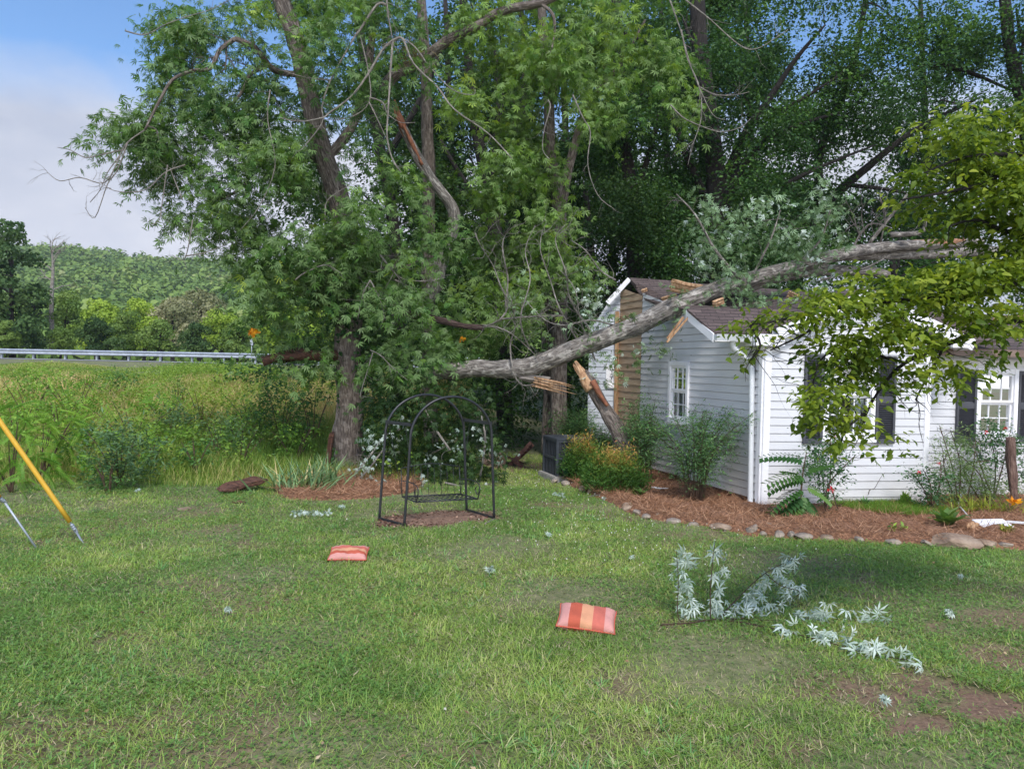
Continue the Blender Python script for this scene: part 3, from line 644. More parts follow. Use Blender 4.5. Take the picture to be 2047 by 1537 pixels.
mx = N(t, 'ShaderNodeMixShader'); t.links.new(ad_.outputs[0], mx.inputs[0]); t.links.new(tp.outputs[0], mx.inputs[1]); t.links.new(gl.outputs[0], mx.inputs[2]); t.links.new(mx.outputs[0], t.nodes['Material Output'].inputs[0])
tp.inputs['Color'].default_value = (.85, .9, .9, 1)
Zv = Vector((0, 0, 1))
class Wall:
    def __init__(s, a, b_):
        s.o = Vector((a[0], a[1], 0)); d = Vector((b_[0], b_[1], 0)) - s.o; s.L = d.length; s.u = d.normalized(); s.n = s.u.cross(Zv)
        if s.n.dot(-s.o) < 0: s.n = -s.n
    def p(s, u, z, d=0): return s.o + s.u * u + Zv * z + s.n * d
    def hit(s, px, py):   # (u,z) where a photo pixel meets the wall
        d = ray(px, py); o = Vector((0, 0, CAMZ)); t = (s.o - o).dot(s.n) / d.dot(s.n); q = o + d * t
        return (q - s.o).dot(s.u), q.z
    def axes(s): return (s.u, -s.n, Zv)
def siding(W, u0, u1, zbot, ztop, m, holes=(), sp=.114, name='siding'):
    """double-lap courses; ztop(u) gives the wall top"""
    sb = SB(); z = zbot
    while z < 6:
        z1 = z + sp; segs = [(u0, u1)]
        for (a, b2, c, d) in holes:
            if z1 > c + .001 and z < d - .001:
                ns = []
                for s0, s1 in segs:
                    if b2 <= s0 or a >= s1: ns.append((s0, s1)); continue
                    if a > s0: ns.append((s0, a))
                    if b2 < s1: ns.append((b2, s1))
                segs = ns
        any_ = False
        for s0, s1 in segs:
            K = 24; us = np.linspace(s0, s1, K + 1)
            run = None
            for i in range(K):
                ua, ub = us[i], us[i + 1]; ta, tb_ = ztop(ua), ztop(ub)
                if ta <= z + .004 and tb_ <= z + .004: 
                    continue
                any_ = True
                za, zb = min(z1, max(ta, z)), min(z1, max(tb_, z)); w_ = lambda u, zz: .0015 * math.sin(u * 9 + zz * 4)
                dk = lambda zz: .020 - .011 * (zz - z) / sp + w_(ua, zz) * 0
                zg = z1 - .009
                def q(u, zz, top_, dd=None):
                    zz = min(zz, top_); return W.p(u, zz, (dk(zz) if dd is None else dd) + w_(u, zz))
                sb.poly([W.p(ua, z, -.014), W.p(ub, z, -.014), q(ub, z, zb), q(ua, z, za)])
                sb.poly([q(ua, z, za), q(ub, z, zb), q(ub, zg, zb), q(ua, zg, za)])
                if za > zg and zb > zg:
                    sb.poly([q(ua, zg, za), q(ub, zg, zb), W.p(ub, zg, -.014), W.p(ua, zg, -.014)])
                    sb.poly([W.p(ua, zg, -.014), W.p(ub, zg, -.014), W.p(ub, z1, -.014), W.p(ua, z1, -.014)])
        for (a, b2, cc0, dd0) in holes:
            for lo, hi in ((z, cc0), (dd0, z1)):
                if z < lo + 1e-4 and lo == z and z < cc0 < z1: sb.poly([W.p(a, z, .018), W.p(b2, z, .018), W.p(b2, cc0, .014), W.p(a, cc0, .014)])
                if hi == z1 and z < dd0 < z1: sb.poly([W.p(a, dd0, .012), W.p(b2, dd0, .012), W.p(b2, z1, .010), W.p(a, z1, .010)])
        if not any_: break
        z = z1
    return sb.mesh(name, m)
def window(root, W, u0, u1, z0, z1, cur, sill=True, grid_low=True):
    d0 = -.01; fwid = .075
    f = SB()
    for a, b2, c, d in ((u0, u0 + fwid, z0, z1), (u1 - fwid, u1, z0, z1), (u0 + fwid, u1 - fwid, z1 - fwid, z1), (u0 + fwid, u1 - fwid, z0, z0 + fwid)):
        f.box(W.p((a + b2) / 2, (c + d) / 2, 0), (b2 - a, .10, d - c), W.axes(), .004)
    fr_ = part('window', f.mesh('window_frame', TRIM), root)
    zm = (z0 + z1) / 2 + .02; a, b2 = u0 + fwid, u1 - fwid
    for (c, d, off, gm) in ((zm, z1 - fwid, 0, True), (z0 + fwid, zm, -.025, grid_low)):
        s = SB(); w_ = .035
        for aa, bb, c2, d2 in ((a, a + w_, c, d), (b2 - w_, b2, c, d), (a + w_, b2 - w_, d - w_, d), (a + w_, b2 - w_, c, c + w_)):
            s.box(W.p((aa + bb) / 2, (c2 + d2) / 2, .012 + off), (bb - aa, .03, d2 - c2), W.axes())
        if gm:
            for k in (1, 2): s.box(W.p(a + (b2 - a) * k / 3, (c + d) / 2, .004 + off), (.016, .012, d - c - 2 * w_), W.axes())
            for k in (0, 1, 2): s.box(W.p(a + w_ + (b2 - a - 2 * w_) * (k + .5) / 3, (c + d) / 2, .004 + off), ((b2 - a - 2 * w_) / 3 - .02, .012, .016), W.axes())
        part('sash', s.mesh('sash', TRIM), fr_)
        g = SB(); g.poly([W.p(a, c, -.002 + off), W.p(b2, c, -.002 + off), W.p(b2, d, -.002 + off), W.p(a, d, -.002 + off)]); part('pane', g.mesh('pane', GLASS), fr_)
    # curtain with folds behind the glass, dark room behind it
    K = 60
    for h0_, h1_ in ((0, K // 2), (K // 2, K)):
        V = []; Fc = []
        for i in range(h0_, h1_ + 1):
            if not cur((i + .001) / K): continue
            u = a + (b2 - a) * i / K; dd = -.10 + .02 * math.sin(i * 1.25) + .01 * math.sin(i * .47)
            V += [tuple(W.p(u, z0 + .04, dd)), tuple(W.p(u, z1 - .04, dd * .9))]; q = len(V)
            if q > 2: Fc.append((q - 4, q - 2, q - 1, q - 3))
        if not Fc: continue
        cm = bpy.data.meshes.new('curtain'); cm.from_pydata(V, [], Fc); cm.materials.append(CURT)
        for p in cm.polygons: p.use_smooth = True
        part('curtain', cm, fr_)
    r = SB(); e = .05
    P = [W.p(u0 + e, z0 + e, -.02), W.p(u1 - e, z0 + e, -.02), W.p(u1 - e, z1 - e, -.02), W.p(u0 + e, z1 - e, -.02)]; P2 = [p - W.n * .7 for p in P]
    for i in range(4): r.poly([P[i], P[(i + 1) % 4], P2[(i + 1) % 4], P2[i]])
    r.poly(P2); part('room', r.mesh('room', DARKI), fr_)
    if sill:
        s = SB(); s.box(W.p((u0 + u1) / 2, z0 - .02, .035), (u1 - u0 + .04, .07, .04), W.axes(), .005); part('sill', s.mesh('sill', TRIM), fr_)
    return fr_
def shutter(root, W, u0, u1, z0, z1):
    s = SB(); fwid = .04; zm = z0 + (z1 - z0) * .5; D = .035
    for a, b2, c, d in ((u0, u0 + fwid, z0, z1), (u1 - fwid, u1, z0, z1), (u0 + fwid, u1 - fwid, z1 - .06, z1), (u0 + fwid, u1 - fwid, z0, z0 + .07), (u0 + fwid, u1 - fwid, zm - .045, zm + .045)):
        s.box(W.p((a + b2) / 2, (c + d) / 2, D), (b2 - a, .035, d - c), W.axes(), .003)
    z = z0 + .085
    while z < z1 - .07:
        if abs(z - zm) > .06:
            ax = (W.u, (-W.n * .6 + Zv * .8).normalized(), (W.n * .8 + Zv * .6).normalized())
            s.box(W.p((u0 + u1) / 2, z, D - .002), (u1 - u0 - 2 * fwid, .006, .030), (W.u, (W.n * .8 + Zv * -.6).normalized(), (W.n * .6 + Zv * .8).normalized()))
        z += .031
    s.box(W.p((u0 + u1) / 2, (z0 + z1) / 2, D - .015), (u1 - u0 - fwid, .004, z1 - z0 - .05), W.axes())
    return part('shutter', s.mesh('shutter', SHUT), root)
C0 = G(1519, 1022); CR = Q(1858, 800, C0.y * 1.043); CS = Q(1281, 800, 14.2)
WF = Wall(C0, CR); WS = Wall(C0, CS)
C1 = CR + (WS.u * .55); C1.z = 0; WW = Wall(C1, C1 + WF.u * 5)
house = thing('house', 'white vinyl sided single storey house with its roof crushed under the fallen tree', 'house', (C0.x, C0.y, 0))
# front wall with gable
ul, zl = WF.hit(1519, 672); up_, zp = WF.hit(1735, 600); ur = WF.L
def ztf(u): return max(2.30, min(zl + .02 + (zp - zl) * (u - ul) / (up_ - ul), zp - (zp - zl) * .9 * (u - up_) / (ur + .3 - up_)))
s0 = WF.hit(1607, 708); s1 = WF.hit(1645, 708); s2 = WF.hit(1751, 708); s3 = WF.hit(1790, 708); zt = s0[1]; zb = WF.hit(1610, 886)[1]
wz0 = WF.hit(1660, 878)[1]; wz1 = zt + .02
part('front_siding', siding(WF, .10, ur - .09, .08, ztf, VINYL, [(s1[0] + .01, s2[0] - .01, wz0, wz1)]), house)
window(house, WF, s1[0] + .01, s2[0] - .01, wz0, wz1, lambda f: f < .36 or f > .66)
shutter(house, WF, s0[0], s1[0], zb, zt); shutter(house, WF, s2[0], s3[0], zb, zt)
for c_, s_, x_ in ((WF.p(.05, 1.21, .012), (.10, .035, 2.42), WF), (WS.p(.045, 1.21, .012), (.09, .035, 2.42), WS), (WF.p(ur - .045, 1.18, .014), (.09, .035, 2.36), WF)):
    sb = SB(); sb.box(c_, s_, x_.axes(), .006); part('corner_trim', sb.mesh('corner_trim', TRIM), house)
# side wall
def zside(u): return 2.36 + .27 * u
wa = WS.hit(1381, 723); wb = WS.hit(1341, 727); wc = WS.hit(1361, 845)
part('side_siding', siding(WS, .09, WS.L, .16, zside, VINYL, [(wa[0], wb[0], wc[1], wa[1])]), house)
window(house, WS, wa[0], wb[0], wc[1], wa[1], lambda f: f < .28 or f > .6)
ue = WS.hit(1236, 800)[0]
part('exposed_sheathing', siding(WS, WS.L + .005, ue, .16, lambda u: 2.42 + .24 * u, SHEATH, sp=.135, name='exposed_sheathing'), house)
sb = SB(); sb.box(WS.p(ue / 2 + .1, .07, -.06), (ue + .1, .1, .2), WS.axes()); sb.box(WF.p(ur / 2, .03, -.06), (ur, .1, .12), WF.axes()); part('foundation', sb.mesh('foundation', FOUND), house)
sb = SB(); sb.beam(WS.p(ue - .02, .5, .05), WS.p(ue - .05, 3.1, .09), .05, .09); part('torn_stud', sb.mesh('torn_stud', WOOD), house)
# rear wing seen left of the torn strip
B0 = WS.p(ue, 0); B1 = B0 - WF.u * .62 + WS.u * .05; WB = Wall(B1, B0)
pa = WB.hit(1256, 566); pb = WB.hit(1215, 606)
def zrear(u): return pa[1] + (u - WB.L) * (pa[1] - pb[1]) / (WB.L - pb[0])
hz = WB.hit(1211, 731); hz2 = WB.hit(1234, 776)
part('rear_siding', siding(WB, 0, WB.L - .01, .16, zrear, GREYV, [(hz[0], hz2[0], hz2[1], hz[1])]), house)
window(house, WB, hz[0], hz2[0], hz2[1], hz[1], lambda f: False, False)
sb = SB(); sb.beam(Q(1258, 558, 15.0), Q(1214, 606, 14.95), .04, .09); part('rake_board', sb.mesh('rake_board', TRIM), house)
# wing to the right
wq = WW.hit(1951, 737); wr = WW.hit(2033, 740); wzb = WW.hit(1990, 876)[1]; sl_ = WW.hit(1911, 740); sr_ = WW.hit(2073, 740)
part('wing_siding', siding(WW, 0, 5, .08, lambda u: 2.32, VINYL, [(wq[0], wr[0], wzb, wq[1])]), house)
window(house, WW, wq[0], wr[0], wzb, wq[1], lambda f: True); shutter(house, WW, sl_[0], wq[0] - .005, wzb - .05, wq[1] - .02); shutter(house, WW, wr[0] + .005, sr_[0], wzb - .05, wq[1] - .02)
cw = Wall(C1, CR); part('return_siding', siding(cw, 0, cw.L, .08, lambda u: 2.34, VINYL), house)
# roofs: slabs with thickness
def slab(name, pts, m, th=.035, parent=house, under=None):
    s = SB(); s.poly(pts, (0, 0, -th)); return part(name, s.mesh(name, m), parent)
L0 = Q(1428, 665, 10.45); L1 = Q(1374, 619, 11.15); eR = L0 + WF.u * 4.6; eR1 = L1 + WF.u * 4.2 + Vector((0, 0, .1))
def rough_edge(a, b_, n, amp, zamp=.03):
    return [a.lerp(b_, i / n) + Vector((random.uniform(-amp, amp) * .4, random.uniform(-amp, amp), random.uniform(-zamp, zamp))) for i in range(n + 1)]
slab('front_roof', [L0, eR] + list(reversed(rough_edge(L1, eR1, 14, .1))), SHING)
U0 = Q(1257, 557, 15.1); U1 = Q(1345, 563, 15.3); U2 = Q(1720, 590, 14.6); D0 = Q(1280, 588, 14.4); D1 = Q(1352, 604, 13.3); D2 = Q(1420, 612, 12.6); D3 = Q(1710, 612, 12.3)
def sheet(name, rows, m, th=.03):
    s = SB()
    for r0_, r1_ in zip(rows[:-1], rows[1:]):
        for i in range(len(r0_) - 1): s.poly([r0_[i], r0_[i + 1], r1_[i + 1], r1_[i]], (0, 0, -th))
    return part(name, s.mesh(name, m), house)
sheet('crushed_roof', [[U0, U1, U2], [D0, D1, D3]], SHING)
sheet('crushed_roof', [[Q(1285, 595, 14.2), D1, D2, D3], [Q(1310, 606, 13.6), Q(1345, 612, 12.9), Q(1392, 622, 11.7), Q(1712, 614, 11.9)]], SHING)
sheet('ridge_roof', [[Q(1258, 555, 15.05), Q(1346, 561, 15.1)], [Q(1272, 570, 14.6), Q(1350, 571, 14.8)]], SHING, .05)
# near-black box painting the shade under the roof behind the torn edges
sb = SB(); sb.box(WS.p(3.6, 2.9, -2.3), (2.4, 4.2, .8), WS.axes()); part('attic_shade', sb.mesh('attic_shade', DARKI), house)
# white rake, soffit, broken fascia
sb = SB(); sb.poly([L0 + Vector((0, 0, -.01)), L1 + Vector((0, 0, -.01)), L1 + Vector((0, 0, -.14)), L0 + Vector((0, 0, -.13))], WF.u * .022 * -1); part('rake_board', sb.mesh('rake_board', TRIM), house)
sb = SB(); sb.poly([L0 + Vector((.03, .03, -.13)), L0 + WF.u * .75 + Vector((0, .0, -.13)), L0 + WF.u * .75 + WS.u * .62 + Vector((0, 0, -.10)), L1 + Vector((.03, 0, -.14)), ], (0, 0, .012)); part('soffit', sb.mesh('soffit', TRIM), house)
sb = SB(); sb.beam(Q(1378, 632, 11.1), Q(1333, 684, 11.0), .012, .03); sb.beam(Q(1366, 634, 11.16), Q(1334, 677, 11.12), .010, .035); part('hanging_splinter', sb.mesh('hanging_splinter', WOOD), house)
# gutter along the eave and its downspout
ga = L0 + Vector((0, -.05, -.06)); gb = ga + WF.u * .62; sb = SB(); pr = [(-.02, 0), (.0, .0), (.045, -.012), (.06, .04), (.07, .075), (.055, .075)]
for i in range(5):
    (d0, z0), (d1, z1) = ((-.06 if i == 0 else pr[i][0]), pr[i][1] - .04), (pr[i + 1][0], pr[i + 1][1] - .04)
    sb.poly([ga + WF.n * d0 + Zv * z0, gb + WF.n * d0 + Zv * z0, gb + WF.n * d1 + Zv * z1, ga + WF.n * d1 + Zv * z1], (0, 0, .004))
sb.poly([ga - WF.n * .06 - Zv * .05, ga + WF.n * .06 - Zv * .05, ga + WF.n * .07 + Zv * .035, ga - WF.n * .06 + Zv * .035], WF.u * -.004)
sb.poly([gb - WF.n * .06 - Zv * .05, gb + WF.n * .06 - Zv * .05, gb + WF.n * .07 + Zv * .035, gb - WF.n * .06 + Zv * .035], WF.u * .004)
gut = part('gutter', sb.mesh('gutter', GUTM), house)
def profile_tube(pts, w_, h_, m, name, rib=0):
    tb = TB(); s = [Vector(p) for p in pts]; tb.tube(s, [w_ / 2 * 1.25] * len(s), 4, 3); me = tb.mesh(name, m, False); return me
dsp = [Q(1466, 678, 10.48), Q(1466, 694, 10.50), Q(1479, 708, 10.56), Q(1497, 722, 10.66), Q(1503, 738, 10.70), Q(1500, 990, 10.66), Q(1500, 1004, 10.62), Q(1492, 1013, 10.5), Q(1484, 1016, 10.42)]
tb = TB(); tb.tube(dsp, [.042] * len(dsp), 8, 5)
for q_ in range(14):
    a_ = dsp[1].lerp(dsp[3], q_ / 13); d_ = (dsp[3] - dsp[1]).normalized(); tb.tube([a_ - d_ * .006, a_, a_ + d_ * .006], [.042, .046, .042], 8, 1)
part('downspout', tb.mesh('downspout', GUTM), house)
# gable over the front wall: rake boards, returns, roof
P0 = Q(1556, 668, 10.4); PP = Q(1737, 590, 10.65); P1 = Q(1946, 690, 10.95)
for a_, b2_ in ((P0, PP), (PP, P1)):
    sb = SB(); sb.beam(a_, b2_, .03, .17, bevel=.004); part('rake_board', sb.mesh('rake_board', TRIM), house)
    sb = SB(); o_ = WS.u * 3.2; h_ = Vector((0, 0, .11)); sb.poly([a_ + h_, b2_ + h_, b2_ + h_ + o_, a_ + h_ + o_], (0, 0, -.03)); part('gable_roof', sb.mesh('gable_roof', SHING), house)
    sb = SB(); o_ = WS.u * .34; h_ = Vector((0, 0, -.07)); sb.poly([a_ + h_, b2_ + h_, b2_ + h_ + o_, a_ + h_ + o_], (0, 0, .012)); part('soffit', sb.mesh('soffit', TRIM), house)
for c_, s_ in ((Q(1540, 680, 10.42) + WS.u * .12, (.44, .3, .16)), (Q(1922, 686, 10.95) + WS.u * .1, (.36, .3, .14))):
    sb = SB(); sb.box(c_, s_, WF.axes(), .004); part('eave_return', sb.mesh('eave_return', TRIM), house)
# wing roof
e0 = Q(1880, 694, 11.25); e1 = e0 + WF.u * 5.4; e2 = e0 + WS.u * 2.6 + Zv * .75; e3 = e1 + WS.u * 2.6 + Zv * .75
slab('wing_roof', [e0, e1, e3, e2], SHING); sb = SB(); sb.beam(e0 + Vector((0, .01, -.07)), e1 + Vector((0, .01, -.07)), .03, .1); part('wing_fascia', sb.mesh('wing_fascia', surf('brown fascia', [(.3, (.14, .09, .07)), (.7, (.2, .14, .11))], 6, .6, 0)), house)
sb = SB(); sb.poly([e0 - Zv * .1, e1 - Zv * .1, e1 + WS.u * .45 - Zv * .1, e0 + WS.u * .45 - Zv * .1], (0, 0, .01)); part('soffit', sb.mesh('soffit', TRIM), house)
# unseen blocking body added so that no light passes through the house
sb = SB(); sb.poly([WF.p(.3, .1, -.9), WF.p(ur + 4.6, .1, -1.7), WF.p(ur + 4.6, .1, -6), WF.p(1.2, .1, -5.5)], (0, 0, 2.3)); part('light_blocker', sb.mesh('light_blocker', DARKI), house)
# ================================================================== debris on and around the roof
def slabwood(name, label, a, b_, w_, th, m=WOOD, cat='wood slab', group=None, jag=.35, upv=Zv, n=14):
    """torn plank: ragged outline, fibrous ridges, thickness"""
    a = Vector(a); b_ = Vector(b_); d = (b_ - a); sd = d.cross(upv).normalized(); u2 = sd.cross(d).normalized(); V = []; Fc = []; K = 7
    ph = random.random() * 9
    for side in (1, -1):
        for i in range(n + 1):
            t_ = i / n
            for j in range(K + 1):
                s_ = j / K - .5; ext = (random.uniform(-jag, jag) * .12 if i in (0, n) else 0)
                ww = w_ * (1 - .35 * jag * abs(math.sin(t_ * 5 + ph)) * (1 if j in (0, K) else .8))
                h_ = th * .5 * side * (1 + .5 * math.sin(j * 2.3 + ph) + .2 * math.sin(t_ * 9 + j)) * (1 - .8 * abs(2 * t_ - 1) ** 4)
                V.append(tuple(a + d * (t_ + ext) + sd * s_ * ww + u2 * h_))
    o2 = (n + 1) * (K + 1); ix = lambda i, j, o=0: o + i * (K + 1) + j
    for i in range(n):
        for j in range(K): Fc += [(ix(i, j), ix(i + 1, j), ix(i + 1, j + 1), ix(i, j + 1)), (ix(i, j, o2), ix(i, j + 1, o2), ix(i + 1, j + 1, o2), ix(i + 1, j, o2))]
        for j in (0, K): Fc.append((ix(i, j), ix(i, j, o2), ix(i + 1, j, o2), ix(i + 1, j)))
    for i in (0, n):
        for j in range(K): Fc.append((ix(i, j), ix(i, j + 1), ix(i, j + 1, o2), ix(i, j, o2)))
    me = bpy.data.meshes.new(name); me.from_pydata(V, [], Fc); me.materials.append(m)
    bm = bmesh.new(); bm.from_mesh(me); bmesh.ops.recalc_face_normals(bm, faces=bm.faces); bm.to_mesh(me); bm.free()
    return top(name, me, label, cat, group, origin=a)
slabwood('splintered_slab', 'big orange splintered slab lying on the roof above the fallen trunk', Q(1342, 570, 12.95), Q(1425, 588, 12.9), .24, .05, upv=Vector((0, .8, .6)))
slabwood('splinter', 'orange splinter wedged under the trunk on the roof', Q(1425, 608, 12.2), Q(1447, 600, 12.2), .12, .04, upv=Vector((0, .8, .5)), group='splinters on the roof')
slabwood('splinter', 'reddish torn board behind the trunk at the right end of the roof debris', Q(1575, 588, 12.6), Q(1600, 600, 12.5), .13, .05, group='splinters on the roof', upv=Vector((0, .8, .5)))
slabwood('splinter', 'small torn board at the broken edge of the upper roof', Q(1282, 582, 14.2), Q(1294, 578, 14.2), .06, .03, group='splinters on the roof', upv=Vector((0, .8, .5)))
slabwood('splinter', 'thin split board lying on the crushed shingles left of the trunk', Q(1322, 598, 13.2), Q(1352, 590, 13.0), .07, .03, group='splinters on the roof', upv=Vector((0, .8, .5)))
slabwood('splinter', 'orange torn board on the wing roof at the right picture edge', Q(1985, 642, 11.9), Q(2047, 634, 12.0), .12, .04, group='splinters on the roof', upv=Vector((0, .8, .5)))
def stick(name, label, pts, r, m=TWIG, cat='stick', group=None, kids=0):
    tb = TB(); tb.tube(pts, [r, r * .8, r * .4] if len(pts) == 3 else [r * (1 - .6 * i / (len(pts) - 1)) for i in range(len(pts))], 6, 3, .15)
    for _ in range(kids): i = random.randrange(1, len(pts)); tb.grow(pts[i], Vector(pts[i]) - Vector(pts[i - 1]) + Vector((random.uniform(-.2, .2), 0, random.uniform(0, .2))), r * 25, r * .5, 1, .7, .3)
    return top(name, tb.mesh(name, m), label, cat, group, origin=pts[0])
sb = SB(); sb.box(Q(1985, 1046, 9.4) * 1.0, (.42, .22, .015), (Vector((.93, .1, .02)).normalized(), Vector((-.1, .93, .25)).normalized(), Vector((0, -.25, .95)).normalized()), .003); sb.beam(G(2012, 1042, .14), G(2060, 1046, .16), .1, .015)
me = sb.mesh('siding_scrap', TRIM); top('siding_scrap', me, 'torn white siding panel lying on the mulch at the right edge', 'siding scrap')
stick('trim_strip', 'white trim strip bent across the mulch left of the daylilies', [G(1925, 985, .25), G(1915, 1005, .15), G(1930, 1025, .12), G(1938, 1033, .11)], .015, TRIM, 'trim strip')
slabwood('wood_chunk', 'orange torn wood chunk on the mulch left of the white siding panel', G(1938, 1055, .12), G(1952, 1046, .16), .07, .05, cat='wood chunk')
stick('stick', 'bare stick lying from the mulch edge onto the clover below the orange-tipped shrubs', [G(1136, 1003), G(1165, 995), G(1200, 988, .08)], .012, TWIG)
stick('stick', 'straight bare stick in the grass left of the mulch above the upright silver twigs', [G(1690, 1108, .02), G(1705, 1110, .02), G(1728, 1117, .02)], .012, TWIG)
stick('stick', 'short pale stick at the right corner of the bare patch under the swing', [G(970, 1047, .01), G(982, 1040, .02), G(990, 1036, .03)], .012, TWIG)
stick('plastic_pipe', 'thin white pipe lying on the mulch behind the green seedling', [G(1303, 974, .12), G(1320, 976, .12), G(1336, 976, .12)], .016, TRIM, 'pipe')
stick('wood_strip', 'thin pale strip lying in the grass right of the swing seat', [G(950, 986), G(965, 990), G(975, 994)], .012, WOOD, 'wood strip')
# ================================================================== stones
ROCK = surf('field stone', [(.28, (.10, .085, .075)), (.5, (.24, .20, .165)), (.62, (.33, .27, .21)), (.78, (.42, .38, .34))], 5, .9, .8, dist=.03, detail=10)
ROCKB = surf('tan stone', [(.28, (.10, .07, .05)), (.5, (.24, .17, .12)), (.75, (.40, .31, .23))], 4, .9, .8, dist=.03, detail=10)
def stone(px, py, wpx, hpx, label, tilt=0, m=ROCK, seed=0):
    c = G(px, py + hpx * .3); Y = c.y; rx, rz = S(wpx, Y) / 2, S(hpx, Y) / 2 * 1.1; ry = rx * .8
    bm = bmesh.new(); bmesh.ops.create_icosphere(bm, subdivisions=3, radius=1)
    rs = random.Random(seed * 13 + int(px))
    cuts = [(Vector((rs.gauss(0, 1), rs.gauss(0, 1), rs.gauss(0, .8))).normalized(), rs.uniform(.55, .85)) for _ in range(9)]
    for v in bm.verts:
        p = v.co.copy()
        for n_, dd in cuts:
            o = p.dot(n_) - dd
            if o > 0: p -= n_ * o * .92
        p *= 1 + .10 * mnoise.noise(p * 3 + Vector((seed, px, 0))); v.co = Vector((p.x * rx * 1.08, p.y * ry * 1.1, p.z * rz * 1.45))
    bmesh.ops.rotate(bm, verts=bm.verts, matrix=Matrix.Rotation(R(tilt), 3, 'Y') @ Matrix.Rotation(rs.uniform(-.4, .4), 3, 'Z'), cent=(0, 0, 0))
    me = bpy.data.meshes.new('edging_stone'); bm.to_mesh(me); bm.free(); me.materials.append(m)
    for p in me.polygons: p.use_smooth = False
    o = bpy.data.objects.new('edging_stone', me); o.location = (c.x, c.y - .03, rz * .8 + .01); link(o); tag(o, label, 'stone', 'stones edging the mulch bed')
STN = [(1107, 963, 16, 7, 'flat stone at the near corner of the air conditioner pad', 0, ROCK),
       (1130, 968, 18, 8, 'grey rounded stone just right of the air conditioner pad', 0, ROCK),
       (1163, 980, 14, 10, 'small pale stone where the mulch edge meets the orange-tipped shrubs', 0, ROCKB),
       (1180, 984, 12, 8, 'tan stone touching the small pale stone below the orange-tipped shrubs', 0, ROCKB),
       (1252, 1017, 26, 13, 'long tilted tan stone at the bend of the mulch edge', -20, ROCKB),
       (1272, 1026, 22, 8, 'flat thin stone just below the long tilted tan stone', 10, ROCK),
       (1292, 1034, 20, 8, 'low stone half sunk between the flat thin stone and the tan wedge', 0, ROCK),
       (1313, 1033, 16, 8, 'tan wedge shaped stone on the mulch edge left of the feathery shrub', -10, ROCKB),
       (1345, 1044, 30, 9, 'broad flat stone in the grass below the feathery shrub', 0, ROCK),
       (1385, 1050, 22, 7, 'low grey stone right of the broad flat stone', 0, ROCK),
       (1440, 1056, 42, 12, 'wide low tan stone under a mulch tuft below the downspout', 0, ROCKB),
       (1504, 1062, 28, 18, 'tall grey rounded stone below the house corner', 0, ROCK),
       (1536, 1057, 27, 14, 'tan loaf shaped stone resting on the mulch right of the tall grey stone', 0, ROCKB),
       (1524, 1070, 14, 10, 'small stone squeezed between the tall grey and the whitish stone', 0, ROCK),
       (1554, 1071, 25, 12, 'whitish stone standing in the grass edge below the leafy stem plant', 0, ROCK),
       (1580, 1072, 16, 12, 'small squarish whitish stone next to the whitish stone', 0, ROCK),
       (1604, 1074, 36, 10, 'long low grey stone right of the squarish whitish stone', 0, ROCK),
       (1650, 1076, 30, 8, 'brown flat stone half buried in straw below the rose bush', 0, ROCKB),
       (1715, 1080, 20, 8, 'small upright pointed stone midway along the front edging', 15, ROCK),
       (1783, 1085, 30, 8, 'flat dark stone left of the thin leaning slate', 0, ROCK),
       (1850, 1088, 26, 7, 'thin slate leaning against the long block', 32, ROCK),
       (1905, 1086, 94, 20, 'longest squared block of the stone edging', 0, ROCKB),
       (1968, 1089, 40, 15, 'stone block directly right of the longest block', 5, ROCKB),
       (2004, 1091, 30, 11, 'last low stone of the edging near the right picture edge', 0, ROCK)]
for i, s_ in enumerate(STN): stone(*s_, seed=i)
stone(1344, 988, 16, 8, 'grey stone lying on the mulch against the base of the feathery shrub', 0, ROCK, 77)
# ================================================================== swing
BLACK = surf('black painted steel', [(.3, (.010, .011, .014)), (.7, (.022, .024, .030))], 18, .4, .1)
swf = thing('garden_swing', 'black metal double arch swing frame standing on a bare oval of dirt', 'swing frame', (swc.x, swc.y, 0))
def px_on(v0, v1, px, py):   # point over ground line v0-v1 at a pixel
    n_ = (v1 - v0).cross(Zv).normalized(); d = ray(px, py); o = Vector((0, 0, CAMZ)); t_ = (v0 - o).dot(n_) / d.dot(n_); return o + d * t_
def arch(a, b_, za, zc, r=.0165):
    pts = [a + Zv * .0]; m_ = (a + b_) / 2; h = (b_ - a) / 2
    for k in range(0, 5): pts.append(a.lerp(m_, .02 * k + .0) + Zv * za * k / 5) if k else None
    N_ = 16
    sp_ = .90
    for k in range(N_ + 1):
        th = math.pi - math.pi * k / N_; pts.append(m_ + h * (math.cos(th) * sp_) + Zv * (za + (zc - za) * math.sin(th)))
    for k in (4, 3, 2, 1): pts.append(b_.lerp(m_, .02 * k) + Zv * za * k / 5)
    pts.append(b_.copy()); tb = TB(); tb.tube(pts, [r] * len(pts), 8, 2); return tb
zA = px_on(swB, swC_, 827, 849).z; zTop = px_on(swB, swC_, 913, 793).z
for a_, b2_ in ((swB, swC_), (swA, swD)): part('arch', arch(a_, b2_, zA * .86, zTop).mesh('arch', BLACK), swf)
for (a_, b2_) in ((swA.lerp(swD, .055), swB.lerp(swC_, .055)), (swD.lerp(swA, .055), swC_.lerp(swB, .055))):
    sb = SB(); sb.beam(a_ + Zv * zA, b2_ + Zv * zA, .022, .04, bevel=.003); part('crossbar', sb.mesh('crossbar', BLACK), swf)
for (a_, b2_) in ((swA, swB), (swD, swC_)):
    sb = SB(); sb.beam(a_ + Zv * .02, b2_ + Zv * .02, .03, .03, bevel=.003); part('base_rail', sb.mesh('base_rail', BLACK), swf)
seat = thing('hanging_bench', 'black wire bench seat hanging on thin chains inside the swing frame', 'swing seat', (swc.x, swc.y, .3))
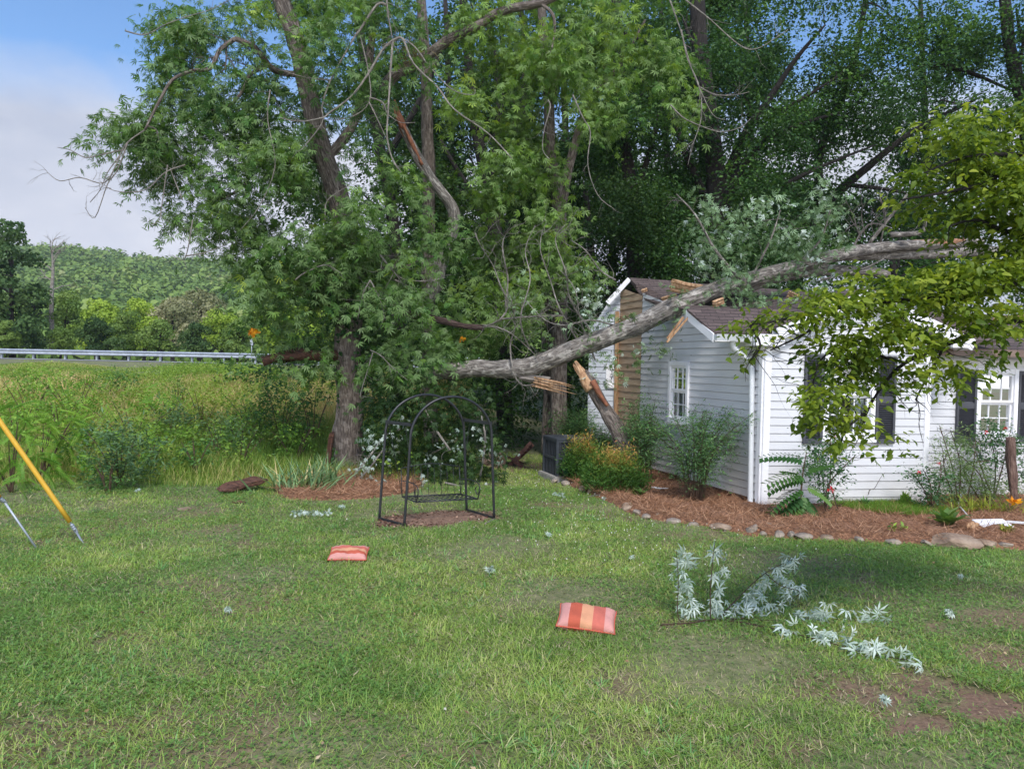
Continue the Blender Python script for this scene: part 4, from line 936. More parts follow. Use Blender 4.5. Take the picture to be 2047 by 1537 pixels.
s1_, s2_, s3_, s4_ = Q(804, 997, 9.66), Q(832, 1005.5, 9.3), Q(955, 992.5, 9.62), Q(921, 985, 9.95)
zz = (s1_.z + s2_.z + s3_.z + s4_.z) / 4
for s_ in (s1_, s2_, s3_, s4_): s_.z = zz
tb = TB()
for a_, b2_ in ((s1_, s2_), (s2_, s3_), (s3_, s4_), (s4_, s1_)): tb.tube([a_, (a_ + b2_) / 2, b2_], [.010] * 3, 6, 1)
part('seat_frame', tb.mesh('seat_frame', BLACK), seat)
tb = TB()
for k in range(1, 12): tb.tube([s1_.lerp(s4_, k / 12), s2_.lerp(s3_, k / 12)], [.0045] * 2, 5, 1)
for k in (1, 2, 3): tb.tube([s1_.lerp(s2_, k / 4), s4_.lerp(s3_, k / 4)], [.0045] * 2, 5, 1)
part('seat_mesh', tb.mesh('seat_mesh', BLACK), seat)
tb = TB(); bt1, bt2 = s1_ + Vector((-.03, .06, .36)), s4_ + Vector((-.03, .06, .36)); tb.tube([s1_, bt1], [.006] * 2, 5, 1); tb.tube([s4_, bt2], [.006] * 2, 5, 1); tb.tube([bt1, bt1.lerp(bt2, .5) + Zv * .05, bt2], [.006] * 3, 5, 4)
for k in range(1, 9): tb.tube([s1_.lerp(s4_, k / 9), bt1.lerp(bt2, k / 9) + Zv * .03], [.0032] * 2, 4, 1)
part('seat_back', tb.mesh('seat_back', BLACK), seat)
for e_, f_ in ((s1_, s2_), (s4_, s3_)):
    tb = TB(); dd = (f_ - e_); tb.tube([e_ + Zv * .2, e_ + dd * .5 + Zv * .22, e_ + dd * 1.0 + Zv * .2, e_ + dd * 1.12 + Zv * .12, e_ + dd * .98 + Zv * .06, e_ + dd * .85 + Zv * .11, e_ + dd * .92 + Zv * .15], [.0065] * 7, 5, 5); tb.tube([f_, f_ + dd * .1 + Zv * .08, f_ + dd * .12 + Zv * .13], [.0065] * 3, 5, 4)
    part('armrest', tb.mesh('armrest', BLACK), seat)
for s_, (a_, b2_) in ((s1_, (swA, swD)), (s2_, (swB, swC_)), (s4_, (swD, swA)), (s3_, (swC_, swB))):
    t_ = a_.lerp(b2_, .06) + Zv * zA; t_ = t_.lerp(((swA if a_ in (swA, swB) else swD).lerp(swB if a_ in (swA, swB) else swC_, .5)) + Zv * zA, .35)
    tb = TB(); d_ = t_ - s_; n_ = int(d_.length / .03)
    for k in range(n_):
        c_ = s_ + d_ * (k + .5) / n_; ax = d_.normalized(); o_ = ax.orthogonal().normalized() * .006 if k % 2 else ax.cross(ax.orthogonal()).normalized() * .006
        tb.tube([c_ - ax * .019 + o_ * .2, c_ + o_, c_ + ax * .019 + o_ * .2], [.0022] * 3, 4, 1); tb.tube([c_ - ax * .019 - o_ * .2, c_ - o_, c_ + ax * .019 - o_ * .2], [.0022] * 3, 4, 1)
    part('chain', tb.mesh('chain', BLACK), seat)
# ================================================================== cushions
def cushion(c, wx, wy, th, rot, tiltx, tilty, label, stripes):
    m_, t, b = mat('striped cushion fabric'); v = coords(t, 'Object'); s_ = N(t, 'ShaderNodeSeparateXYZ'); t.links.new(v, s_.inputs[0])
    ax, span = stripes
    mr_ = N(t, 'ShaderNodeMapRange'); mr_.inputs['From Min'].default_value = -span; mr_.inputs['From Max'].default_value = span; t.links.new(s_.outputs[ax], mr_.inputs['Value'])
    r_ = N(t, 'ShaderNodeValToRGB'); r_.color_ramp.interpolation = 'CONSTANT'; e = r_.color_ramp.elements
    cols = [(.53, .25, .22), (.42, .085, .045), (.56, .27, .15), (.47, .12, .085), (.53, .25, .22)]
    e[0].position = 0; e[0].color = (*cols[0], 1); e[1].position = .2; e[1].color = (*cols[1], 1)
    for k in (2, 3, 4): q = e.new(.2 * k); q.color = (*cols[k], 1)
    t.links.new(mr_.outputs[0], r_.inputs[0]); n_ = noise(t, v, 12, 6)
    t.links.new(mixc(t, .35, r_.outputs[0], ramp(t, n_, [(.3, (.6, .6, .6)), (.7, (1.1, 1.1, 1.1))]), 'MULTIPLY'), b.inputs['Base Color']); b.inputs['Roughness'].default_value = .9
    wv = N(t, 'ShaderNodeTexNoise', Scale=350.0); t.links.new(v, wv.inputs['Vector']); bump(t, b, wv.outputs['Fac'], .3, .002)
    K = 28; V = []; Fc = []
    for side in (1, -1):
        for i in range(K + 1):
            for j in range(K + 1):
                u = 2 * i / K - 1; w_ = 2 * j / K - 1; e_ = (max(0, 1 - u ** 4) * max(0, 1 - w_ ** 4)) ** .5
                pin = 1 - .055 * (1 - u * u) * abs(w_) ** 3; pin2 = 1 - .055 * (1 - w_ * w_) * abs(u) ** 3
                V.append((u * wx / 2 * pin2, w_ * wy / 2 * pin, side * th / 2 * e_ + .006 * math.sin(u * 5 + w_ * 4) * e_ + .003 * math.sin(u * 17 + w_ * 3) * e_))
    o2 = (K + 1) ** 2; ix = lambda i, j: i * (K + 1) + j
    for i in range(K):
        for j in range(K): Fc += [(ix(i, j), ix(i + 1, j), ix(i + 1, j + 1), ix(i, j + 1)), tuple(o2 + q for q in (ix(i, j), ix(i, j + 1), ix(i + 1, j + 1), ix(i + 1, j)))]
    me = bpy.data.meshes.new('cushion'); me.from_pydata(V, [], Fc); me.materials.append(m_)
    bm = bmesh.new(); bm.from_mesh(me); bmesh.ops.remove_doubles(bm, verts=bm.verts, dist=.0004); bmesh.ops.recalc_face_normals(bm, faces=bm.faces); bm.to_mesh(me); bm.free()
    for p in me.polygons: p.use_smooth = True
    o = bpy.data.objects.new('cushion', me); o.location = c; o.rotation_euler = (R(tiltx), R(tilty), R(rot)); link(o); tag(o, label, 'cushion', 'striped swing cushions on the lawn')
    pip = TB(); ed = [(-1, -1), (0, -1.0), (1, -1), (1, 0), (1, 1), (0, 1), (-1, 1), (-1, 0)]
    pts = []
    for k in range(8):
        (x0_, y0_), (x1_, y1_) = ed[k], ed[(k + 1) % 8]
        for q in range(6):
            u = x0_ + (x1_ - x0_) * q / 6; w_ = y0_ + (y1_ - y0_) * q / 6; pts.append(Vector((u * wx / 2 * (1 - .055 * (1 - w_ * w_) * abs(u) ** 3), w_ * wy / 2 * (1 - .055 * (1 - u * u) * abs(w_) ** 3), 0)))
    pts.append(pts[0]); pip.tube(pts, [.006] * len(pts), 6, 1, cap=False); pm = bpy.data.objects.new('piping', pip.mesh('piping', surf('red piping', [(.3, (.42, .07, .04)), (.7, (.5, .1, .06))], 20, .8, 0))); link(pm, o)
c_ = G(1172, 1252); cushion((c_.x, c_.y - .03, .072), .44, .29, .13, -9, 16, 4, 'near cushion with upright pink, red and peach stripes, below the other one on the lawn', ('X', .225))
c_ = G(697, 1118); cushion((c_.x, c_.y, .06), .38, .27, .10, 4, 13, 0, 'far cushion with pink and red bands running lengthwise, on the grass below the swing', ('Y', .135))
# ================================================================== guy wires
YEL = surf('yellow guy guard plastic', [(.3, (.60, .34, .03)), (.7, (.72, .43, .05))], 6, .4, 0)
def guy(label, top_, p1, p2, gr_, clampy=True):
    g = thing('guy_wire', label, 'guy wire', gr_, 'guy wires anchored in the lawn')
    dd_ = (top_ - p1).normalized(); top2 = top_ + dd_ * .9
    tb = TB(); tb.tube([top2 - dd_ * .01, top2 + dd_ * 7], [.006, .006], 6, 1); part('cable', tb.mesh('cable', STEEL), g)
    tb = TB(); tb.tube([top2, p1], [.025, .025], 12, 8); part('guard_sleeve', tb.mesh('guard_sleeve', YEL), g)
    tb = TB(); tb.tube([p1, p2], [.008, .008], 6, 1)
    d = (p2 - p1).normalized()
    for k in range(3): q = p1.lerp(p2, .35 + .2 * k); tb.tube([q - d * .012, q + d * .012], [.02, .02], 6, 1)
    tb.tube([p2 - d * .05, p2 - d * .02 + Vector((.015, 0, 0)), p2 + d * .03, p2 - d * .02 - Vector((.015, 0, 0)), p2 - d * .05], [.009] * 5, 6, 4); part('clamp', tb.mesh('clamp', STEEL), g)
    tb = TB(); tb.tube([p2, gr_], [.011, .010], 8, 1); part('anchor_rod', tb.mesh('anchor_rod', STEEL), g)
g1 = G(172, 1088); guy('longer guy wire with a yellow sleeve slanting down from the left picture edge', Q(-75, 735, 7.6), Q(140, 1043, 8.02), Q(152, 1062, 8.05), g1 - Zv * .04)
g2 = G(80, 1098); guy('guy wire whose bare steel rod leans in the bottom left corner below the yellow sleeve', Q(-60, 925, 7.3), Q(-2, 994, 7.55), Q(9, 1003, 7.6), g2 - Zv * .04)
# ================================================================== air conditioner, chair, logs
ACM = surf('dark blue grey metal', [(.3, (.030, .036, .045)), (.7, (.050, .058, .07))], 10, .5, .1)
ACD = surf('condenser fins', [(.3, (.010, .012, .015)), (.7, (.02, .023, .028))], 50, .7, .2)
a0 = G(1085, 946, .06); a1 = G(1112, 957, .06); sd = (a1 - a0); sw = sd.length; sx_ = sd.normalized(); sy_ = Vector((-sx_.y, sx_.x, 0)); 
if sy_.x < 0: sy_ = -sy_
hh = Q(1112, 880, a1.y).z - .06
ac = thing('air_conditioner', 'dark grey air conditioner unit on a pad left of the orange-tipped shrubs', 'air conditioner', (a0 + a1) / 2)
W_ = .62; ctr = a0 + sx_ * sw / 2 + sy_ * W_ / 2; AX = (sx_, sy_, Zv)
sb = SB(); sb.box(ctr + Zv * hh / 2, (sw - .04, W_ - .04, hh - .04), AX); part('fins', sb.mesh('fins', ACD), ac)
sb = SB()
for u_ in (0, 1):
    for v_ in (0, 1): sb.box(a0 + sx_ * (.015 + (sw - .03) * u_) + sy_ * (.015 + (W_ - .03) * v_) + Zv * hh / 2, (.05, .05, hh), AX, .004)
for z_ in (.03, hh * .52, hh - .02):
    for u_ in (0, 1): sb.box(a0 + sx_ * (.012 + (sw - .024) * u_) + sy_ * W_ / 2 + Zv * z_, (.028, W_ - .06, .04), AX)
    for v_ in (0, 1): sb.box(a0 + sx_ * sw / 2 + sy_ * (.012 + (W_ - .024) * v_) + Zv * z_, (sw - .06, .028, .04), AX)
for k in range(1, 9):
    sb.box(a0 + sx_ * sw * k / 9 + sy_ * .008 + Zv * hh / 2, (.008, .01, hh - .06), AX); sb.box(a0 + sx_ * .008 + sy_ * W_ * k / 9 + Zv * hh / 2, (.01, .008, hh - .06), AX); sb.box(a0 + sx_ * (sw - .008) + sy_ * W_ * k / 9 + Zv * hh / 2, (.01, .008, hh - .06), AX)
part('cage', sb.mesh('cage', ACM), ac)
sb = SB(); sb.box(ctr + Zv * (hh + .012), (sw + .03, W_ + .03, .035), AX, .01); part('top_cover', sb.mesh('top_cover', ACM), ac)
tb = TB()
for rr_ in (.08, .13, .18, .23):
    tb.tube([ctr + Zv * (hh + .04) + sx_ * rr_ * .8 * math.cos(q * .3927) + sy_ * rr_ * math.sin(q * .3927) for q in range(17)], [.004] * 17, 4, 1)
part('fan_grille', tb.mesh('fan_grille', ACM), ac)
CONC = surf('concrete', [(.3, (.20, .19, .17)), (.7, (.36, .34, .31))], 12, .9, .4)
sb = SB(); sb.box(ctr + Zv * -.01, (sw + .14, W_ + .14, .11), AX, .012); top('concrete_pad', sb.mesh('concrete_pad', CONC), 'grey concrete pad under the air conditioner unit', 'concrete pad')
PVC = surf('grey white pvc', [(.3, (.48, .49, .50)), (.7, (.6, .61, .62))], 8, .5, 0)
vp = thing('utility_pipe', 'pale plastic pipe with grey boxes standing between the air conditioner and the shrub', 'pipe', G(1129, 960))
tb = TB(); tb.tube([G(1129, 960), Q(1129, 885, G(1129, 960).y)], [.04, .04], 10, 1); part('pipe', tb.mesh('pipe', PVC), vp)
sb = SB(); Yp = G(1129, 960).y - .05
for (y0_, y1_) in ((908, 923), (926, 938)): sb.box(Q(1128.5, (y0_ + y1_) / 2, Yp), (S(11, Yp), .09, S(y1_ - y0_, Yp)), bevel=.01)
part('junction_box', sb.mesh('junction_box', PVC), vp)
REDW = surf('weathered red brown wood', [(.3, (.055, .022, .016)), (.7, (.13, .06, .045))], 9, .8, .4, 'Object', (1, 1, 1))
chair = thing('overturned_chair', 'overturned red-brown wooden folding chair on the grass left of the air conditioner', 'chair', G(1030, 930))
Yc = G(1030, 935).y
def cb(n_, a_, b2_, w_, h_): sb = SB(); sb.beam(a_, b2_, w_, h_, bevel=.004); part(n_, sb.mesh(n_, REDW), chair)
cb('leg', Q(1013, 936, Yc), Q(1062, 884, Yc + .1), .03, .07); cb('leg', Q(1020, 932, Yc + .45), Q(1066, 888, Yc + .5), .03, .07)
cb('leg', Q(1025, 921, Yc), Q(1055, 939, Yc - .15), .03, .06); cb('leg', Q(1030, 920, Yc + .45), Q(1060, 934, Yc + .4), .03, .06)
for k in range(5): cb('slat', Q(1008 + k * 5, 912 + k * 2.2, Yc - .05), Q(1014 + k * 5, 911 + k * 2.2, Yc + .5), .05, .018)
for k in range(4): cb('slat', Q(1040 + k * 6, 909 - k * 6.4, Yc + .06), Q(1044 + k * 6, 909 - k * 6.4, Yc + .5), .05, .018)
def log(label, a_, b2_, r_, end=True):
    L_ = thing('log', label, 'log', a_); tb = TB(); tb.tube([a_, (a_ + b2_) / 2, b2_], [r_, r_ * 1.02, r_], 16, 3, .05, cap=False); part('bark', tb.mesh('bark', LOGB), L_)
    sb = SB(); d = (b2_ - a_).normalized(); o_ = d.orthogonal().normalized(); p_ = d.cross(o_)
    for e_, sg in ((a_, -1), (b2_, 1)): sb.poly([e_ - d * sg * .004 + (o_ * math.cos(q * math.pi / 8) + p_ * math.sin(q * math.pi / 8)) * r_ * .98 for q in range(16)], d * sg * .012)
    part('cut_end', sb.mesh('cut_end', WOODE), L_)
LOGB = barkmat('pale log bark', (.14, .09, .07), (.30, .21, .17), (.45, .34, .29), .2)
WOODE = surf('sawn log end', [(.3, (.16, .10, .07)), (.7, (.30, .20, .14))], 12, .9, .3)
Yl = G(990, 935).y
log('pale pinkish cut log lying behind the right leg of the swing', Q(975, 918, Yl), Q(1003, 921, Yl - .15), S(17, Yl) * .95)
for i, (px, py, r_, lb) in enumerate(((973, 931, 8, 'leftmost small stone in front of the pale cut log'), (984, 933, 9, 'middle round stone in front of the pale cut log'), (996, 932, 8, 'right small stone under the end of the pale cut log'))):
    c_ = G(px, py + 4); sb = SB(); bmesh.ops.create_icosphere(sb.bm, subdivisions=3, radius=S(r_, c_.y) * .9)
    for v in sb.bm.verts: v.co *= 1 + .3 * mnoise.noise(v.co * 9 + Vector((i, 0, 0))); v.co.z *= .75
    me = sb.mesh('stone', ROCKB, True); o = bpy.data.objects.new('stone', me); o.location = (c_.x, c_.y, S(r_, c_.y) * .5); link(o); tag(o, lb, 'stone', 'stones around the cut log')
slabwood('bark_slab', 'long dark slab of rotten bark on the grass left of the iris clump', G(441, 980, .06), G(528, 958, .16), .26, .09, ROT, 'bark slab')
slabwood('bark_flake', 'small reddish wood flake in the grass below the dark bark slab', G(355, 1018, .03), G(382, 1016, .03), .12, .02, ROCKB, 'wood flake')
slabwood('bark_flake', 'brown bark flake in the grass between the bark slab and the iris clump', G(468, 1003, .03), G(490, 1005, .03), .1, .02, ROT, 'bark flake')
# ================================================================== LEAF MATERIALS
SILVERB = (.30, .38, .33)
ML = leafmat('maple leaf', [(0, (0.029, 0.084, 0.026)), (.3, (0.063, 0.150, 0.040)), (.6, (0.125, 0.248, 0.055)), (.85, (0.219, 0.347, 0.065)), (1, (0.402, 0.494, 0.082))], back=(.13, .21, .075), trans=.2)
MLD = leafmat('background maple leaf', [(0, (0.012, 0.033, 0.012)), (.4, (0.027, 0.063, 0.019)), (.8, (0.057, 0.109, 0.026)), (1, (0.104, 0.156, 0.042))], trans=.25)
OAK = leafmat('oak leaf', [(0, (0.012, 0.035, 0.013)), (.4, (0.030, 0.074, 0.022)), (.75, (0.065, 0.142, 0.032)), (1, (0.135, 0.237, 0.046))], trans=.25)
SILV = leafmat('turned silver leaf', [(0, (0.204, 0.281, 0.230)), (.4, (0.357, 0.442, 0.383)), (.8, (0.493, 0.570, 0.518)), (1, (0.612, 0.680, 0.637))], trans=.12)
SILV2 = leafmat('half turned leaf', [(0, (0.045, 0.105, 0.030)), (.4, (0.105, 0.180, 0.060)), (.62, (0.150, 0.240, 0.090)), (.7, (0.495, 0.630, 0.525)), (1, (0.750, 0.800, 0.780))], trans=.2)
SILV3 = leafmat('wilting grey green leaf', [(0, (0.057, 0.115, 0.043)), (.4, (0.149, 0.242, 0.117)), (.75, (0.252, 0.369, 0.213)), (1, (0.412, 0.548, 0.362))], trans=.2)
DOG = leafmat('dogwood leaf', [(0, (0.039, 0.086, 0.010)), (.35, (0.094, 0.152, 0.019)), (.7, (0.210, 0.277, 0.032)), (1, (0.354, 0.395, 0.055))], trans=.38)
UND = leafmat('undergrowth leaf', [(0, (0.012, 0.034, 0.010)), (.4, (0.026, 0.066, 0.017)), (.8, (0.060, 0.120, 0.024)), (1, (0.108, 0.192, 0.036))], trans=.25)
BRI = leafmat('bright undergrowth leaf', [(0, (0.067, 0.157, 0.027)), (.5, (0.168, 0.314, 0.049)), (1, (0.381, 0.538, 0.090))], trans=.3)
def tr(px, py, Y): return Q(px, py, Y)
def limb(tb, pts, w0, w1, sides=10, rough=.12, sub=4, ws=None):
    """pts (px,py,Y); widths in photo pixels at both ends"""
    P = [Q(*p) for p in pts]; n = len(P); rr = [S(w0 + (w1 - w0) * i / (n - 1), pts[i][2]) / 2 for i in range(n)]
    if ws: rr = [S(ws[i], pts[i][2]) / 2 for i in range(n)]
    tb.tube(P, rr, sides, sub, rough, seed=random.random() * 9); return P
def twigfan(tb, P, n, length, r, lvl=1, spread=.7, curl=.2, grav=-.04, start=1):
    for _ in range(n):
        i = random.randrange(start, len(P)); d = (P[i] - P[i - 1]).normalized(); o = Vector((random.gauss(0, 1), random.gauss(0, .6), random.gauss(0, 1))).normalized()
        tb.grow(P[i - 1].lerp(P[i], random.random()), d * .6 + o * spread, length * random.uniform(.5, 1.2), r, lvl, spread, curl, grav, 5, 2, random, None, 4)
# ================================================================== MAIN TREE
mt = thing('maple_tree', 'tall leaning maple with furrowed grey trunk and drooping foliage left of the swing', 'tree', (Q(698, 930, 14.0).x, 14.0, 0))
tb = TB()
P = limb(tb, [(699, 950, 13.95), (697, 925, 13.95), (697, 870, 13.95), (700, 800, 13.95), (694, 700, 13.9), (700, 600, 13.9), (694, 500, 13.8), (680, 410, 13.7), (645, 308, 13.6), (619, 198, 13.5), (595, 89, 13.4), (561, 0, 13.3), (530, -110, 13.2)], 62, 30, 18, .14)
for a_ in range(6):   # root flare
    th = a_ * 1.05 + .3; b0 = Vector((P[0].x, P[0].y, 0)); tb.tube([b0 + Vector((math.cos(th) * .12, math.sin(th) * .12, .45)), b0 + Vector((math.cos(th) * .22, math.sin(th) * .22, .12)), b0 + Vector((math.cos(th) * .36, math.sin(th) * .36, -.06))], [.12, .11, .06], 8, 3, .1)
part('trunk', tb.mesh('trunk', BARK), mt)
tb = TB()
LM = [([(600, 150, 13.5), (548, 140, 13.2), (510, 95, 13.0), (470, 78, 12.9)], 13, 9), ([(470, 78, 12.9), (440, 100, 12.7), (420, 138, 12.6), (385, 142, 12.6), (345, 160, 12.5), (320, 200, 12.4), (290, 260, 12.3)], 9, 5),
      ([(470, 78, 12.9), (455, 90, 12.8), (452, 120, 12.8), (450, 145, 12.8)], 4, 2), ([(540, 130, 13.2), (500, 150, 13), (480, 190, 12.9), (445, 225, 12.8)], 9, 4), ([(630, 318, 13.6), (560, 325, 13.3), (510, 322, 13.1), (490, 370, 13), (440, 400, 12.9)], 11, 4),
      ([(690, 480, 13.8), (640, 520, 13.5), (590, 560, 13.2)], 12, 4), ([(700, 560, 13.8), (760, 540, 13.5), (820, 530, 13.3)], 12, 4), ([(650, 320, 13.6), (700, 260, 13.7), (730, 180, 13.8), (745, 60, 13.9), (750, -60, 14)], 20, 14)]
for pts, w0, w1 in LM: Pq = limb(tb, pts, w0, w1, 8); twigfan(tb, Pq, 5, .7, .012)
part('limbs', tb.mesh('limbs', BARK), mt)
mcl = [(300, 290, 60, 42, .6), (250, 250, 45, 26, .4), (225, 300, 40, 30, .4), (350, 240, 60, 50, .6), (340, 330, 55, 50, .6), (400, 170, 70, 55, .7), (330, 150, 40, 40, .5), (370, 90, 55, 50, .6), (350, 40, 40, 40, .6), (450, 60, 70, 50, .8), (430, 280, 65, 60, .8), (470, 200, 60, 60, .8),
       (530, 80, 60, 60, .8), (520, 180, 55, 60, .8), (560, 270, 60, 60, .8), (480, 330, 60, 45, .7), (380, 400, 55, 45, .6), (420, 360, 45, 30, .5), (360, 430, 35, 30, .4), (460, 440, 55, 50, .6), (560, 350, 55, 50, .7), (620, 400, 60, 50, .7), (540, 460, 65, 45, .7), (500, 530, 60, 45, .7),
       (600, 500, 60, 50, .8, 1.3), (560, 580, 60, 45, .8, 1.3), (640, 560, 60, 50, .8, 1.3), (690, 500, 60, 60, .7, 1.2), (740, 440, 60, 50, .7, 1.2), (790, 390, 50, 50, .7), (700, 400, 60, 40, .7), (660, 340, 50, 40, .7), (720, 330, 55, 45, .7), (770, 480, 60, 50, .7, 1.2), (730, 560, 70, 50, .7, 1.3), (810, 540, 55, 45, .7), (660, 640, 60, 35, .7),
       (520, 620, 45, 35, .6), (780, 620, 60, 45, .7, 1.2), (860, 580, 50, 40, .6), (740, 680, 60, 40, .6, 1.2), (620, 700, 50, 28, .5), (560, 690, 45, 25, .5), (830, 690, 60, 40, .6, 1.2), (900, 700, 45, 30, .5), (640, 750, 40, 25, .4), (780, 745, 50, 28, .5), (600, 20, 60, 40, .8), (660, 60, 60, 50, .8), (680, 150, 55, 55, .8), (640, 230, 45, 40, .6), (740, 130, 50, 60, .7), (700, 240, 50, 50, .7), (760, 20, 70, 40, .8), (850, 120, 45, 40, .6), (500, -40, 120, 50, 1.2), (700, -50, 140, 50, 1.4), (880, 480, 40, 50, .5)]
tkx = lambda y: float(np.interp(y, [0, 89, 198, 308, 410, 500, 600, 700, 800], [561, 595, 619, 645, 680, 694, 700, 694, 700]))
mcl = [(c[0], c[1], (14.6 + random.uniform(0, .5)) if (abs(c[0] - tkx(c[1])) < c[2] * .9 and not 430 < c[1] < 640) else 13.1 + random.uniform(-.5, .9), *c[2:]) for c in mcl]
def gaps(B, fn_=.33, s=1.6):  # leave sky holes
    return np.array([mnoise.noise(Vector((p[0] * s, p[1] * s, p[2] * s))) for p in B]) > -fn_
mcl += [(870, 748, 12.7, 26, 14, .25), (850, 735, 12.8, 40, 22, .3)]
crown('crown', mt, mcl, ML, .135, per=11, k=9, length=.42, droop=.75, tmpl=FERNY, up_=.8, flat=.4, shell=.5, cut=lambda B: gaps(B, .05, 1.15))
tb = TB()
DB = [[(774, -10), (774, 17), (785, 82)], [(785, 82), (765, 100), (737, 147), (703, 192), (660, 225), (644, 236), (600, 243), (560, 236)], [(785, 82), (805, 78), (826, 127), (874, 174), (908, 219), (976, 267), (1024, 318)], [(785, 82), (781, 137), (776, 219), (774, 274), (785, 320), (802, 345)],
      [(774, 12), (754, 10), (720, 60), (706, 79), (661, 161), (644, 212), (644, 246), (610, 291)], [(720, 72), (737, 147), (738, 205), (700, 235), (646, 240)], [(738, 205), (760, 250), (778, 290)], [(738, 195), (765, 205), (775, 228), (800, 245), (830, 245)], [(805, 78), (830, 95), (860, 135), (905, 180), (945, 190), (950, 180)],
      [(661, 161), (610, 155), (560, 140)], [(290, 260), (255, 285), (240, 310), (215, 345), (200, 380), (180, 405)], [(255, 285), (235, 340), (215, 368), (190, 435), (170, 415)], [(240, 312), (210, 365), (160, 355), (120, 362), (95, 345)], [(245, 300), (200, 310), (170, 315), (140, 300), (115, 295)], [(370, 330), (330, 345), (290, 380), (230, 382), (200, 362)],
      [(250, 62), (290, 70), (330, 50), (370, 35), (420, 20), (460, 0)], [(335, 330), (325, 400), (318, 440), (300, 450)], [(385, 440), (375, 500), (365, 520), (345, 510)], [(370, 512), (410, 505), (450, 490)], [(365, 400), (345, 350), (340, 335)], [(650, 440), (655, 400), (700, 370)], [(590, 560), (610, 545), (650, 530), (680, 545)], [(740, 560), (725, 590), (715, 640)], [(740, 560), (760, 600), (770, 640)],
      [(740, 700), (760, 710), (790, 740), (815, 760)], [(745, 705), (735, 740), (720, 790), (728, 795)], [(540, 180), (535, 240), (550, 330), (520, 410), (480, 460)], [(1095, 200), (1100, 215), (1088, 260), (1085, 300), (1100, 320)], [(1145, 190), (1165, 235), (1180, 265), (1175, 330), (1195, 390), (1230, 420)]]
for L_ in DB:
    P = [Q(a_, b2_, 12.3) for a_, b2_ in L_]; r_ = .021 if L_[0][1] < 15 or L_[0] == (785, 82) else .012
    tb.tube(P, [r_ * (1 - .6 * i / (len(P) - 1)) for i in range(len(P))], 6, 4, .1); twigfan(tb, P, 6, .35, r_ * .33, 1, .7, .25, .02)
part('bare_branches', tb.mesh('bare_branches', TWIG), mt)
# ivy on the trunk
IVY = leafmat('ivy leaf', [(0, (.012, .04, .012)), (.6, (.03, .085, .02)), (1, (.08, .15, .03))], trans=.15)
B, D, T = clump_pts([(738, 880, 13.8, 16, 60, .2), (748, 800, 13.8, 24, 60, .25), (665, 920, 13.8, 12, 40, .12), (690, 640, 13.7, 30, 60, .25), (735, 720, 13.7, 30, 50, .2), (670, 740, 13.7, 18, 60, .2, .5)], 9)
C, A, Nn, Sz, rr = sprays(B, D, 5, .12, .8, .07, crnd=T); Nn = Nn * .5 + np.array([0, -1.2, .3]); part('ivy', place('ivy', C, A, Nn, Sz, lobes((-60, 0, 60), (.6, 1, .6), .26), IVY, rr), mt)
# broken limb and second stem
t2 = thing('broken_tree', 'pale trunk behind the big maple whose curved limb snapped to a splintered tip', 'tree', (Q(856, 900, 15.5).x, 15.5, 0))
tb = TB(); limb(tb, [(862, 900, 15.5), (858, 700, 15.4), (856, 480, 15.2), (857, 342, 15.0), (853, 240, 14.9), (852, 150, 14.8), (845, 50, 14.7), (838, -60, 14.6)], 30, 18, 14, .1)
part('trunk', tb.mesh('trunk', BARK), t2)
tb = TB(); P = limb(tb, [(856, 600, 15.0), (872, 560, 14.9), (884, 520, 14.8), (893, 492, 14.7), (908, 445, 14.6), (902, 410, 14.5), (870, 369, 14.4), (836, 315, 14.3), (818, 280, 14.3), (803, 253, 14.3)], 30, 16, 14, .15)
part('snapped_limb', tb.mesh('snapped_limb', BARKF), t2)
tb = TB(); limb(tb, [(812, 272, 14.28), (800, 240, 14.25), (795, 220, 14.25), (789, 200, 14.25)], 15, 2, 7, .5); limb(tb, [(806, 258, 14.25), (793, 235, 14.2), (787, 215, 14.2)], 9, 1, 5, .5); limb(tb, [(845, 330, 14.25), (825, 290, 14.2), (806, 250, 14.2)], 8, 6, 6, .5); part('torn_end', tb.mesh('torn_end', surf('torn reddish wood', [(.3, (.13, .04, .02)), (.7, (.36, .15, .08))], 9, .85, .5)), t2)
tb = TB(); P = limb(tb, [(770, 185, 14.6), (785, 154, 14.5), (839, 123, 14.4), (891, 85, 14.4), (956, 51, 14.3), (1010, 20, 14.3), (1079, 7, 14.2), (1140, -20, 14.2)], 24, 15, 12, .14); P2 = limb(tb, [(1079, 7, 14.2), (1105, 30, 14.1), (1108, 70, 14.1), (1100, 110, 14)], 8, 3, 6)
part('crossing_limb', tb.mesh('crossing_limb', BARK), t2)
# nest-like clump of dry twigs on the limb
B = np.array(Q(825, 108, 14.2)) + rng.normal(0, .10, (260, 3)) * [1.2, .8, .9]
me = place('twig_nest', B, rng.normal(0, 1, (260, 3)), rng.normal(0, 1, (260, 3)), rng.uniform(.1, .3, 260), BLADE, leafmat('dry nest twigs', [(0, (.10, .08, .03)), (1, (.32, .27, .12))], trans=.1), None, np.full(260, .012)); top('twig_nest', me, 'yellowish tangle of dry twigs perched on the crossing limb near the top', 'nest')
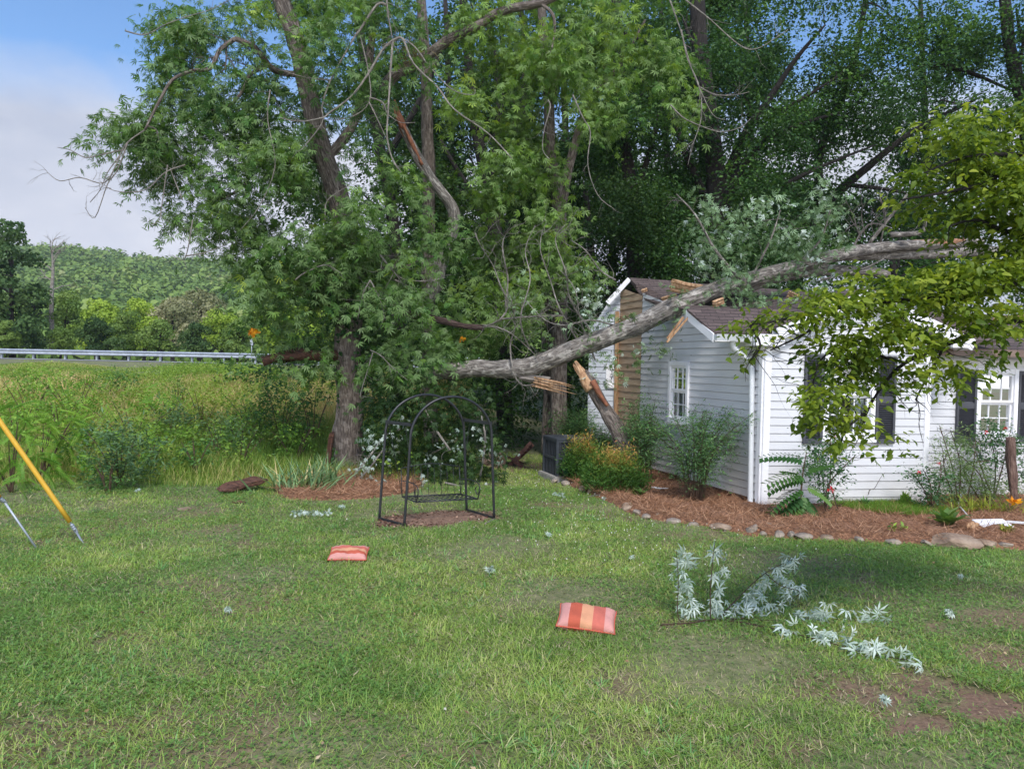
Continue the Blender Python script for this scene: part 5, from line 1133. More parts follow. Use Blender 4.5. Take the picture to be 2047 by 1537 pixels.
# centre drooping maple
t3 = thing('forked_tree', 'two stemmed tree with yellow-green drooping foliage above the left end of the house', 'tree', (Q(1118, 900, 16).x, 16, 0))
tb = TB(); limb(tb, [(1118, 900, 16), (1118, 640, 15.9), (1120, 460, 15.8), (1115, 390, 15.7), (1100, 308, 15.5), (1096, 171, 15.3), (1085, 60, 15.2), (1080, -60, 15.1)], 34, 15, 12, .12)
limb(tb, [(1118, 420, 15.75), (1127, 383, 15.7), (1144, 308, 15.6), (1170, 222, 15.5), (1205, 170, 15.4), (1240, 130, 15.3), (1290, 40, 15.2)], 24, 4, 10, .12); limb(tb, [(1105, 200, 15.3), (1120, 140, 15.3), (1150, 100, 15.2)], 14, 3, 8)
part('trunk', tb.mesh('trunk', BARK), t3)
ccl = [(1000, 200, 45, 45, .6), (1060, 130, 60, 50, .7), (1120, 110, 60, 50, .7), (1175, 120, 55, 45, .7), (1230, 190, 55, 50, .7, 1.2), (1290, 160, 60, 50, .7, 1.2), (1340, 215, 45, 32, .5, 1.2), (1330, 120, 45, 45, .6), (1190, 235, 45, 35, .5), (1250, 70, 70, 50, .8), (1150, 40, 80, 45, .8), (1060, 40, 60, 45, .7), (950, 120, 60, 50, .7), (930, 210, 45, 45, .5), (1050, 260, 50, 50, .6), (1010, 330, 50, 45, .6), (1070, 350, 50, 45, .6),
       (1030, 420, 60, 50, .7, 1.2), (1100, 440, 50, 45, .6, 1.2), (960, 420, 40, 60, .5), (1000, 500, 60, 45, .6, 1.2), (1080, 520, 60, 50, .6, 1.2), (1150, 500, 50, 50, .6), (1040, 590, 70, 45, .6, 1.2), (960, 580, 50, 45, .5), (1130, 590, 50, 45, .5), (940, 660, 60, 40, .5), (1010, 660, 60, 35, .5), (1200, -40, 160, 50, 1.4), (970, 30, 60, 50, .7)]
ccl = [(c[0], c[1], 14.7 + random.uniform(-.6, .9), *c[2:]) for c in ccl]
MC = leafmat('yellowish maple leaf', [(0, (0.040, 0.106, 0.029)), (.3, (0.092, 0.198, 0.040)), (.6, (0.183, 0.310, 0.054)), (.85, (0.310, 0.428, 0.073)), (1, (0.491, 0.565, 0.092))], back=(.16, .25, .08), trans=.22)
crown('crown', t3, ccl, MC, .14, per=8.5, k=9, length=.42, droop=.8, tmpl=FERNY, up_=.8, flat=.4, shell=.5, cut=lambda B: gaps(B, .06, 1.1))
tb = TB()
for L_ in ([(1335, -10), (1360, 60), (1380, 130), (1400, 180), (1425, 230), (1450, 240)], [(1370, 0), (1420, 40), (1480, 92), (1512, 98), (1545, 80), (1575, 60)], [(1340, 210), (1365, 235), (1400, 252), (1440, 264), (1480, 255), (1500, 238)], [(1362, 60), (1375, 120), (1398, 175), (1402, 235), (1385, 290), (1375, 330)], [(1400, 175), (1430, 190), (1470, 190), (1498, 184)]):
    P = [Q(a_, b2_, 13.5) for a_, b2_ in L_]; tb.tube(P, [.013 * (1 - .6 * i / (len(P) - 1)) for i in range(len(P))], 6, 4, .1); twigfan(tb, P, 9, .4, .005, 1, .7, .25, .0)
part('bare_branches', tb.mesh('bare_branches', TWIG), t3)
# ================================================================== TREES BEHIND
def bgtree(label, px, Y, w, stems, clumps, m, size, per, name='tree', tmpl=SIMPLE, bark=BARKD, group='dark trees behind the house', base=905, ext=0, cutn=.2, s_=1.0):
    t_ = thing(name, label, 'tree', (Q(px, base, Y).x, Y, 0), group)
    tb = TB()
    for pts, w0, w1 in stems:
        P = limb(tb, pts, w0, w1, 9, .12); twigfan(tb, P, 5, 1.5, S(w1, Y) * .25, 1, .8, .2, .03, max(1, len(P) // 2))
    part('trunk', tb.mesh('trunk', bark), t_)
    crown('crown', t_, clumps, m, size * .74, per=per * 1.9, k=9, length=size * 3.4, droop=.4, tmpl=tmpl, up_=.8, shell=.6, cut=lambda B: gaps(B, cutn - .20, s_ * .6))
    return t_
def cloudclumps(cx, cy, sx_, sy_, Y, n, r0_, r1_, dY=1.5, top_=-140):
    o = []
    for _ in range(n):
        o.append((cx + random.gauss(0, sx_), max(top_, cy + random.gauss(0, sy_)), Y + random.uniform(-dY, dY), random.uniform(r0_, r1_), random.uniform(r0_, r1_) * .65, 1.0))
    return o
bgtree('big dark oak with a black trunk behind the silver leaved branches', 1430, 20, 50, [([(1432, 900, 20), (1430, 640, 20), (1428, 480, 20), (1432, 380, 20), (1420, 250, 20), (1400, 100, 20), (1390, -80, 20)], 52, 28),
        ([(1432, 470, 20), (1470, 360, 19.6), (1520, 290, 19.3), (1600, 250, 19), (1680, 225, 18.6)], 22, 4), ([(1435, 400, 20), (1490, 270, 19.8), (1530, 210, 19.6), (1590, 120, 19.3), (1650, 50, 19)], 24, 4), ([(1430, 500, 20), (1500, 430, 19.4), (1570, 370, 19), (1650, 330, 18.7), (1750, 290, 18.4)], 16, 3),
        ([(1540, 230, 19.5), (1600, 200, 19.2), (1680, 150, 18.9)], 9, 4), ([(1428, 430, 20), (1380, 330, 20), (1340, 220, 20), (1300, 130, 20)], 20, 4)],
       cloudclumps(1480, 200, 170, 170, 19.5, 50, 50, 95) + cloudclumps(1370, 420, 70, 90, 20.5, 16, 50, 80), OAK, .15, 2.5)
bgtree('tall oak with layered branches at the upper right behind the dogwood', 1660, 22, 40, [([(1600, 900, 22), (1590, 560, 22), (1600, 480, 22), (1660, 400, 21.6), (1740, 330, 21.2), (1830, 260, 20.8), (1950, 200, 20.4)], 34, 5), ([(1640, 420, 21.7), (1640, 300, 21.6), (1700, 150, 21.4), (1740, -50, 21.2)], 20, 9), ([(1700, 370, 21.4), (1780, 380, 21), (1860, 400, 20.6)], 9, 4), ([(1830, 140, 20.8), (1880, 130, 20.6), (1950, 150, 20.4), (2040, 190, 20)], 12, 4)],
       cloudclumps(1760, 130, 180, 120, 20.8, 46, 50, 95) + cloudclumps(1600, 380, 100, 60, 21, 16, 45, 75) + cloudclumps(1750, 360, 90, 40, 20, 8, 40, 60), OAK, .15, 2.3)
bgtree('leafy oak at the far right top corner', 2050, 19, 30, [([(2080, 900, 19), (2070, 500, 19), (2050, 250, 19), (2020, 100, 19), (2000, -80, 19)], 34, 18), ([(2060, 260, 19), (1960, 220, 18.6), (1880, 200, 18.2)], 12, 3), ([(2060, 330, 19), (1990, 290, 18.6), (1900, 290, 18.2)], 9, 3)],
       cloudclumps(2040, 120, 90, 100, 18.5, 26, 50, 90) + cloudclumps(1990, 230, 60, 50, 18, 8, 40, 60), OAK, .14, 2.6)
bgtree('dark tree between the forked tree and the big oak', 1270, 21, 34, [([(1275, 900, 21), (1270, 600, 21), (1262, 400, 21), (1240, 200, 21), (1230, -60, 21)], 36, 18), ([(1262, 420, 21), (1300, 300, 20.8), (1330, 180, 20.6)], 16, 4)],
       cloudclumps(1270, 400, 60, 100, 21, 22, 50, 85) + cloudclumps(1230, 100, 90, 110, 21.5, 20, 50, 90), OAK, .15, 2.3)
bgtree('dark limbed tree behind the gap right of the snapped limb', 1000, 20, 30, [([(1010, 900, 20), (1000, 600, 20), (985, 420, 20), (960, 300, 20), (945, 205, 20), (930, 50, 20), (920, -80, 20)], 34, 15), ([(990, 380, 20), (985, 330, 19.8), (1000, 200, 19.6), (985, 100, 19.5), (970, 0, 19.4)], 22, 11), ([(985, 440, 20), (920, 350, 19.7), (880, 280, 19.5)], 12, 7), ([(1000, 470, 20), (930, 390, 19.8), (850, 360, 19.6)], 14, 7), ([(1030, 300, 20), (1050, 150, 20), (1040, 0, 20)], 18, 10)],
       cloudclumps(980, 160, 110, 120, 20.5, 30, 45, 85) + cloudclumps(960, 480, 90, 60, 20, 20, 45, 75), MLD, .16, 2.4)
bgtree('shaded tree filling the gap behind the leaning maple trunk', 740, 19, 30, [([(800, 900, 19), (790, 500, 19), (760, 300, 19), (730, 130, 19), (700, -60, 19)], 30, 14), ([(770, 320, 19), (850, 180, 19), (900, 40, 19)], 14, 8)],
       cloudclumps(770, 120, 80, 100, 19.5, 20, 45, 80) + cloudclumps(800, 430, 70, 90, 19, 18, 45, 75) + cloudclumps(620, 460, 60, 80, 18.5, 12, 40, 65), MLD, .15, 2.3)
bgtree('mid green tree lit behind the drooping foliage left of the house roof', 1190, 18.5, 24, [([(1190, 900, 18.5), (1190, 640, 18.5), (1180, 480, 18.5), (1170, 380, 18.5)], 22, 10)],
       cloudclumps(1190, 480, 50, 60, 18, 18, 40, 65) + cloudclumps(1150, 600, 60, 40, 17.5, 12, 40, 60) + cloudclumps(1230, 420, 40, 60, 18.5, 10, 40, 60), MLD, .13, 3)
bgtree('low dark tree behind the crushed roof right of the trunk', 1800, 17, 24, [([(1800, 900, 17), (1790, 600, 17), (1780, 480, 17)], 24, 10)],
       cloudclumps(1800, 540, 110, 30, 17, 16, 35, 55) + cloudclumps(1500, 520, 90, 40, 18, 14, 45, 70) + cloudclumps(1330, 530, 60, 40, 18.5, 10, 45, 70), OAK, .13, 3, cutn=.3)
# far woods seen through the gaps
def bl(label, px, Y, cx, cy, n): bgtree(label, px, Y, 20, [([(px, 880, Y), (px + 10, 500, Y), (px, 250, Y), (px - 10, 0, Y)], 20, 8)], cloudclumps(cx, cy, 140, 130, Y, int(n * 1.4), 60, 100, 2), OAK, .20, 2.3, group='second row of dark trees', cutn=.25, s_=.7)
bl('farther tree showing dark between the big oak and its right neighbour', 1500, 27, 1480, 420, 26); bl('farther tree low behind the forked tree', 1130, 27, 1090, 500, 26)
bl('farther tree low behind the second pale trunk', 900, 26, 880, 620, 22); bl('farther tree behind the right end of the house roof', 1850, 26, 1850, 430, 26); bl('farther tree behind the dark tree left of the oak', 1330, 28, 1280, 560, 24)
bl('farther tree behind the gap above the left end of the house roof', 1215, 25, 1200, 470, 22); bl('farther tree behind the upper trunks of the forked tree', 1010, 28, 1020, 200, 26); bl('farther tree behind the crossing limb', 850, 27, 860, 300, 20)
bl('farther tree high behind the big oak', 1400, 29, 1430, 150, 26)
# grey paired stump-like trunks behind the air conditioner
for px, w_, lb in ((1104, 26, 'grey trunk standing directly behind the air conditioner unit'), (1090, 16, 'thinner trunk left of the grey trunk behind the air conditioner')):
    t_ = thing('tree', lb, 'tree', (Q(px, 880, 16.5).x, 16.5, 0), 'trunks behind the air conditioner'); tb = TB(); limb(tb, [(px, 905, 16.5), (px, 850, 16.5), (px + 2, 780, 16.5), (px - 6, 600, 16.6), (px - 10, 450, 16.7)], w_, w_ * .5, 10, .15); part('trunk', tb.mesh('trunk', BARK), t_)
    crown('crown', t_, cloudclumps(px - 10, 520, 40, 50, 16.8, 8, 35, 55, .6), MLD, .12, per=3, k=8, length=.4, tmpl=SIMPLE)
# undergrowth: nobody could count it
ug = [(1000, 800, 60, 50), (1060, 790, 50, 50), (1120, 770, 50, 50), (1150, 830, 40, 40), (960, 760, 60, 50), (900, 800, 60, 60), (840, 800, 60, 60), (1040, 860, 50, 28), (1180, 700, 50, 60), (800, 850, 50, 50), (1110, 700, 50, 50), (1040, 710, 60, 45), (960, 700, 50, 40), (780, 780, 50, 60), (1190, 640, 40, 50), (990, 870, 40, 22), (1110, 850, 26, 30), (870, 660, 50, 50), (860, 880, 70, 40), (930, 880, 60, 30), (770, 900, 60, 30),(1150,880,30,20)]
B, D, T = clump_pts([(a_, b2_, 17.5 + random.uniform(-1, 1.5), c_, d_, .8) for a_, b2_, c_, d_ in ug], 5, .6); C, A, Nn, Sz, rr = sprays(B, D, 9, .4, .3, .10, crnd=T)
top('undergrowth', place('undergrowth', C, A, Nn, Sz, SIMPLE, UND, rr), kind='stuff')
# ================================================================== SHRUBS OF THE FIELD (each its own thing)
FERNM = leafmat('fern green', [(0, (0.062, 0.166, 0.022)), (.5, (0.144, 0.299, 0.040)), (1, (0.309, 0.486, 0.078))], trans=.3)
PINEM = leafmat('young pine needles', [(0, (0.048, 0.104, 0.040)), (.5, (0.096, 0.176, 0.072)), (1, (0.160, 0.256, 0.112))], trans=.15)
GOLD = leafmat('yellow green weed', [(0, (0.112, 0.168, 0.028)), (.5, (0.238, 0.294, 0.042)), (1, (0.420, 0.420, 0.070))], trans=.3)
DKW = leafmat('dark bush leaf', [(0, (0.035, 0.094, 0.029)), (.5, (0.082, 0.187, 0.047)), (1, (0.187, 0.304, 0.070))], trans=.25)
def shrub(name, label, px, pyb, pyt, wpx, m, tmpl, size, group, cat='bush', per=1.0, stems=5, k=8, droop=.3, loc=None, up_=.9, stemm=TWIGB, sx_=1):
    pyt -= .15 * (pyb - pyt); wpx *= 1.15; per *= 1.5
    b_ = loc or GH(px, pyb); Y = b_.y; t_ = thing(name, label, cat, b_, group); tb = TB(); hgt = S(pyb - pyt, Y)
    for i in range(stems):
        e_ = b_ + Vector((random.uniform(-.45, .45) * S(wpx, Y), random.uniform(-.3, .3) * S(wpx, Y), hgt * random.uniform(.6, .95)))
        tb.tube([b_ + Vector((random.uniform(-.04, .04), 0, -.03)), b_.lerp(e_, .5) + Vector((0, 0, hgt * .08)), e_], [.014, .010, .004], 5, 3)
    part('stems', tb.mesh('stems', stemm), t_)
    cl = []
    for i in range(8):
        f = (i + .5) / 8; cl.append((px + random.uniform(-.38, .38) * wpx * (1 - .4 * f), pyb - (pyb - pyt) * (.12 + .78 * f), Y + random.uniform(-.3, .3) * S(wpx, Y), wpx * .25, (pyb - pyt) * .16, S(wpx, Y) * .25))
    crown('foliage', t_, cl, m, size, per=per * .55, k=k, length=size * 3.2, droop=droop, tmpl=tmpl, up_=up_, shell=.6); return t_
gF = 'wild shrubs in the field'
shrub('fern', 'large bright fern clump at the left picture edge behind the yellow sleeve', 20, 985, 850, 140, FERNM, FERN, .30, gF, 'fern', .8, k=4, droop=.35)
shrub('fern', 'ferny weeds left of the long yellow sleeve near the picture edge', 85, 960, 815, 130, FERNM, FERN, .28, gF, 'fern', .8, k=4, droop=.35)
shrub('bush', 'broad yellowish green bush at the left edge above the fern clump', 60, 870, 755, 170, BRI, SIMPLE, .07, gF, per=5)
shrub('bush', 'rounded yellow-green bush upper left of the field centre', 150, 850, 748, 130, BRI, SIMPLE, .07, gF, per=5)
shrub('sumac_bush', 'bright green sumac-like bush with feathery leaves in the middle of the field', 265, 900, 800, 160, FERNM, FROND, .30, gF, 'bush', 1.2, k=4)
shrub('young_pine', 'bushy young pine at the near edge of the field', 240, 975, 860, 120, PINEM, PINTO, .10, gF, 'young pine', 14, k=12, droop=-.2)
shrub('bush', 'dark leafy bush right of the young pine at the lawn edge', 215, 985, 920, 80, DKW, SIMPLE, .06, gF, per=9)
shrub('young_pine', 'small dark young pine right of the sumac-like bush', 345, 900, 825, 80, PINEM, PINTO, .10, gF, 'young pine', 14, k=12, droop=-.2)
shrub('sapling', 'thin upright sapling in the tan grass in the middle of the field', 357, 830, 765, 26, DKW, SIMPLE, .07, gF, 'sapling', per=8)
shrub('bush', 'feathery grey-green bush in front of the tan grass left of the big trunk', 440, 930, 830, 90, PINEM, PINTO, .08, gF, per=10, k=10)
shrub('weed', 'yellow-green leafy weed in tan grass right of the small dark pine', 405, 870, 785, 60, GOLD, SIMPLE, .07, gF, 'weed', per=6)
shrub('weed', 'small bright yellow weed low in the field near the small dark pine', 402, 895, 872, 24, GOLD, SIMPLE, .07, gF, 'weed', per=10)
shrub('weed', 'bright yellow weed at the lawn edge left of the big trunk', 563, 905, 868, 34, GOLD, SIMPLE, .08, gF, 'weed', per=10)
shrub('bush', 'broad dark bush left of the big trunk under its drooping leaves', 560, 880, 760, 150, DKW, SIMPLE, .075, gF, per=8)
shrub('bush', 'dark bush directly beside the big trunk on its left', 625, 890, 775, 90, DKW, SIMPLE, .075, gF, per=9)
shrub('bush', 'mid green bush behind the two dark bushes left of the trunk', 500, 860, 790, 110, BRI, SIMPLE, .06, gF, per=6)
shrub('weed_patch', 'weeds with pale stems at the lawn edge below the bushes near the trunk', 480, 940, 860, 110, DKW, PINTO, .07, gF, 'weed', per=5)
for px, pyb, pyt, w_, m_, lb in ((30, 915, 810, 120, BRI, 'leafy yellow-green bush just above the fern clump at the left edge'), (170, 930, 850, 120, DKW, 'mid-height leafy bush between the ferny weeds and the young pine'), (120, 890, 800, 110, BRI, 'bright leafy bush left of the sumac-like bush'),
        (300, 940, 870, 120, BRI, 'low bright bush directly right of the young pine'), (390, 950, 880, 100, DKW, 'low dark bush below the small dark young pine'), (470, 905, 830, 100, BRI, 'yellow-green bush between the grey-green bush and the dark bushes by the trunk'), (60, 815, 742, 150, BRI, 'far bush in the upper left of the field below the guardrail'),
        (210, 800, 745, 110, DKW, 'far dark bush in the field below the middle of the guardrail'), (330, 860, 800, 90, FERNM, 'fresh green bush behind the small dark young pine'), (590, 930, 850, 90, BRI, 'bright low bush at the lawn edge left of the trunk foot')):
    shrub('bush', lb, px, pyb, pyt, w_, m_, SIMPLE, .075, gF, per=8)
# orange flowers of the vine
OR = leafmat('orange flower', [(0, (.60, .18, .01)), (1, (.85, .42, .02))], trans=.2)
for (px, py, Y, lb) in ((505, 662, 12.8, 'orange flowers hanging at the left edge of the drooping foliage above the road'), (927, 680, 13.4, 'tiny orange flower in the leaves above the fallen trunk base')):
    k_ = 40 if px < 600 else 14; C = np.array(Q(px, py, Y)) + rng.normal(0, .045 if px < 600 else .03, (k_, 3)); top('vine_flowers', place('vine_flowers', C, rng.normal(0, 1, (k_, 3)), rng.normal(0, 1, (k_, 3)), .06, lobes((-50, 0, 50), (.7, .8, .7), .2), OR), lb, 'flowers', origin=None)
# ================================================================== FALLEN TREE
ft = thing('fallen_tree', 'long fallen tree trunk lying across the yard onto the house roof', 'fallen tree', Q(1391, 596, 12.8))
tb = TB(); P = limb(tb, [(860, 748, 13.6), (900, 742, 13.5), (955, 736, 13.35), (1000, 738, 13.2), (1055, 734, 13.1), (1105, 716, 13.0), (1157, 695, 12.95), (1215, 672, 12.9), (1274, 650, 12.85), (1335, 620, 12.8), (1391, 597, 12.8), (1450, 573, 12.8), (1509, 555, 12.85), (1600, 530, 13.0), (1665, 512, 13.1), (1756, 495, 13.4), (1829, 490, 13.7), (1900, 487, 14.0), (1964, 483, 14.3)], 30, 16, 24, .09, 6, [25, 32, 35, 36, 38, 38, 38, 38, 38, 37, 36, 33, 30, 27, 25, 22, 20, 18, 15])
part('trunk', tb.mesh('trunk', BARKF), ft)
tb = TB(); P = limb(tb, [(1490, 573, 12.95), (1560, 552, 13.2), (1640, 541, 13.4), (1700, 541, 13.5), (1740, 543, 13.6), (1775, 550, 13.7)], 26, 16, 12, .15); P2 = limb(tb, [(1680, 512, 13.3), (1756, 510, 13.6), (1850, 508, 13.9), (1960, 503, 14.2), (2100, 498, 14.6)], 20, 18, 12, .12)
for pts, w0, w1 in (([(1735, 490, 13.4), (1790, 420, 13.2), (1830, 370, 13.0), (1870, 340, 12.9)], 8, 2), ([(1700, 505, 13.3), (1735, 450, 13.1), (1780, 455, 13)], 5, 2), ([(1600, 520, 13), (1640, 480, 12.8), (1660, 420, 12.7)], 6, 2), ([(1480, 560, 12.7), (1430, 500, 12.5), (1390, 430, 12.4), (1352, 388, 12.3)], 7, 2), ([(1500, 560, 12.7), (1540, 480, 12.6), (1560, 420, 12.5)], 5, 2), ([(1780, 470, 13.4), (1840, 465, 13.3), (1850, 440, 13.2)], 12, 6), ([(1760, 485, 13.4), (1770, 430, 13.2), (1758, 390, 13.1), (1770, 370, 13)], 4, 1), ([(1720, 480, 13.3), (1705, 430, 13.2), (1690, 400, 13.1)], 3, 1), ([(1728, 470, 13.3), (1722, 430, 13.2), (1726, 410, 13.1)], 3, 1), ([(1640, 560, 13), (1720, 540, 12.8), (1780, 510, 12.6)], 5, 2)):
    Pq = limb(tb, pts, w0, w1, 7, .1); twigfan(tb, Pq, 6, .5, .007)
part('limbs', tb.mesh('limbs', BARKF), ft)
tb = TB(); limb(tb, [(1820, 488, 13.66), (1850, 486, 13.76), (1890, 484, 13.9), (1925, 482, 14.05)], 15, 12, 9, .3); part('torn_strip', tb.mesh('torn_strip', surf('torn red bark', [(.3, (.16, .07, .035)), (.7, (.36, .19, .11))], 9, .85, .5)), ft)
scl = [(1410, 420, 26, 22, .3), (1440, 460, 40, 34, .4), (1400, 500, 26, 30, .3), (1480, 450, 40, 45, .4), (1470, 520, 45, 32, .4), (1540, 420, 34, 26, .35), (1560, 480, 38, 32, .4), (1620, 470, 34, 34, .4), (1650, 420, 30, 40, .35), (1665, 390, 18, 25, .2), (1600, 520, 40, 22, .35), (1660, 500, 34, 26, .35), (1430, 540, 40, 20, .35)]
scl = [(c[0], c[1], 12.7 + random.uniform(-.2, .3), *c[2:]) for c in scl]
crown('silver_foliage', ft, scl, SILV3, .10, per=5, k=8, length=.38, droop=.35, tmpl=FERNY, up_=.3, shell=.6, flat=.7)
hcl = [(c[0], c[1], c[2] - .1, c[3] * .9, c[4] * .9, c[5]) for c in scl]; crown('silver_foliage', ft, hcl, SILV, .085, per=.8, k=6, length=.3, droop=.4, tmpl=MAPLE, up_=.3, shell=.6, flat=.7)
rcl = [(1340, 578, 12.6, 22, 12, .2), (1500, 590, 12.3, 40, 14, .3), (1550, 600, 12.2, 40, 12, .3), (1450, 590, 12.2, 30, 12, .2), (1590, 570, 12.4, 40, 14, .3), (1390, 610, 12.2, 12, 8, .15), (1480, 560, 12.4, 20, 24, .2), (1420, 630, 12, 10, 5, .1), (1520, 612, 11.6, 30, 8, .2), (1600, 600, 11.8, 36, 12, .25), (1460, 606, 11.9, 24, 8, .15), (1650, 590, 12.3, 36, 14, .3)]
crown('roof_foliage', ft, rcl, SILV3, .095, per=6, k=8, length=.3, droop=.5, tmpl=FERNY, up_=.4, shell=.6)
# leaves hanging under the trunk in front of the torn wall
hcl = [(1290, 700, 12.5, 26, 14, .2), (1330, 705, 12.4, 14, 10, .15), (1255, 720, 12.7, 24, 22, .2), (1240, 640, 13, 30, 26, .25), (1205, 610, 13.2, 30, 36, .3), (1190, 680, 13, 26, 30, .25), (1215, 760, 12.9, 20, 30, .2), (1200, 720, 12.9, 22, 30, .2), (1310, 640, 12.7, 14, 12, .15), (1170, 590, 13.3, 24, 34, .3)]
crown('hanging_foliage', ft, hcl, SILV2, .10, per=3.5, k=8, length=.35, droop=.7, tmpl=FERNY, up_=.6)
# underside splinters at the broken fork
def slivers(name, label, a_, b2_, w_, n, m, cat):
    tb = TB(); ax = (b2_ - a_); sd = ax.cross(Vector((0, 1, .1))).normalized(); fb_ = ax.cross(sd).normalized()
    for k in range(n):
        o1 = sd * random.uniform(-.5, .5) * w_ + fb_ * random.uniform(-.35, .35) * w_; f_ = random.uniform(.3, 1.3); s0_ = random.uniform(0, .15); sp_ = random.uniform(.9, 1.25)
        tb.tube([a_ + ax * s0_ + o1, a_ + ax * (s0_ + f_ * .5) + o1 * sp_, a_ + ax * f_ * 1.0 + o1 * sp_ + Vector((0, 0, random.uniform(-.03, .03)))], [w_ * random.uniform(.05, .12), w_ * random.uniform(.03, .08), .002], 4, 3, .5, seed=k)
    return top(name, tb.mesh(name, m, False), label, cat, origin=a_)
slivers('splintered_stub', 'yellow splintered stub sticking out below the fallen trunk left of the leaning stump', Q(1062, 762, 13.0), Q(1134, 778, 12.9), .17, 34, WOOD, 'splintered wood')
slabwood('splintered_stub', 'dark bark strip hanging under the fallen trunk above the splintered stub', Q(1040, 753, 13.05), Q(1098, 760, 12.95), .14, .06, BARKF, upv=Vector((0, -.8, .6)), jag=.6, cat='bark strip')
# dark rotten limb above, twig tangle
dl = thing('dead_limb', 'dark rotten limb hanging level left of the tangled twigs', 'dead limb', Q(880, 640, 13.2)); tb = TB()
P = limb(tb, [(798, 622, 13.3), (830, 630, 13.25), (860, 636, 13.2), (900, 645, 13.2), (935, 652, 13.2), (968, 655, 13.2)], 17, 9, 9, .35); part('limb', tb.mesh('limb', barkmat('rotten bark', (.02, .012, .01), (.06, .035, .028), (.14, .09, .075), .1)), dl)
dl = thing('dead_limb', 'dark broken limb stub poking left of the big trunk above the road', 'dead limb', Q(560, 720, 13.4)); tb = TB(); limb(tb, [(524, 722, 13.3), (560, 714, 13.4), (620, 710, 13.6), (680, 712, 13.8)], 20, 24, 9, .35); part('limb', tb.mesh('limb', ROT), dl)
slabwood('bark_piece', 'dark rotten bark slab leaning on the foot of the big trunk', Q(654, 940, 13.5), Q(664, 865, 13.75), .09, .07, ROT, 'bark piece', upv=Vector((0, 1, 0)))
tg = thing('twig_tangle', 'tangle of bare pale twigs hanging above the fallen trunk', 'branches', Q(1080, 600, 13)); tb = TB()
TW = [[(965, 655), (1000, 638), (1015, 610), (1000, 570), (985, 530), (960, 490), (950, 465)], [(1000, 638), (1060, 633), (1130, 632), (1080, 628)], [(965, 650), (1010, 660), (1050, 690), (1080, 720)], [(1010, 612), (1015, 560), (1005, 500), (1010, 470), (1030, 450)], [(1060, 700), (1040, 640), (1060, 560), (1050, 500), (1070, 450)], [(1160, 690), (1120, 620), (1100, 560), (1080, 500), (1085, 460)], [(1180, 660), (1140, 600), (1130, 540), (1110, 480), (1130, 450)], [(1025, 740), (1020, 690), (1030, 650), (1022, 600)], [(1025, 745), (1045, 770), (1090, 765)], [(1230, 560), (1200, 540), (1170, 500), (1140, 480)], [(1225, 650), (1180, 640), (1130, 650), (1090, 640), (1050, 600)], [(1190, 720), (1160, 640), (1150, 580), (1120, 540)], [(870, 760), (866, 745), (890, 735)], [(790, 560), (830, 580), (850, 620)], [(760, 510), (800, 555), (850, 562), (890, 555)]]
for L_ in TW:
    P = [Q(a_, b2_, 12.9 + random.uniform(-.3, .3)) for a_, b2_ in L_]; r_ = .016; tb.tube(P, [r_ * (1 - .6 * i / (len(P) - 1)) for i in range(len(P))], 5, 4, .1); twigfan(tb, P, 12, .55, .006, 1, .8, .3, .0)
part('twigs', tb.mesh('twigs', TWIG), tg)
crown('sparse_leaves', tg, [(1140, 640, 13, 50, 40, .4), (1180, 600, 13.1, 40, 40, .4), (1100, 680, 13, 60, 24, .3), (1060, 600, 13.1, 50, 50, .4), (1180, 560, 13, 30, 40, .3)], SILV3, .09, per=1.0, k=7, length=.35, droop=.5, tmpl=FERNY)
# leaning broken stump
ls = thing('leaning_stump', 'leaning snapped trunk with a torn orange top between the twigs and the feathery shrub', 'broken trunk', (Q(1258, 905, 12.6).x, 12.6, 0)); tb = TB()
P = limb(tb, [(1262, 925, 12.6), (1245, 880, 12.6), (1222, 840, 12.65), (1198, 800, 12.7), (1178, 765, 12.75), (1165, 745, 12.8)], 38, 21, 16, .16); part('trunk', tb.mesh('trunk', BARK), ls)
tb = TB()
for k in range(22):
    f_ = random.random(); b0 = Q(1164 + 22 * f_, 752 + 30 * f_, 12.66); e0_ = Q(1146 + 24 * f_ + random.uniform(-3, 3), 722 + 34 * f_ + random.uniform(-6, 6), 12.72); tb.tube([b0, b0.lerp(e0_, .5), e0_], [.022, .014, .002], 4, 2, .5, seed=k)
limb(tb, [(1182, 778, 12.62), (1168, 757, 12.68), (1158, 738, 12.75), (1150, 722, 12.78)], 20, 6, 8, .5); limb(tb, [(1165, 755, 12.7), (1152, 738, 12.75), (1146, 729, 12.75)], 12, 2, 6, .6); limb(tb, [(1172, 755, 12.72), (1163, 738, 12.75), (1155, 727, 12.75)], 10, 2, 6, .6); part('torn_top', tb.mesh('torn_top', WOOD), ls)
tb = TB(); limb(tb, [(1214, 812, 12.5), (1196, 782, 12.55), (1184, 762, 12.6)], 9, 12, 6, .5); part('torn_strip', tb.mesh('torn_strip', surf('torn rust wood', [(.3, (.12, .035, .02)), (.7, (.30, .12, .06))], 9, .85, .6)), ls)
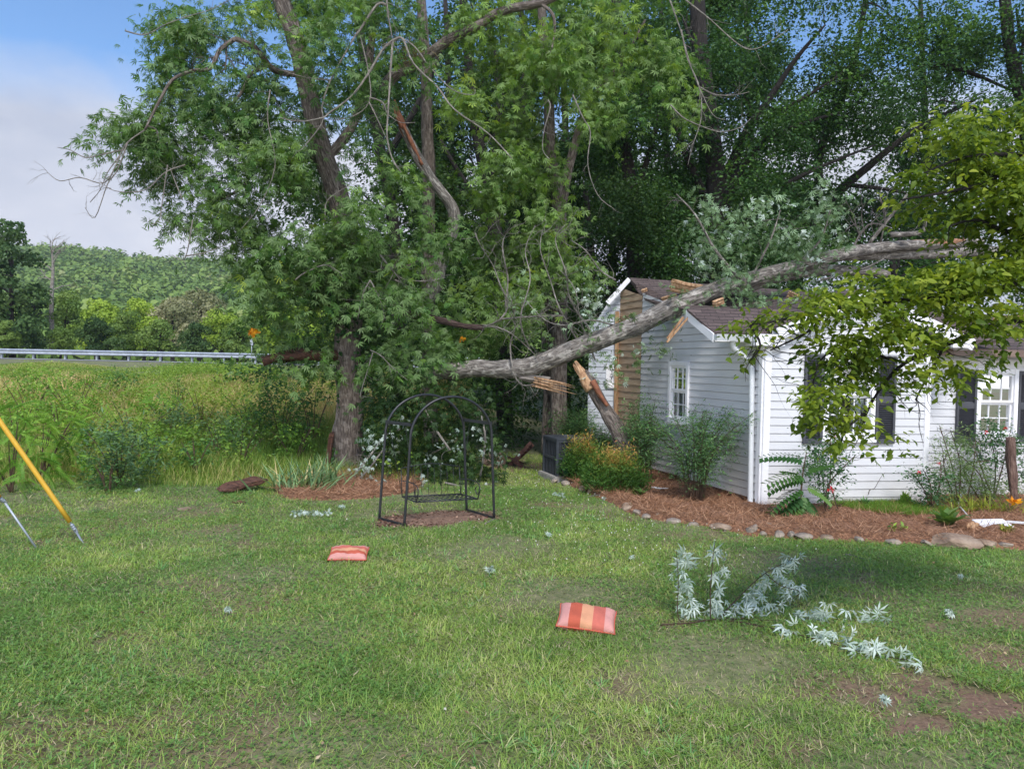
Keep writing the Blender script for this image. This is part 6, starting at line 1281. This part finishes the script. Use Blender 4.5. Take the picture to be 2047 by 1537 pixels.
# ================================================================== fallen leafy boughs behind the swing
fb = thing('fallen_bough', 'heap of fallen leafy boughs with pale leaf backs behind the swing', 'fallen branches', G(870, 985)); tb = TB()
for L_ in ([(668, 1000, 12.4), (700, 960, 12.4), (740, 910, 12.5), (770, 870, 12.6), (800, 858, 12.6)], [(690, 985, 12.2), (730, 945, 12.3), (765, 900, 12.5)], [(890, 965, 12.2), (930, 975, 12.1), (950, 990, 12)], [(900, 900, 12.4), (860, 840, 12.6), (840, 790, 12.9)], [(960, 950, 12.4), (970, 880, 12.6), (960, 820, 12.8)]):
    P = limb(tb, L_, 5, 3, 6); twigfan(tb, P, 6, .4, .005)
part('twigs', tb.mesh('twigs', TWIG), fb)
dcl = [(800, 840, 40, 40), (850, 830, 45, 40), (900, 850, 45, 40), (950, 870, 40, 40), (850, 900, 50, 40), (900, 920, 50, 40), (960, 930, 32, 40), (800, 910, 40, 40), (840, 960, 45, 24), (900, 970, 45, 22), (780, 870, 30, 40), (985, 900, 14, 35), (760, 800, 40, 30), (800, 800, 40, 30), (750, 950, 20, 25), (970, 960, 24, 24), (930, 800, 40, 30), (870, 780, 40, 25)]
crown('foliage', fb, [(a_, b2_, 12.6 + random.uniform(-.2, .5), c_, d_, .35) for a_, b2_, c_, d_ in dcl], MLD, .095, per=8, k=7, length=.35, droop=.9, tmpl=MAPLE, up_=.5, shell=.6)
scl2 = [(668, 998, 16, 8), (685, 980, 16, 14), (700, 962, 16, 16), (716, 944, 14, 16), (730, 925, 14, 16), (742, 905, 10, 14), (755, 888, 9, 12), (742, 872, 10, 8), (715, 925, 12, 10), (760, 965, 12, 12), (700, 1002, 22, 6), (740, 1000, 22, 6), (770, 980, 16, 12), (820, 992, 14, 6), (985, 905, 8, 26), (978, 885, 8, 12), (990, 975, 5, 8), (650, 1008, 18, 5), (820, 850, 12, 8), (930, 858, 12, 8), (850, 925, 9, 12), (845, 955, 8, 10), (900, 880, 8, 8), (790, 870, 8, 8)]
crown('silver_foliage', fb, [(a_, b2_, 12.15 + random.uniform(-.2, .15), c_, d_, .2, .8) for a_, b2_, c_, d_ in scl2], SILV, .07, per=4.5, k=6, length=.3, droop=.8, tmpl=MAPLE, up_=.4, shell=.6)
# iris clump
IR = leafmat('iris blade', [(0, (0.080, 0.160, 0.072)), (.6, (0.176, 0.288, 0.128)), (.85, (0.256, 0.384, 0.160)), (1, (0.544, 0.416, 0.208))], trans=.2)
ib = G(592, 985); n = 130; th = rng.random(n) * 6.28; le = rng.uniform(.15, 1.25, n); BX = rng.normal(0, 1, (n, 2)) * [.22, .12]
A = np.stack([np.cos(th) * le, np.sin(th) * le * .6, np.ones(n)], -1); A[:, 0] += BX[:, 0] * 1.2
me = place('iris_clump', np.stack([ib.x + BX[:, 0], ib.y + .15 + BX[:, 1], np.full(n, .02)], -1), A, np.stack([np.cos(th), np.sin(th), -le], -1), rng.uniform(.35, .62, n), BLADE, IR, None, rng.uniform(.02, .035, n)); top('iris_clump', me, 'clump of sword leaved iris at the left end of the tree mulch', 'iris', origin=(ib.x, ib.y, 0))
ib = G(650, 975); n = 50; th = rng.random(n) * 6.28; le = rng.uniform(.05, .6, n); BX = rng.normal(0, 1, (n, 2)) * [.12, .1]
me = place('iris_clump', np.stack([ib.x + BX[:, 0], ib.y + .1 + BX[:, 1], np.full(n, .02)], -1), np.stack([np.cos(th) * le, np.sin(th) * le, np.ones(n)], -1), np.stack([np.cos(th), np.sin(th), -le], -1), rng.uniform(.4, .7, n), BLADE, IR, None, rng.uniform(.02, .035, n)); top('iris_clump', me, 'smaller upright iris clump just left of the big trunk foot', 'iris', origin=(ib.x, ib.y, 0))
# ================================================================== HOUSE SHRUBS
FEA = leafmat('feathery shrub leaf', [(0, (0.040, 0.099, 0.040)), (.5, (0.099, 0.211, 0.078)), (1, (0.211, 0.354, 0.121))], trans=.25)
NAN = leafmat('orange tipped shrub leaf', [(0, (0.031, 0.090, 0.016)), (.5, (0.076, 0.168, 0.031)), (.72, (0.173, 0.240, 0.043)), (.86, (0.428, 0.288, 0.076)), (1, (0.673, 0.300, 0.140))], trans=.25)
def feather(label, px, pyb, pyt, wpx, n=16, dens=1.0, m=FEA, lsz=.055, Yo=0):
    b_ = G(px, pyb, .08); b_ = Vector((b_.x, b_.y + Yo, .08)); Y = b_.y; t_ = thing('feathery_shrub', label, 'shrub', b_, 'feathery shrubs against the side wall'); tb = TB(); BB = []; DD = []
    hgt = S(pyb - pyt, Y)
    for i in range(n):
        th = random.random() * 6.28; sp_ = random.random() ** .6 * S(wpx, Y) * .5
        e_ = b_ + Vector((math.cos(th) * sp_, math.sin(th) * sp_ * .7, hgt * random.uniform(.55, 1)))
        mid = b_.lerp(e_, .45) + Vector((-math.cos(th) * sp_ * .12, 0, hgt * .12)); P = [b_ + Vector((math.cos(th) * .13, math.sin(th) * .10, -.05)), mid, e_]
        tb.tube(P, [.007, .005, .0025], 5, 4)
        for _ in range(int(24 * dens)):
            f = random.uniform(.18, 1) ** .8; a_ = (P[0].lerp(P[1], f * 2) if f < .5 else P[1].lerp(P[2], f * 2 - 1)); o = Vector((random.gauss(0, 1), random.gauss(0, 1), random.gauss(.3, .5))).normalized(); BB.append(a_); DD.append(o)
            if random.random() < .4: tb.tube([a_, a_ + o * .22 + Zv * .02], [.003, .0015], 3, 1, cap=False)
    part('stems', tb.mesh('stems', TWIGB), t_); BB = np.array(BB); DD = np.array(DD)
    C, A, Nn, Sz, rr = sprays(BB, DD, 15, .30, .05, lsz, spread=.7, up_=1.1); part('foliage', place('foliage', C, A, Nn, Sz, PINTO, m, rr), t_)
feather('feathery shrub with many thin stems under the side wall window, right of the others', 1388, 1000, 815, 230, 36, .75)
feather('feathery shrub between the leaning stump and the side wall window', 1292, 965, 795, 110, 22, .9, Yo=.1)
feather('dark feathery shrub behind the leaning stump', 1215, 945, 860, 90, 16, 1.2, Yo=.6)
feather('dark needle-leaved shrub hanging over the right side of the air conditioner', 1160, 940, 830, 90, 18, 1.8, Yo=1.0)
def nandina(label, px, pyb, pyt, wpx, Yo=.3):
    b_ = G(px, pyb, .06); b_ = Vector((b_.x, b_.y + Yo, .05)); Y = b_.y; t_ = thing('orange_tipped_shrub', label, 'shrub', b_, 'orange tipped shrubs beside the air conditioner'); cx_ = px; W_ = S(wpx, Y) / 2; H_ = S(pyb - pyt, Y) * .78
    n = 1500; v = unit(rng.normal(size=(n, 3))); v[:, 2] = np.abs(v[:, 2]) * 1.02 - .02; rr_ = rng.uniform(.62, 1.06, n) * (1 + .18 * np.sin(v[:, 0] * 7 + px) * np.cos(v[:, 1] * 6))
    BB = np.array(b_) + v * rr_[:, None] * [W_, W_ * .9, H_] * 1.0; tone = np.clip(.06 + .78 * np.maximum(v[:, 2], 0) ** 1.5 + rng.normal(0, .15, n) + .12 * rr_, 0, 1)
    C, A, Nn, Sz, rr = sprays(BB, unit(v + [0, 0, .6]), 8, .16, -.35, .055, up_=.6, crnd=tone, rspread=.2); part('foliage', place('foliage', C, A, Nn, Sz, PINTO, NAN, rr), t_)
    tb = TB()
    for k in range(12): th = k * .52; tb.tube([b_, b_ + Vector((math.cos(th) * W_ * .6, math.sin(th) * W_ * .5, H_ * .75))], [.012, .005], 4, 1)
    part('stems', tb.mesh('stems', TWIGB), t_)
nandina('front rounded shrub with orange and yellow tips right of the air conditioner', 1236, 990, 905, 112, .45); nandina('rear rounded shrub with orange tips next to the pale pipe', 1168, 966, 878, 72, .5)
def leafy(name, label, px, py, n, size, m, tmpl=OVATE, z=.1, cat='plant', lean=1.0, group=None, w=None):
    b_ = G(px, py, z); th = rng.random(n) * 6.28; le = rng.uniform(.4, 1.4, n) * lean; A = np.stack([np.cos(th) * le, np.sin(th) * le, np.ones(n) * .8], -1)
    me = place(name, np.array(b_) + rng.normal(0, .02, (n, 3)), A, np.stack([-np.cos(th), -np.sin(th), le], -1) * 1.0, rng.uniform(.7, 1.1, n) * size, tmpl, m, None, w); return top(name, me, label, cat, group, origin=tuple(b_))
HOS = leafmat('broad leaf', [(0, (.05, .12, .03)), (.6, (.11, .20, .05)), (1, (.18, .27, .08))], trans=.3)
leafy('seedling', 'bright green broad leaved seedling in the mulch left of the window shrub', 1277, 990, 26, .15, HOS)
leafy('hosta', 'broad leaved hosta in the mulch right of the mossy grass strip', 1893, 1050, 26, .26, HOS, lean=.9)
leafy('hosta', 'small dark broad leaved plant at the foot of the pale pipe', 1132, 955, 18, .2, leafmat('dark broad leaf', [(0, (.02, .06, .03)), (1, (.05, .12, .05))], trans=.2), lean=.7)
leafy('weed', 'yellow-green leafy tuft in the mulch in front of the white siding panel', 2012, 1062, 60, .10, GOLD, PINTO, cat='weed')
leafy('weed', 'tiny pale weed in the mulch below the mossy grass strip, the left one', 1787, 1057, 16, .07, BRI, cat='weed'); leafy('weed', 'tiny pale weed in the mulch below the mossy grass strip, the right one', 1808, 1058, 16, .07, BRI, cat='weed')
leafy('weed', 'narrow upright weed against the front wall right of the curly stalk', 1810, 1008, 40, .18, BRI, PINTO, cat='weed', lean=.3)
leafy('weed', 'leafy weed at the foot of the curly stalk by the front wall', 1727, 1012, 46, .14, FEA, PINTO, cat='weed', lean=.7)
# mossy grass strip on the mulch
MOS = leafmat('bright fine grass', [(0, (0.068, 0.165, 0.015)), (1, (0.180, 0.315, 0.045))], trans=.3)
ms = [G(*p) for p in ((1655, 1022), (1730, 1008), (1800, 1016), (1885, 1030), (1915, 1043), (1850, 1046), (1760, 1040), (1690, 1033))]
x, y = scatter(26000, min(p.x for p in ms), max(p.x for p in ms), min(p.y for p in ms), max(p.y for p in ms), lambda x, y: inpoly(x + .1 * np.sin(y * 9), y, ms) * .9); n = len(x)
top('fine_grass', place('fine_grass', np.stack([x, y, np.full(n, .10)], -1), rng.normal(0, .35, (n, 3)) + [0, 0, 1], rng.normal(0, 1, (n, 3)), rng.uniform(.04, .10, n), BLADE, MOS, None, rng.uniform(.003, .005, n)), kind='stuff')
# leafy stem plant (compound leaves) and rose bushes
AIL = leafmat('compound leaf', [(0, (0.030, 0.089, 0.024)), (.6, (0.066, 0.155, 0.036)), (1, (0.131, 0.238, 0.053))], trans=.3)
ap = thing('compound_leaf_plant', 'plant with long drooping compound leaves in front of the house corner wall', 'plant', G(1600, 1030, .1)); Yp = ap.location.y; FR2 = frond(10, .12, .28, .45); tb = TB(); tb.tube([ap.location, Q(1603, 960, Yp), Q(1612, 905, Yp)], [.012, .01, .005], 6, 3); part('stem', tb.mesh('stem', TWIGB), ap)
C = []; A = []; SS = []
for (px, py, dx, dy, L_) in ((1612, 920, -1, .18, .50), (1608, 950, -1, -.02, .50), (1608, 955, -.9, -.25, .45), (1606, 975, -.9, -.4, .5), (1606, 985, -.5, -.8, .42), (1606, 990, .2, -.9, .34), (1608, 970, .8, -.4, .36), (1608, 990, -.95, -.55, .55), (1606, 995, -.3, -.9, .4), (1610, 940, .5, .2, .3), (1606, 1000, .6, -.6, .36), (1604, 1000, -.7, -.7, .36), (1610, 960, -.6, .3, .3)):
    C.append(Q(px, py, Yp)); A.append((dx, random.uniform(-.5, .1), dy + .25)); SS.append(L_)
part('foliage', place('foliage', np.array(C), np.array(A), np.tile([0, -.35, 1.], (len(C), 1)) + rng.normal(0, .15, (len(C), 3)), np.array(SS), FR2, AIL, None), ap)
RSE = leafmat('rose leaf', [(0, (0.025, 0.076, 0.031)), (.6, (0.060, 0.145, 0.051)), (1, (0.128, 0.238, 0.076))], trans=.2, rough=.35)
RED = leafmat('red rose petal', [(0, (.50, .01, .03)), (1, (.75, .03, .07))], trans=.2)
def rose(label, px, pyb, cl, flowers, stems, m=RSE, group='rose bushes along the front wall', name='rose_bush', lsz=.045, per=22, cat='rose bush', tm=SIMPLE):
    b_ = G(px, pyb, .1); Y = b_.y; t_ = thing(name, label, cat, b_, group); tb = TB()
    for L_ in stems: P = [Q(a_, c_, Y + random.uniform(-.1, .1)) for a_, c_ in L_]; tb.tube(P, [.012 * (1 - .6 * i / (len(P) - 1)) for i in range(len(P))], 5, 3); twigfan(tb, P, 7, .25, .004)
    part('stems', tb.mesh('stems', TWIGB), t_)
    crown('foliage', t_, [(a_, c_, Y + random.uniform(-.12, .12), e_, f_, .18) for a_, c_, e_, f_ in cl], m, lsz, per=per * 2.2, k=7, length=.16, droop=.2, tmpl=tm, up_=.8, shell=.7)
    for (fx, fy, s_) in flowers:
        c_ = Q(fx, fy, Y - .28); n = 26; v = unit(rng.normal(size=(n, 3))); part('flower', place('flower', np.array(c_) + v * S(s_, Y) * .22, v + [0, -.2, .6], -v, S(s_, Y) * .42, OVATE, RED, None, None), t_)
rose('dark leaved rose bush with a red bloom right of the compound leaf plant', 1650, 1020, [(1645, 905, 24, 20), (1665, 925, 24, 20), (1640, 940, 24, 20), (1620, 920, 16, 14), (1625, 905, 12, 16), (1680, 910, 18, 12), (1650, 965, 22, 20), (1675, 950, 14, 16), (1610, 945, 14, 14), (1660, 880, 18, 14), (1650, 990, 16, 14)], [(1661, 979, 12), (1669, 871, 6), (1652, 862, 5)], [[(1650, 1020), (1655, 970), (1690, 930), (1712, 908)], [(1650, 1020), (1645, 960), (1635, 900)], [(1650, 1020), (1660, 950), (1660, 870)], [(1665, 985), (1672, 1010), (1678, 1022)]])
rose('sparse rose bush with small leaves left of the weedy tangle by the wing', 1862, 1018, [(1840, 955, 20, 16), (1850, 980, 20, 18), (1828, 950, 12, 10), (1870, 985, 16, 16), (1880, 960, 16, 22), (1860, 1000, 14, 12), (1845, 940, 12, 8)], [(1837, 945, 7), (1876, 926, 6)], [[(1862, 1018), (1848, 980), (1825, 948)], [(1862, 1018), (1860, 970), (1845, 938)], [(1862, 1018), (1878, 970), (1882, 930)]])
rose('tall rose bush with scattered red blooms in front of the wing window', 1975, 1000, [(1970, 870, 24, 20), (1985, 850, 16, 16), (2000, 880, 24, 20), (2030, 900, 26, 26), (1955, 900, 24, 20), (2020, 870, 18, 14), (2040, 940, 20, 30), (1985, 920, 26, 20)], [(1972, 864, 7), (2010, 857, 7)], [[(1985, 1000), (1990, 930), (1975, 850)], [(1985, 1000), (2005, 930), (2020, 860)], [(1985, 1000), (1960, 930), (1945, 890)]])
WEE = leafmat('grey weed leaf', [(0, (0.072, 0.136, 0.048)), (.5, (0.144, 0.224, 0.080)), (1, (0.272, 0.336, 0.144))], trans=.25)
rose('grey-green tangle of feathery weeds between the two rose bushes of the wing', 1915, 1010, [(1895, 930, 22, 36), (1910, 960, 30, 30), (1930, 930, 26, 34), (1950, 960, 28, 30), (1890, 890, 16, 26), (1905, 990, 30, 16), (1960, 990, 30, 16), (1925, 880, 20, 30), (1980, 970, 26, 26), (2020, 975, 30, 24), (1890, 985, 16, 16)], [], [[(1915, 1010), (1905, 940), (1878, 850)], [(1915, 1010), (1920, 930), (1900, 860)], [(1930, 1010), (1945, 940), (1950, 880)], [(1915, 1010), (1890, 950), (1885, 900)], [(1975, 1010), (1960, 950), (1912, 905)], [(1960, 1000), (1925, 935), (1980, 920)]], WEE, None, 'weed_tangle', .05, 26, 'weeds', PINTO)
b_ = G(1975, 1025, .1); n = 150; th = rng.random(n) * 6.28; le = rng.uniform(.3, 1.5, n)
me = place('daylily_clump', np.stack([b_.x + rng.normal(0, .28, n), b_.y + .15 + rng.normal(0, .1, n), np.full(n, .1)], -1), np.stack([np.cos(th) * le, np.sin(th) * le, np.ones(n)], -1), np.stack([np.cos(th), np.sin(th), -le], -1), rng.uniform(.2, .38, n), BLADE, GOLD, None, rng.uniform(.012, .02, n)); dl_ = top('daylily_clump', me, 'clump of arching yellow-green daylily leaves under the weeds, with an orange bloom', 'daylily', origin=tuple(b_))
c_ = Q(2028, 1004, b_.y - .1) - b_; pm = place('flower', np.array([c_] * 7) , rng.normal(0, .7, (7, 3)) + [0, -.3, .7], rng.normal(0, 1, (7, 3)), .10, OVATE, OR, None, None); link(bpy.data.objects.new('flower', pm), dl_)
st_ = thing('broken_post_branch', 'thick brown bark covered limb standing upright against the wing right of the roses', 'branch', G(2025, 1010)); tb = TB(); limb(tb, [(2030, 1005, 10.3), (2024, 960, 10.35), (2022, 930, 10.4), (2020, 875, 10.5)], 15, 17, 9, .3); part('limb', tb.mesh('limb', barkmat('red brown bark', (.05, .025, .018), (.14, .08, .06), (.24, .16, .12), .1)), st_)
sk = stick('curly_stalk', 'thin curly dry stalk leaning on the front wall between the rose bush and the weeds', [G(1733, 1005), Q(1738, 980, 10.6), Q(1748, 976, 10.65), Q(1760, 955, 10.7), Q(1769, 945, 10.75)], .006, TWIGB, 'stalk')
# ================================================================== DOGWOOD (right foreground)
dw = thing('dogwood_tree', 'dogwood reaching in from the right with layered green leaves and one hanging bough', 'tree', (Q(2330, 900, 5.6).x, 5.6, 0)); tb = TB()
root = Vector((Q(2330, 900, 5.6).x, 5.6, 0)); tk = Q(2300, 620, 5.6)
tb.tube([root - Zv * .05, root + Zv * .8, tk, Q(2260, 300, 5.5), Q(2200, 0, 5.4)], [.12, .10, .085, .06, .04], 10, 4, .1)
DL = [[(2290, 640, 5.6), (2047, 640, 5.4), (1960, 660, 5.2), (1890, 690, 5.1), (1810, 725, 5.0), (1765, 770, 5.0), (1735, 820, 5.0), (1722, 865, 5.0)], [(2290, 600, 5.6), (2080, 560, 5.3), (1950, 590, 5.1), (1800, 600, 5.0), (1650, 620, 4.9), (1560, 640, 4.9), (1500, 650, 4.8)],
      [(2290, 420, 5.5), (2047, 345, 5.2), (1960, 370, 5.1), (1860, 390, 5.0), (1800, 400, 5.0)], [(2280, 500, 5.5), (2040, 470, 5.2), (1950, 440, 5.1), (1880, 460, 5.1)], [(2260, 330, 5.5), (2050, 310, 5.2), (1930, 315, 5.1), (1840, 350, 5.0)], [(1890, 690, 5.1), (1850, 760, 5.1), (1830, 800, 5.1)], [(1810, 725, 5.0), (1700, 700, 4.95), (1640, 720, 4.9), (1620, 800, 4.9)], [(1735, 820, 5), (1690, 860, 4.9), (1680, 900, 4.9)], [(1650, 620, 4.9), (1620, 660, 4.85), (1540, 700, 4.8)], [(1500, 650, 4.8), (1520, 690, 4.8), (1500, 720, 4.8)]]
for L_ in DL: P = limb(tb, L_, 13 if L_[0][0] > 2200 else 6, 3, 7, .1); twigfan(tb, P, 9, .28, .0035, 1, .8, .25, .0, max(1, len(P) - 5))
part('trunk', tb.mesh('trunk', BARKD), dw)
dcl = []
def strip(p0, p1, n, rx, ry, Y, rd=.22, j=12):
    for i in range(n):
        f = (i + .5) / n; dcl.append((p0[0] + (p1[0] - p0[0]) * f + random.uniform(-j, j), p0[1] + (p1[1] - p0[1]) * f + random.uniform(-j, j) * .6, Y + random.uniform(-.2, .2), rx, ry, rd))
strip((1480, 650), (1640, 622), 4, 34, 13, 4.85, .15, 5); strip((1560, 615), (1750, 600), 5, 44, 13, 4.95); strip((1620, 590), (2000, 575), 8, 48, 13, 5.0); strip((1700, 628), (2047, 615), 7, 50, 15, 5.0); strip((1760, 665), (2047, 650), 5, 46, 12, 5.0); strip((1880, 560), (2080, 540), 5, 50, 30, 5.1); strip((1690, 560), (1860, 560), 4, 40, 10, 5.0, .15, 5)
strip((1800, 350), (2060, 330), 6, 42, 15, 5.1); strip((1850, 295), (2060, 270), 5, 44, 18, 5.2); strip((1800, 400), (2060, 395), 6, 44, 17, 5.1); strip((1900, 445), (2080, 450), 5, 42, 18, 5.15); strip((1940, 330), (2080, 360), 4, 44, 22, 5.2); strip((1870, 255), (2060, 235), 5, 44, 16, 5.2); strip((1980, 490), (2080, 500), 3, 40, 14, 5.15); strip((1880, 545), (2060, 540), 5, 44, 12, 5.05); strip((2000, 515), (2080, 510), 2, 44, 20, 5.1); strip((1840, 440), (1900, 445), 2, 24, 8, 5.1, .1)
strip((1660, 680), (1860, 680), 5, 40, 26, 4.95); strip((1640, 720), (1760, 730), 4, 34, 28, 4.95); strip((1620, 780), (1700, 770), 3, 28, 28, 4.9, .18); strip((1610, 830), (1690, 830), 3, 24, 26, 4.9, .15); strip((1700, 700), (1800, 760), 3, 30, 20, 4.95, .15); strip((1700, 860), (1680, 900), 2, 18, 16, 4.9, .1); strip((1780, 740), (1860, 760), 3, 28, 12, 5.0, .12); strip((1880, 720), (1940, 760), 3, 26, 14, 5.05, .12); strip((1960, 715), (2030, 725), 2, 24, 10, 5.1, .1)
dcl += [(1505, 690, 4.8, 12, 26, .08, .8), (1535, 700, 4.8, 8, 20, .06, .8), (1905, 770, 5.05, 14, 10, .06), (1760, 870, 4.95, 22, 9, .06), (1795, 905, 4.95, 14, 6, .05), (1975, 765, 5.0, 20, 10, .06), (2050, 380, 4.9, 60, 60, .3), (2080, 220, 5.2, 40, 30, .3), (2120, 450, 5.2, 60, 120, .4), (2150, 620, 5.2, 60, 80, .4), (2200, 200, 5.2, 90, 80, .5), (2250, 450, 5.3, 90, 90, .5)]
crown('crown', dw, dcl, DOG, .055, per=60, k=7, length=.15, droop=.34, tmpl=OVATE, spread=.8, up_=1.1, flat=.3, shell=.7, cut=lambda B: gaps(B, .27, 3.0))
# ================================================================== foreground fallen bough with silver leaves
fg = thing('silver_leaf_branch', 'broken branch with upturned silvery leaves lying on the lawn right of the near cushion', 'fallen branch', G(1430, 1245)); tb = TB(); BB = []; DD = []
def fstem(pts, r_, leafy_from=0, n=10):
    P = [G(a_, c_) if z_ is None else Q(a_, c_, z_) for a_, c_, z_ in pts]
    P = [p + Vector((0, 0, .03)) if pts[i][2] is None else p for i, p in enumerate(P)]
    tb.tube(P, [r_ * (1 - .7 * i / (len(P) - 1)) for i in range(len(P))], 6, 4, .1)
    return P
P = fstem([(1320, 1256, None), (1380, 1252, None), (1430, 1245, None), (1450, 1243, None)], .008)
Y0 = G(1430, 1245).y
A1 = fstem([(1430, 1245, None), (1385, 1240, Y0 - .05), (1356, 1235, Y0 - .05), (1356, 1160, Y0 - .02), (1352, 1100, Y0)], .006)
A1 = [Q(1356, 1235, Y0 - .05), Q(1356, 1160, Y0), Q(1352, 1100, Y0)]
A2 = fstem([(1420, 1246, None), (1420, 1180, Y0 + .02), (1425, 1120, Y0 + .05), (1430, 1080, Y0 + .05)], .005)
A3 = fstem([(1440, 1240, None), (1480, 1190, Y0 + .25), (1530, 1145, Y0 + .4), (1590, 1115, Y0 + .55)], .006)
A4 = fstem([(1450, 1243, None), (1560, 1240, Y0 + .05), (1650, 1238, Y0 + .08), (1780, 1240, Y0 + .12)], .006)
A5 = fstem([(1450, 1246, None), (1540, 1262, None), (1650, 1290, None), (1740, 1315, None), (1835, 1330, None)], .007)
A6 = fstem([(1530, 1145, Y0 + .4), (1560, 1170, Y0 + .3), (1600, 1185, Y0 + .25), (1545, 1215, Y0 + .2)], .004)
part('stems', tb.mesh('stems', TWIGB), fg)
clus = [(1365, 1110, 8), (1372, 1130, 8), (1362, 1150, 5), (1372, 1165, 5), (1370, 1185, 6), (1372, 1200, 5), (1368, 1220, 7), (1385, 1230, 7), (1400, 1245, 6), (1435, 1100, 5), (1442, 1112, 3), (1438, 1142, 5), (1450, 1145, 3), (1434, 1182, 5), (1430, 1195, 4), (1433, 1222, 5), (1432, 1236, 4), (1470, 1228, 5), (1480, 1232, 4), (1485, 1248, 4), (1590, 1118, 5), (1575, 1130, 4), (1560, 1140, 4), (1540, 1150, 4), (1530, 1165, 5), (1520, 1175, 6), (1510, 1190, 6), (1500, 1200, 5), (1560, 1165, 6), (1580, 1165, 6), (1600, 1180, 6), (1575, 1190, 6), (1555, 1205, 6), (1515, 1220, 4), (1530, 1215, 5),
        (1600, 1232, 6), (1620, 1240, 8), (1640, 1245, 7), (1655, 1232, 6), (1650, 1215, 4), (1690, 1235, 4), (1720, 1240, 5), (1745, 1242, 6), (1770, 1240, 5), (1560, 1262, 5), (1585, 1268, 5), (1620, 1275, 6), (1650, 1280, 7), (1670, 1275, 6), (1690, 1292, 6), (1720, 1300, 6), (1745, 1305, 7), (1760, 1298, 6), (1780, 1315, 4), (1810, 1325, 4), (1830, 1330, 4)]
C = []; A = []; Nn = []
for (px, py, n) in clus:
    Yc = G(px, py + 8).y if py > 1255 else (Y0 + (.08 if 1400 < px < 1460 or px < 1410 else (.35 * (1250 - py) / 100 + .08 if px < 1610 and py < 1225 else .08)))
    c_ = Q(px, py, Yc); 
    if c_.z < .04: c_.z = .05
    for _ in range(int(n * 1.1)): C.append(np.array(c_) + rng.normal(0, .033, 3)); a_ = rng.normal(0, .8, 3); a_[2] -= .65; a_[1] -= .15; A.append(a_); Nn.append(rng.normal(0, .4, 3) + [0, -.85, .5])
part('leaves', place('leaves', np.array(C), np.array(A), np.array(Nn), rng.uniform(.055, .115, len(C)), lobes((-85, -42, 0, 42, 85), (.5, .8, 1, .8, .5), .085, -.38), SILV, None), fg)
# small fallen leaf bunches
LB = [(620, 1036, 44, 80, 'long heap of wilted silver leaves in the grass left of the swing'), (981, 1152, 12, 16, 'small bunch of crumpled silver leaves on the grass between the cushions'), (1096, 1078, 4, 5, 'single pale leaf in the grass right of the swing'), (1897, 1242, 10, 10, 'pale leaf bunch in the shade right of the silver leaf branch'), (1918, 1162, 5, 8, 'single silver leaf below the stone edging at the right'), (1768, 1416, 6, 9, 'small silver leaf beside the grass tuft near the bare earth'), (452, 1232, 5, 8, 'small dry pale leaf left of the middle of the lawn'), (1117, 998, 14, 24, 'fallen silver leaves in the clover beside the bare stick'), (1205, 1004, 5, 8, 'single pale leaf at the mulch edge below the orange-tipped shrubs'), (275, 988, 4, 5, 'tiny white leaf in the grass near the field edge'), (1262, 1124, 4, 5, 'tiny silver leaf in the grass behind the near cushion'), (684, 1022, 5, 8, 'small tan leaf right of the long silver leaf heap')]
for (px, py, n, w_, lb) in LB:
    c_ = G(px, py); n = int(n * 1.5); W_ = S(w_, c_.y) / 2; C = np.array(c_) + rng.uniform(-1, 1, (n, 3)) * [W_, W_ * .35, 0] + [0, 0, .05]; C[:, 2] += rng.random(n) * (.05 if n > 12 else .02)
    top('leaf_bunch' if n > 6 else 'fallen_leaf', place('fallen_leaf', C, rng.normal(0, 1, (n, 3)) * [1, 1, .5], rng.normal(0, .9, (n, 3)) + [0, -.4, .6], rng.uniform(.028, .052, n), lobes((-75, -38, 0, 38, 75), (.55, .85, 1.0, .85, .55), .13, -.5), SILV, None), lb, 'leaves' if n > 6 else 'leaf', 'fallen leaves on the lawn', origin=tuple(c_))
# ------------------------------------------------------------------ haze
hz_ = SB(); hz_.box((0, 350, 60), (1500, 900, 128)); hm = bpy.data.materials.new('haze'); hm.use_nodes = True; t = hm.node_tree; t.nodes.clear()
o_ = N(t, 'ShaderNodeOutputMaterial'); pv = N(t, 'ShaderNodeVolumePrincipled', Density=.00030, Anisotropy=.2); pv.inputs['Color'].default_value = (.82, .88, 1, 1); t.links.new(pv.outputs[0], o_.inputs['Volume'])
top('haze', hz_.mesh('haze', hm), kind='stuff')
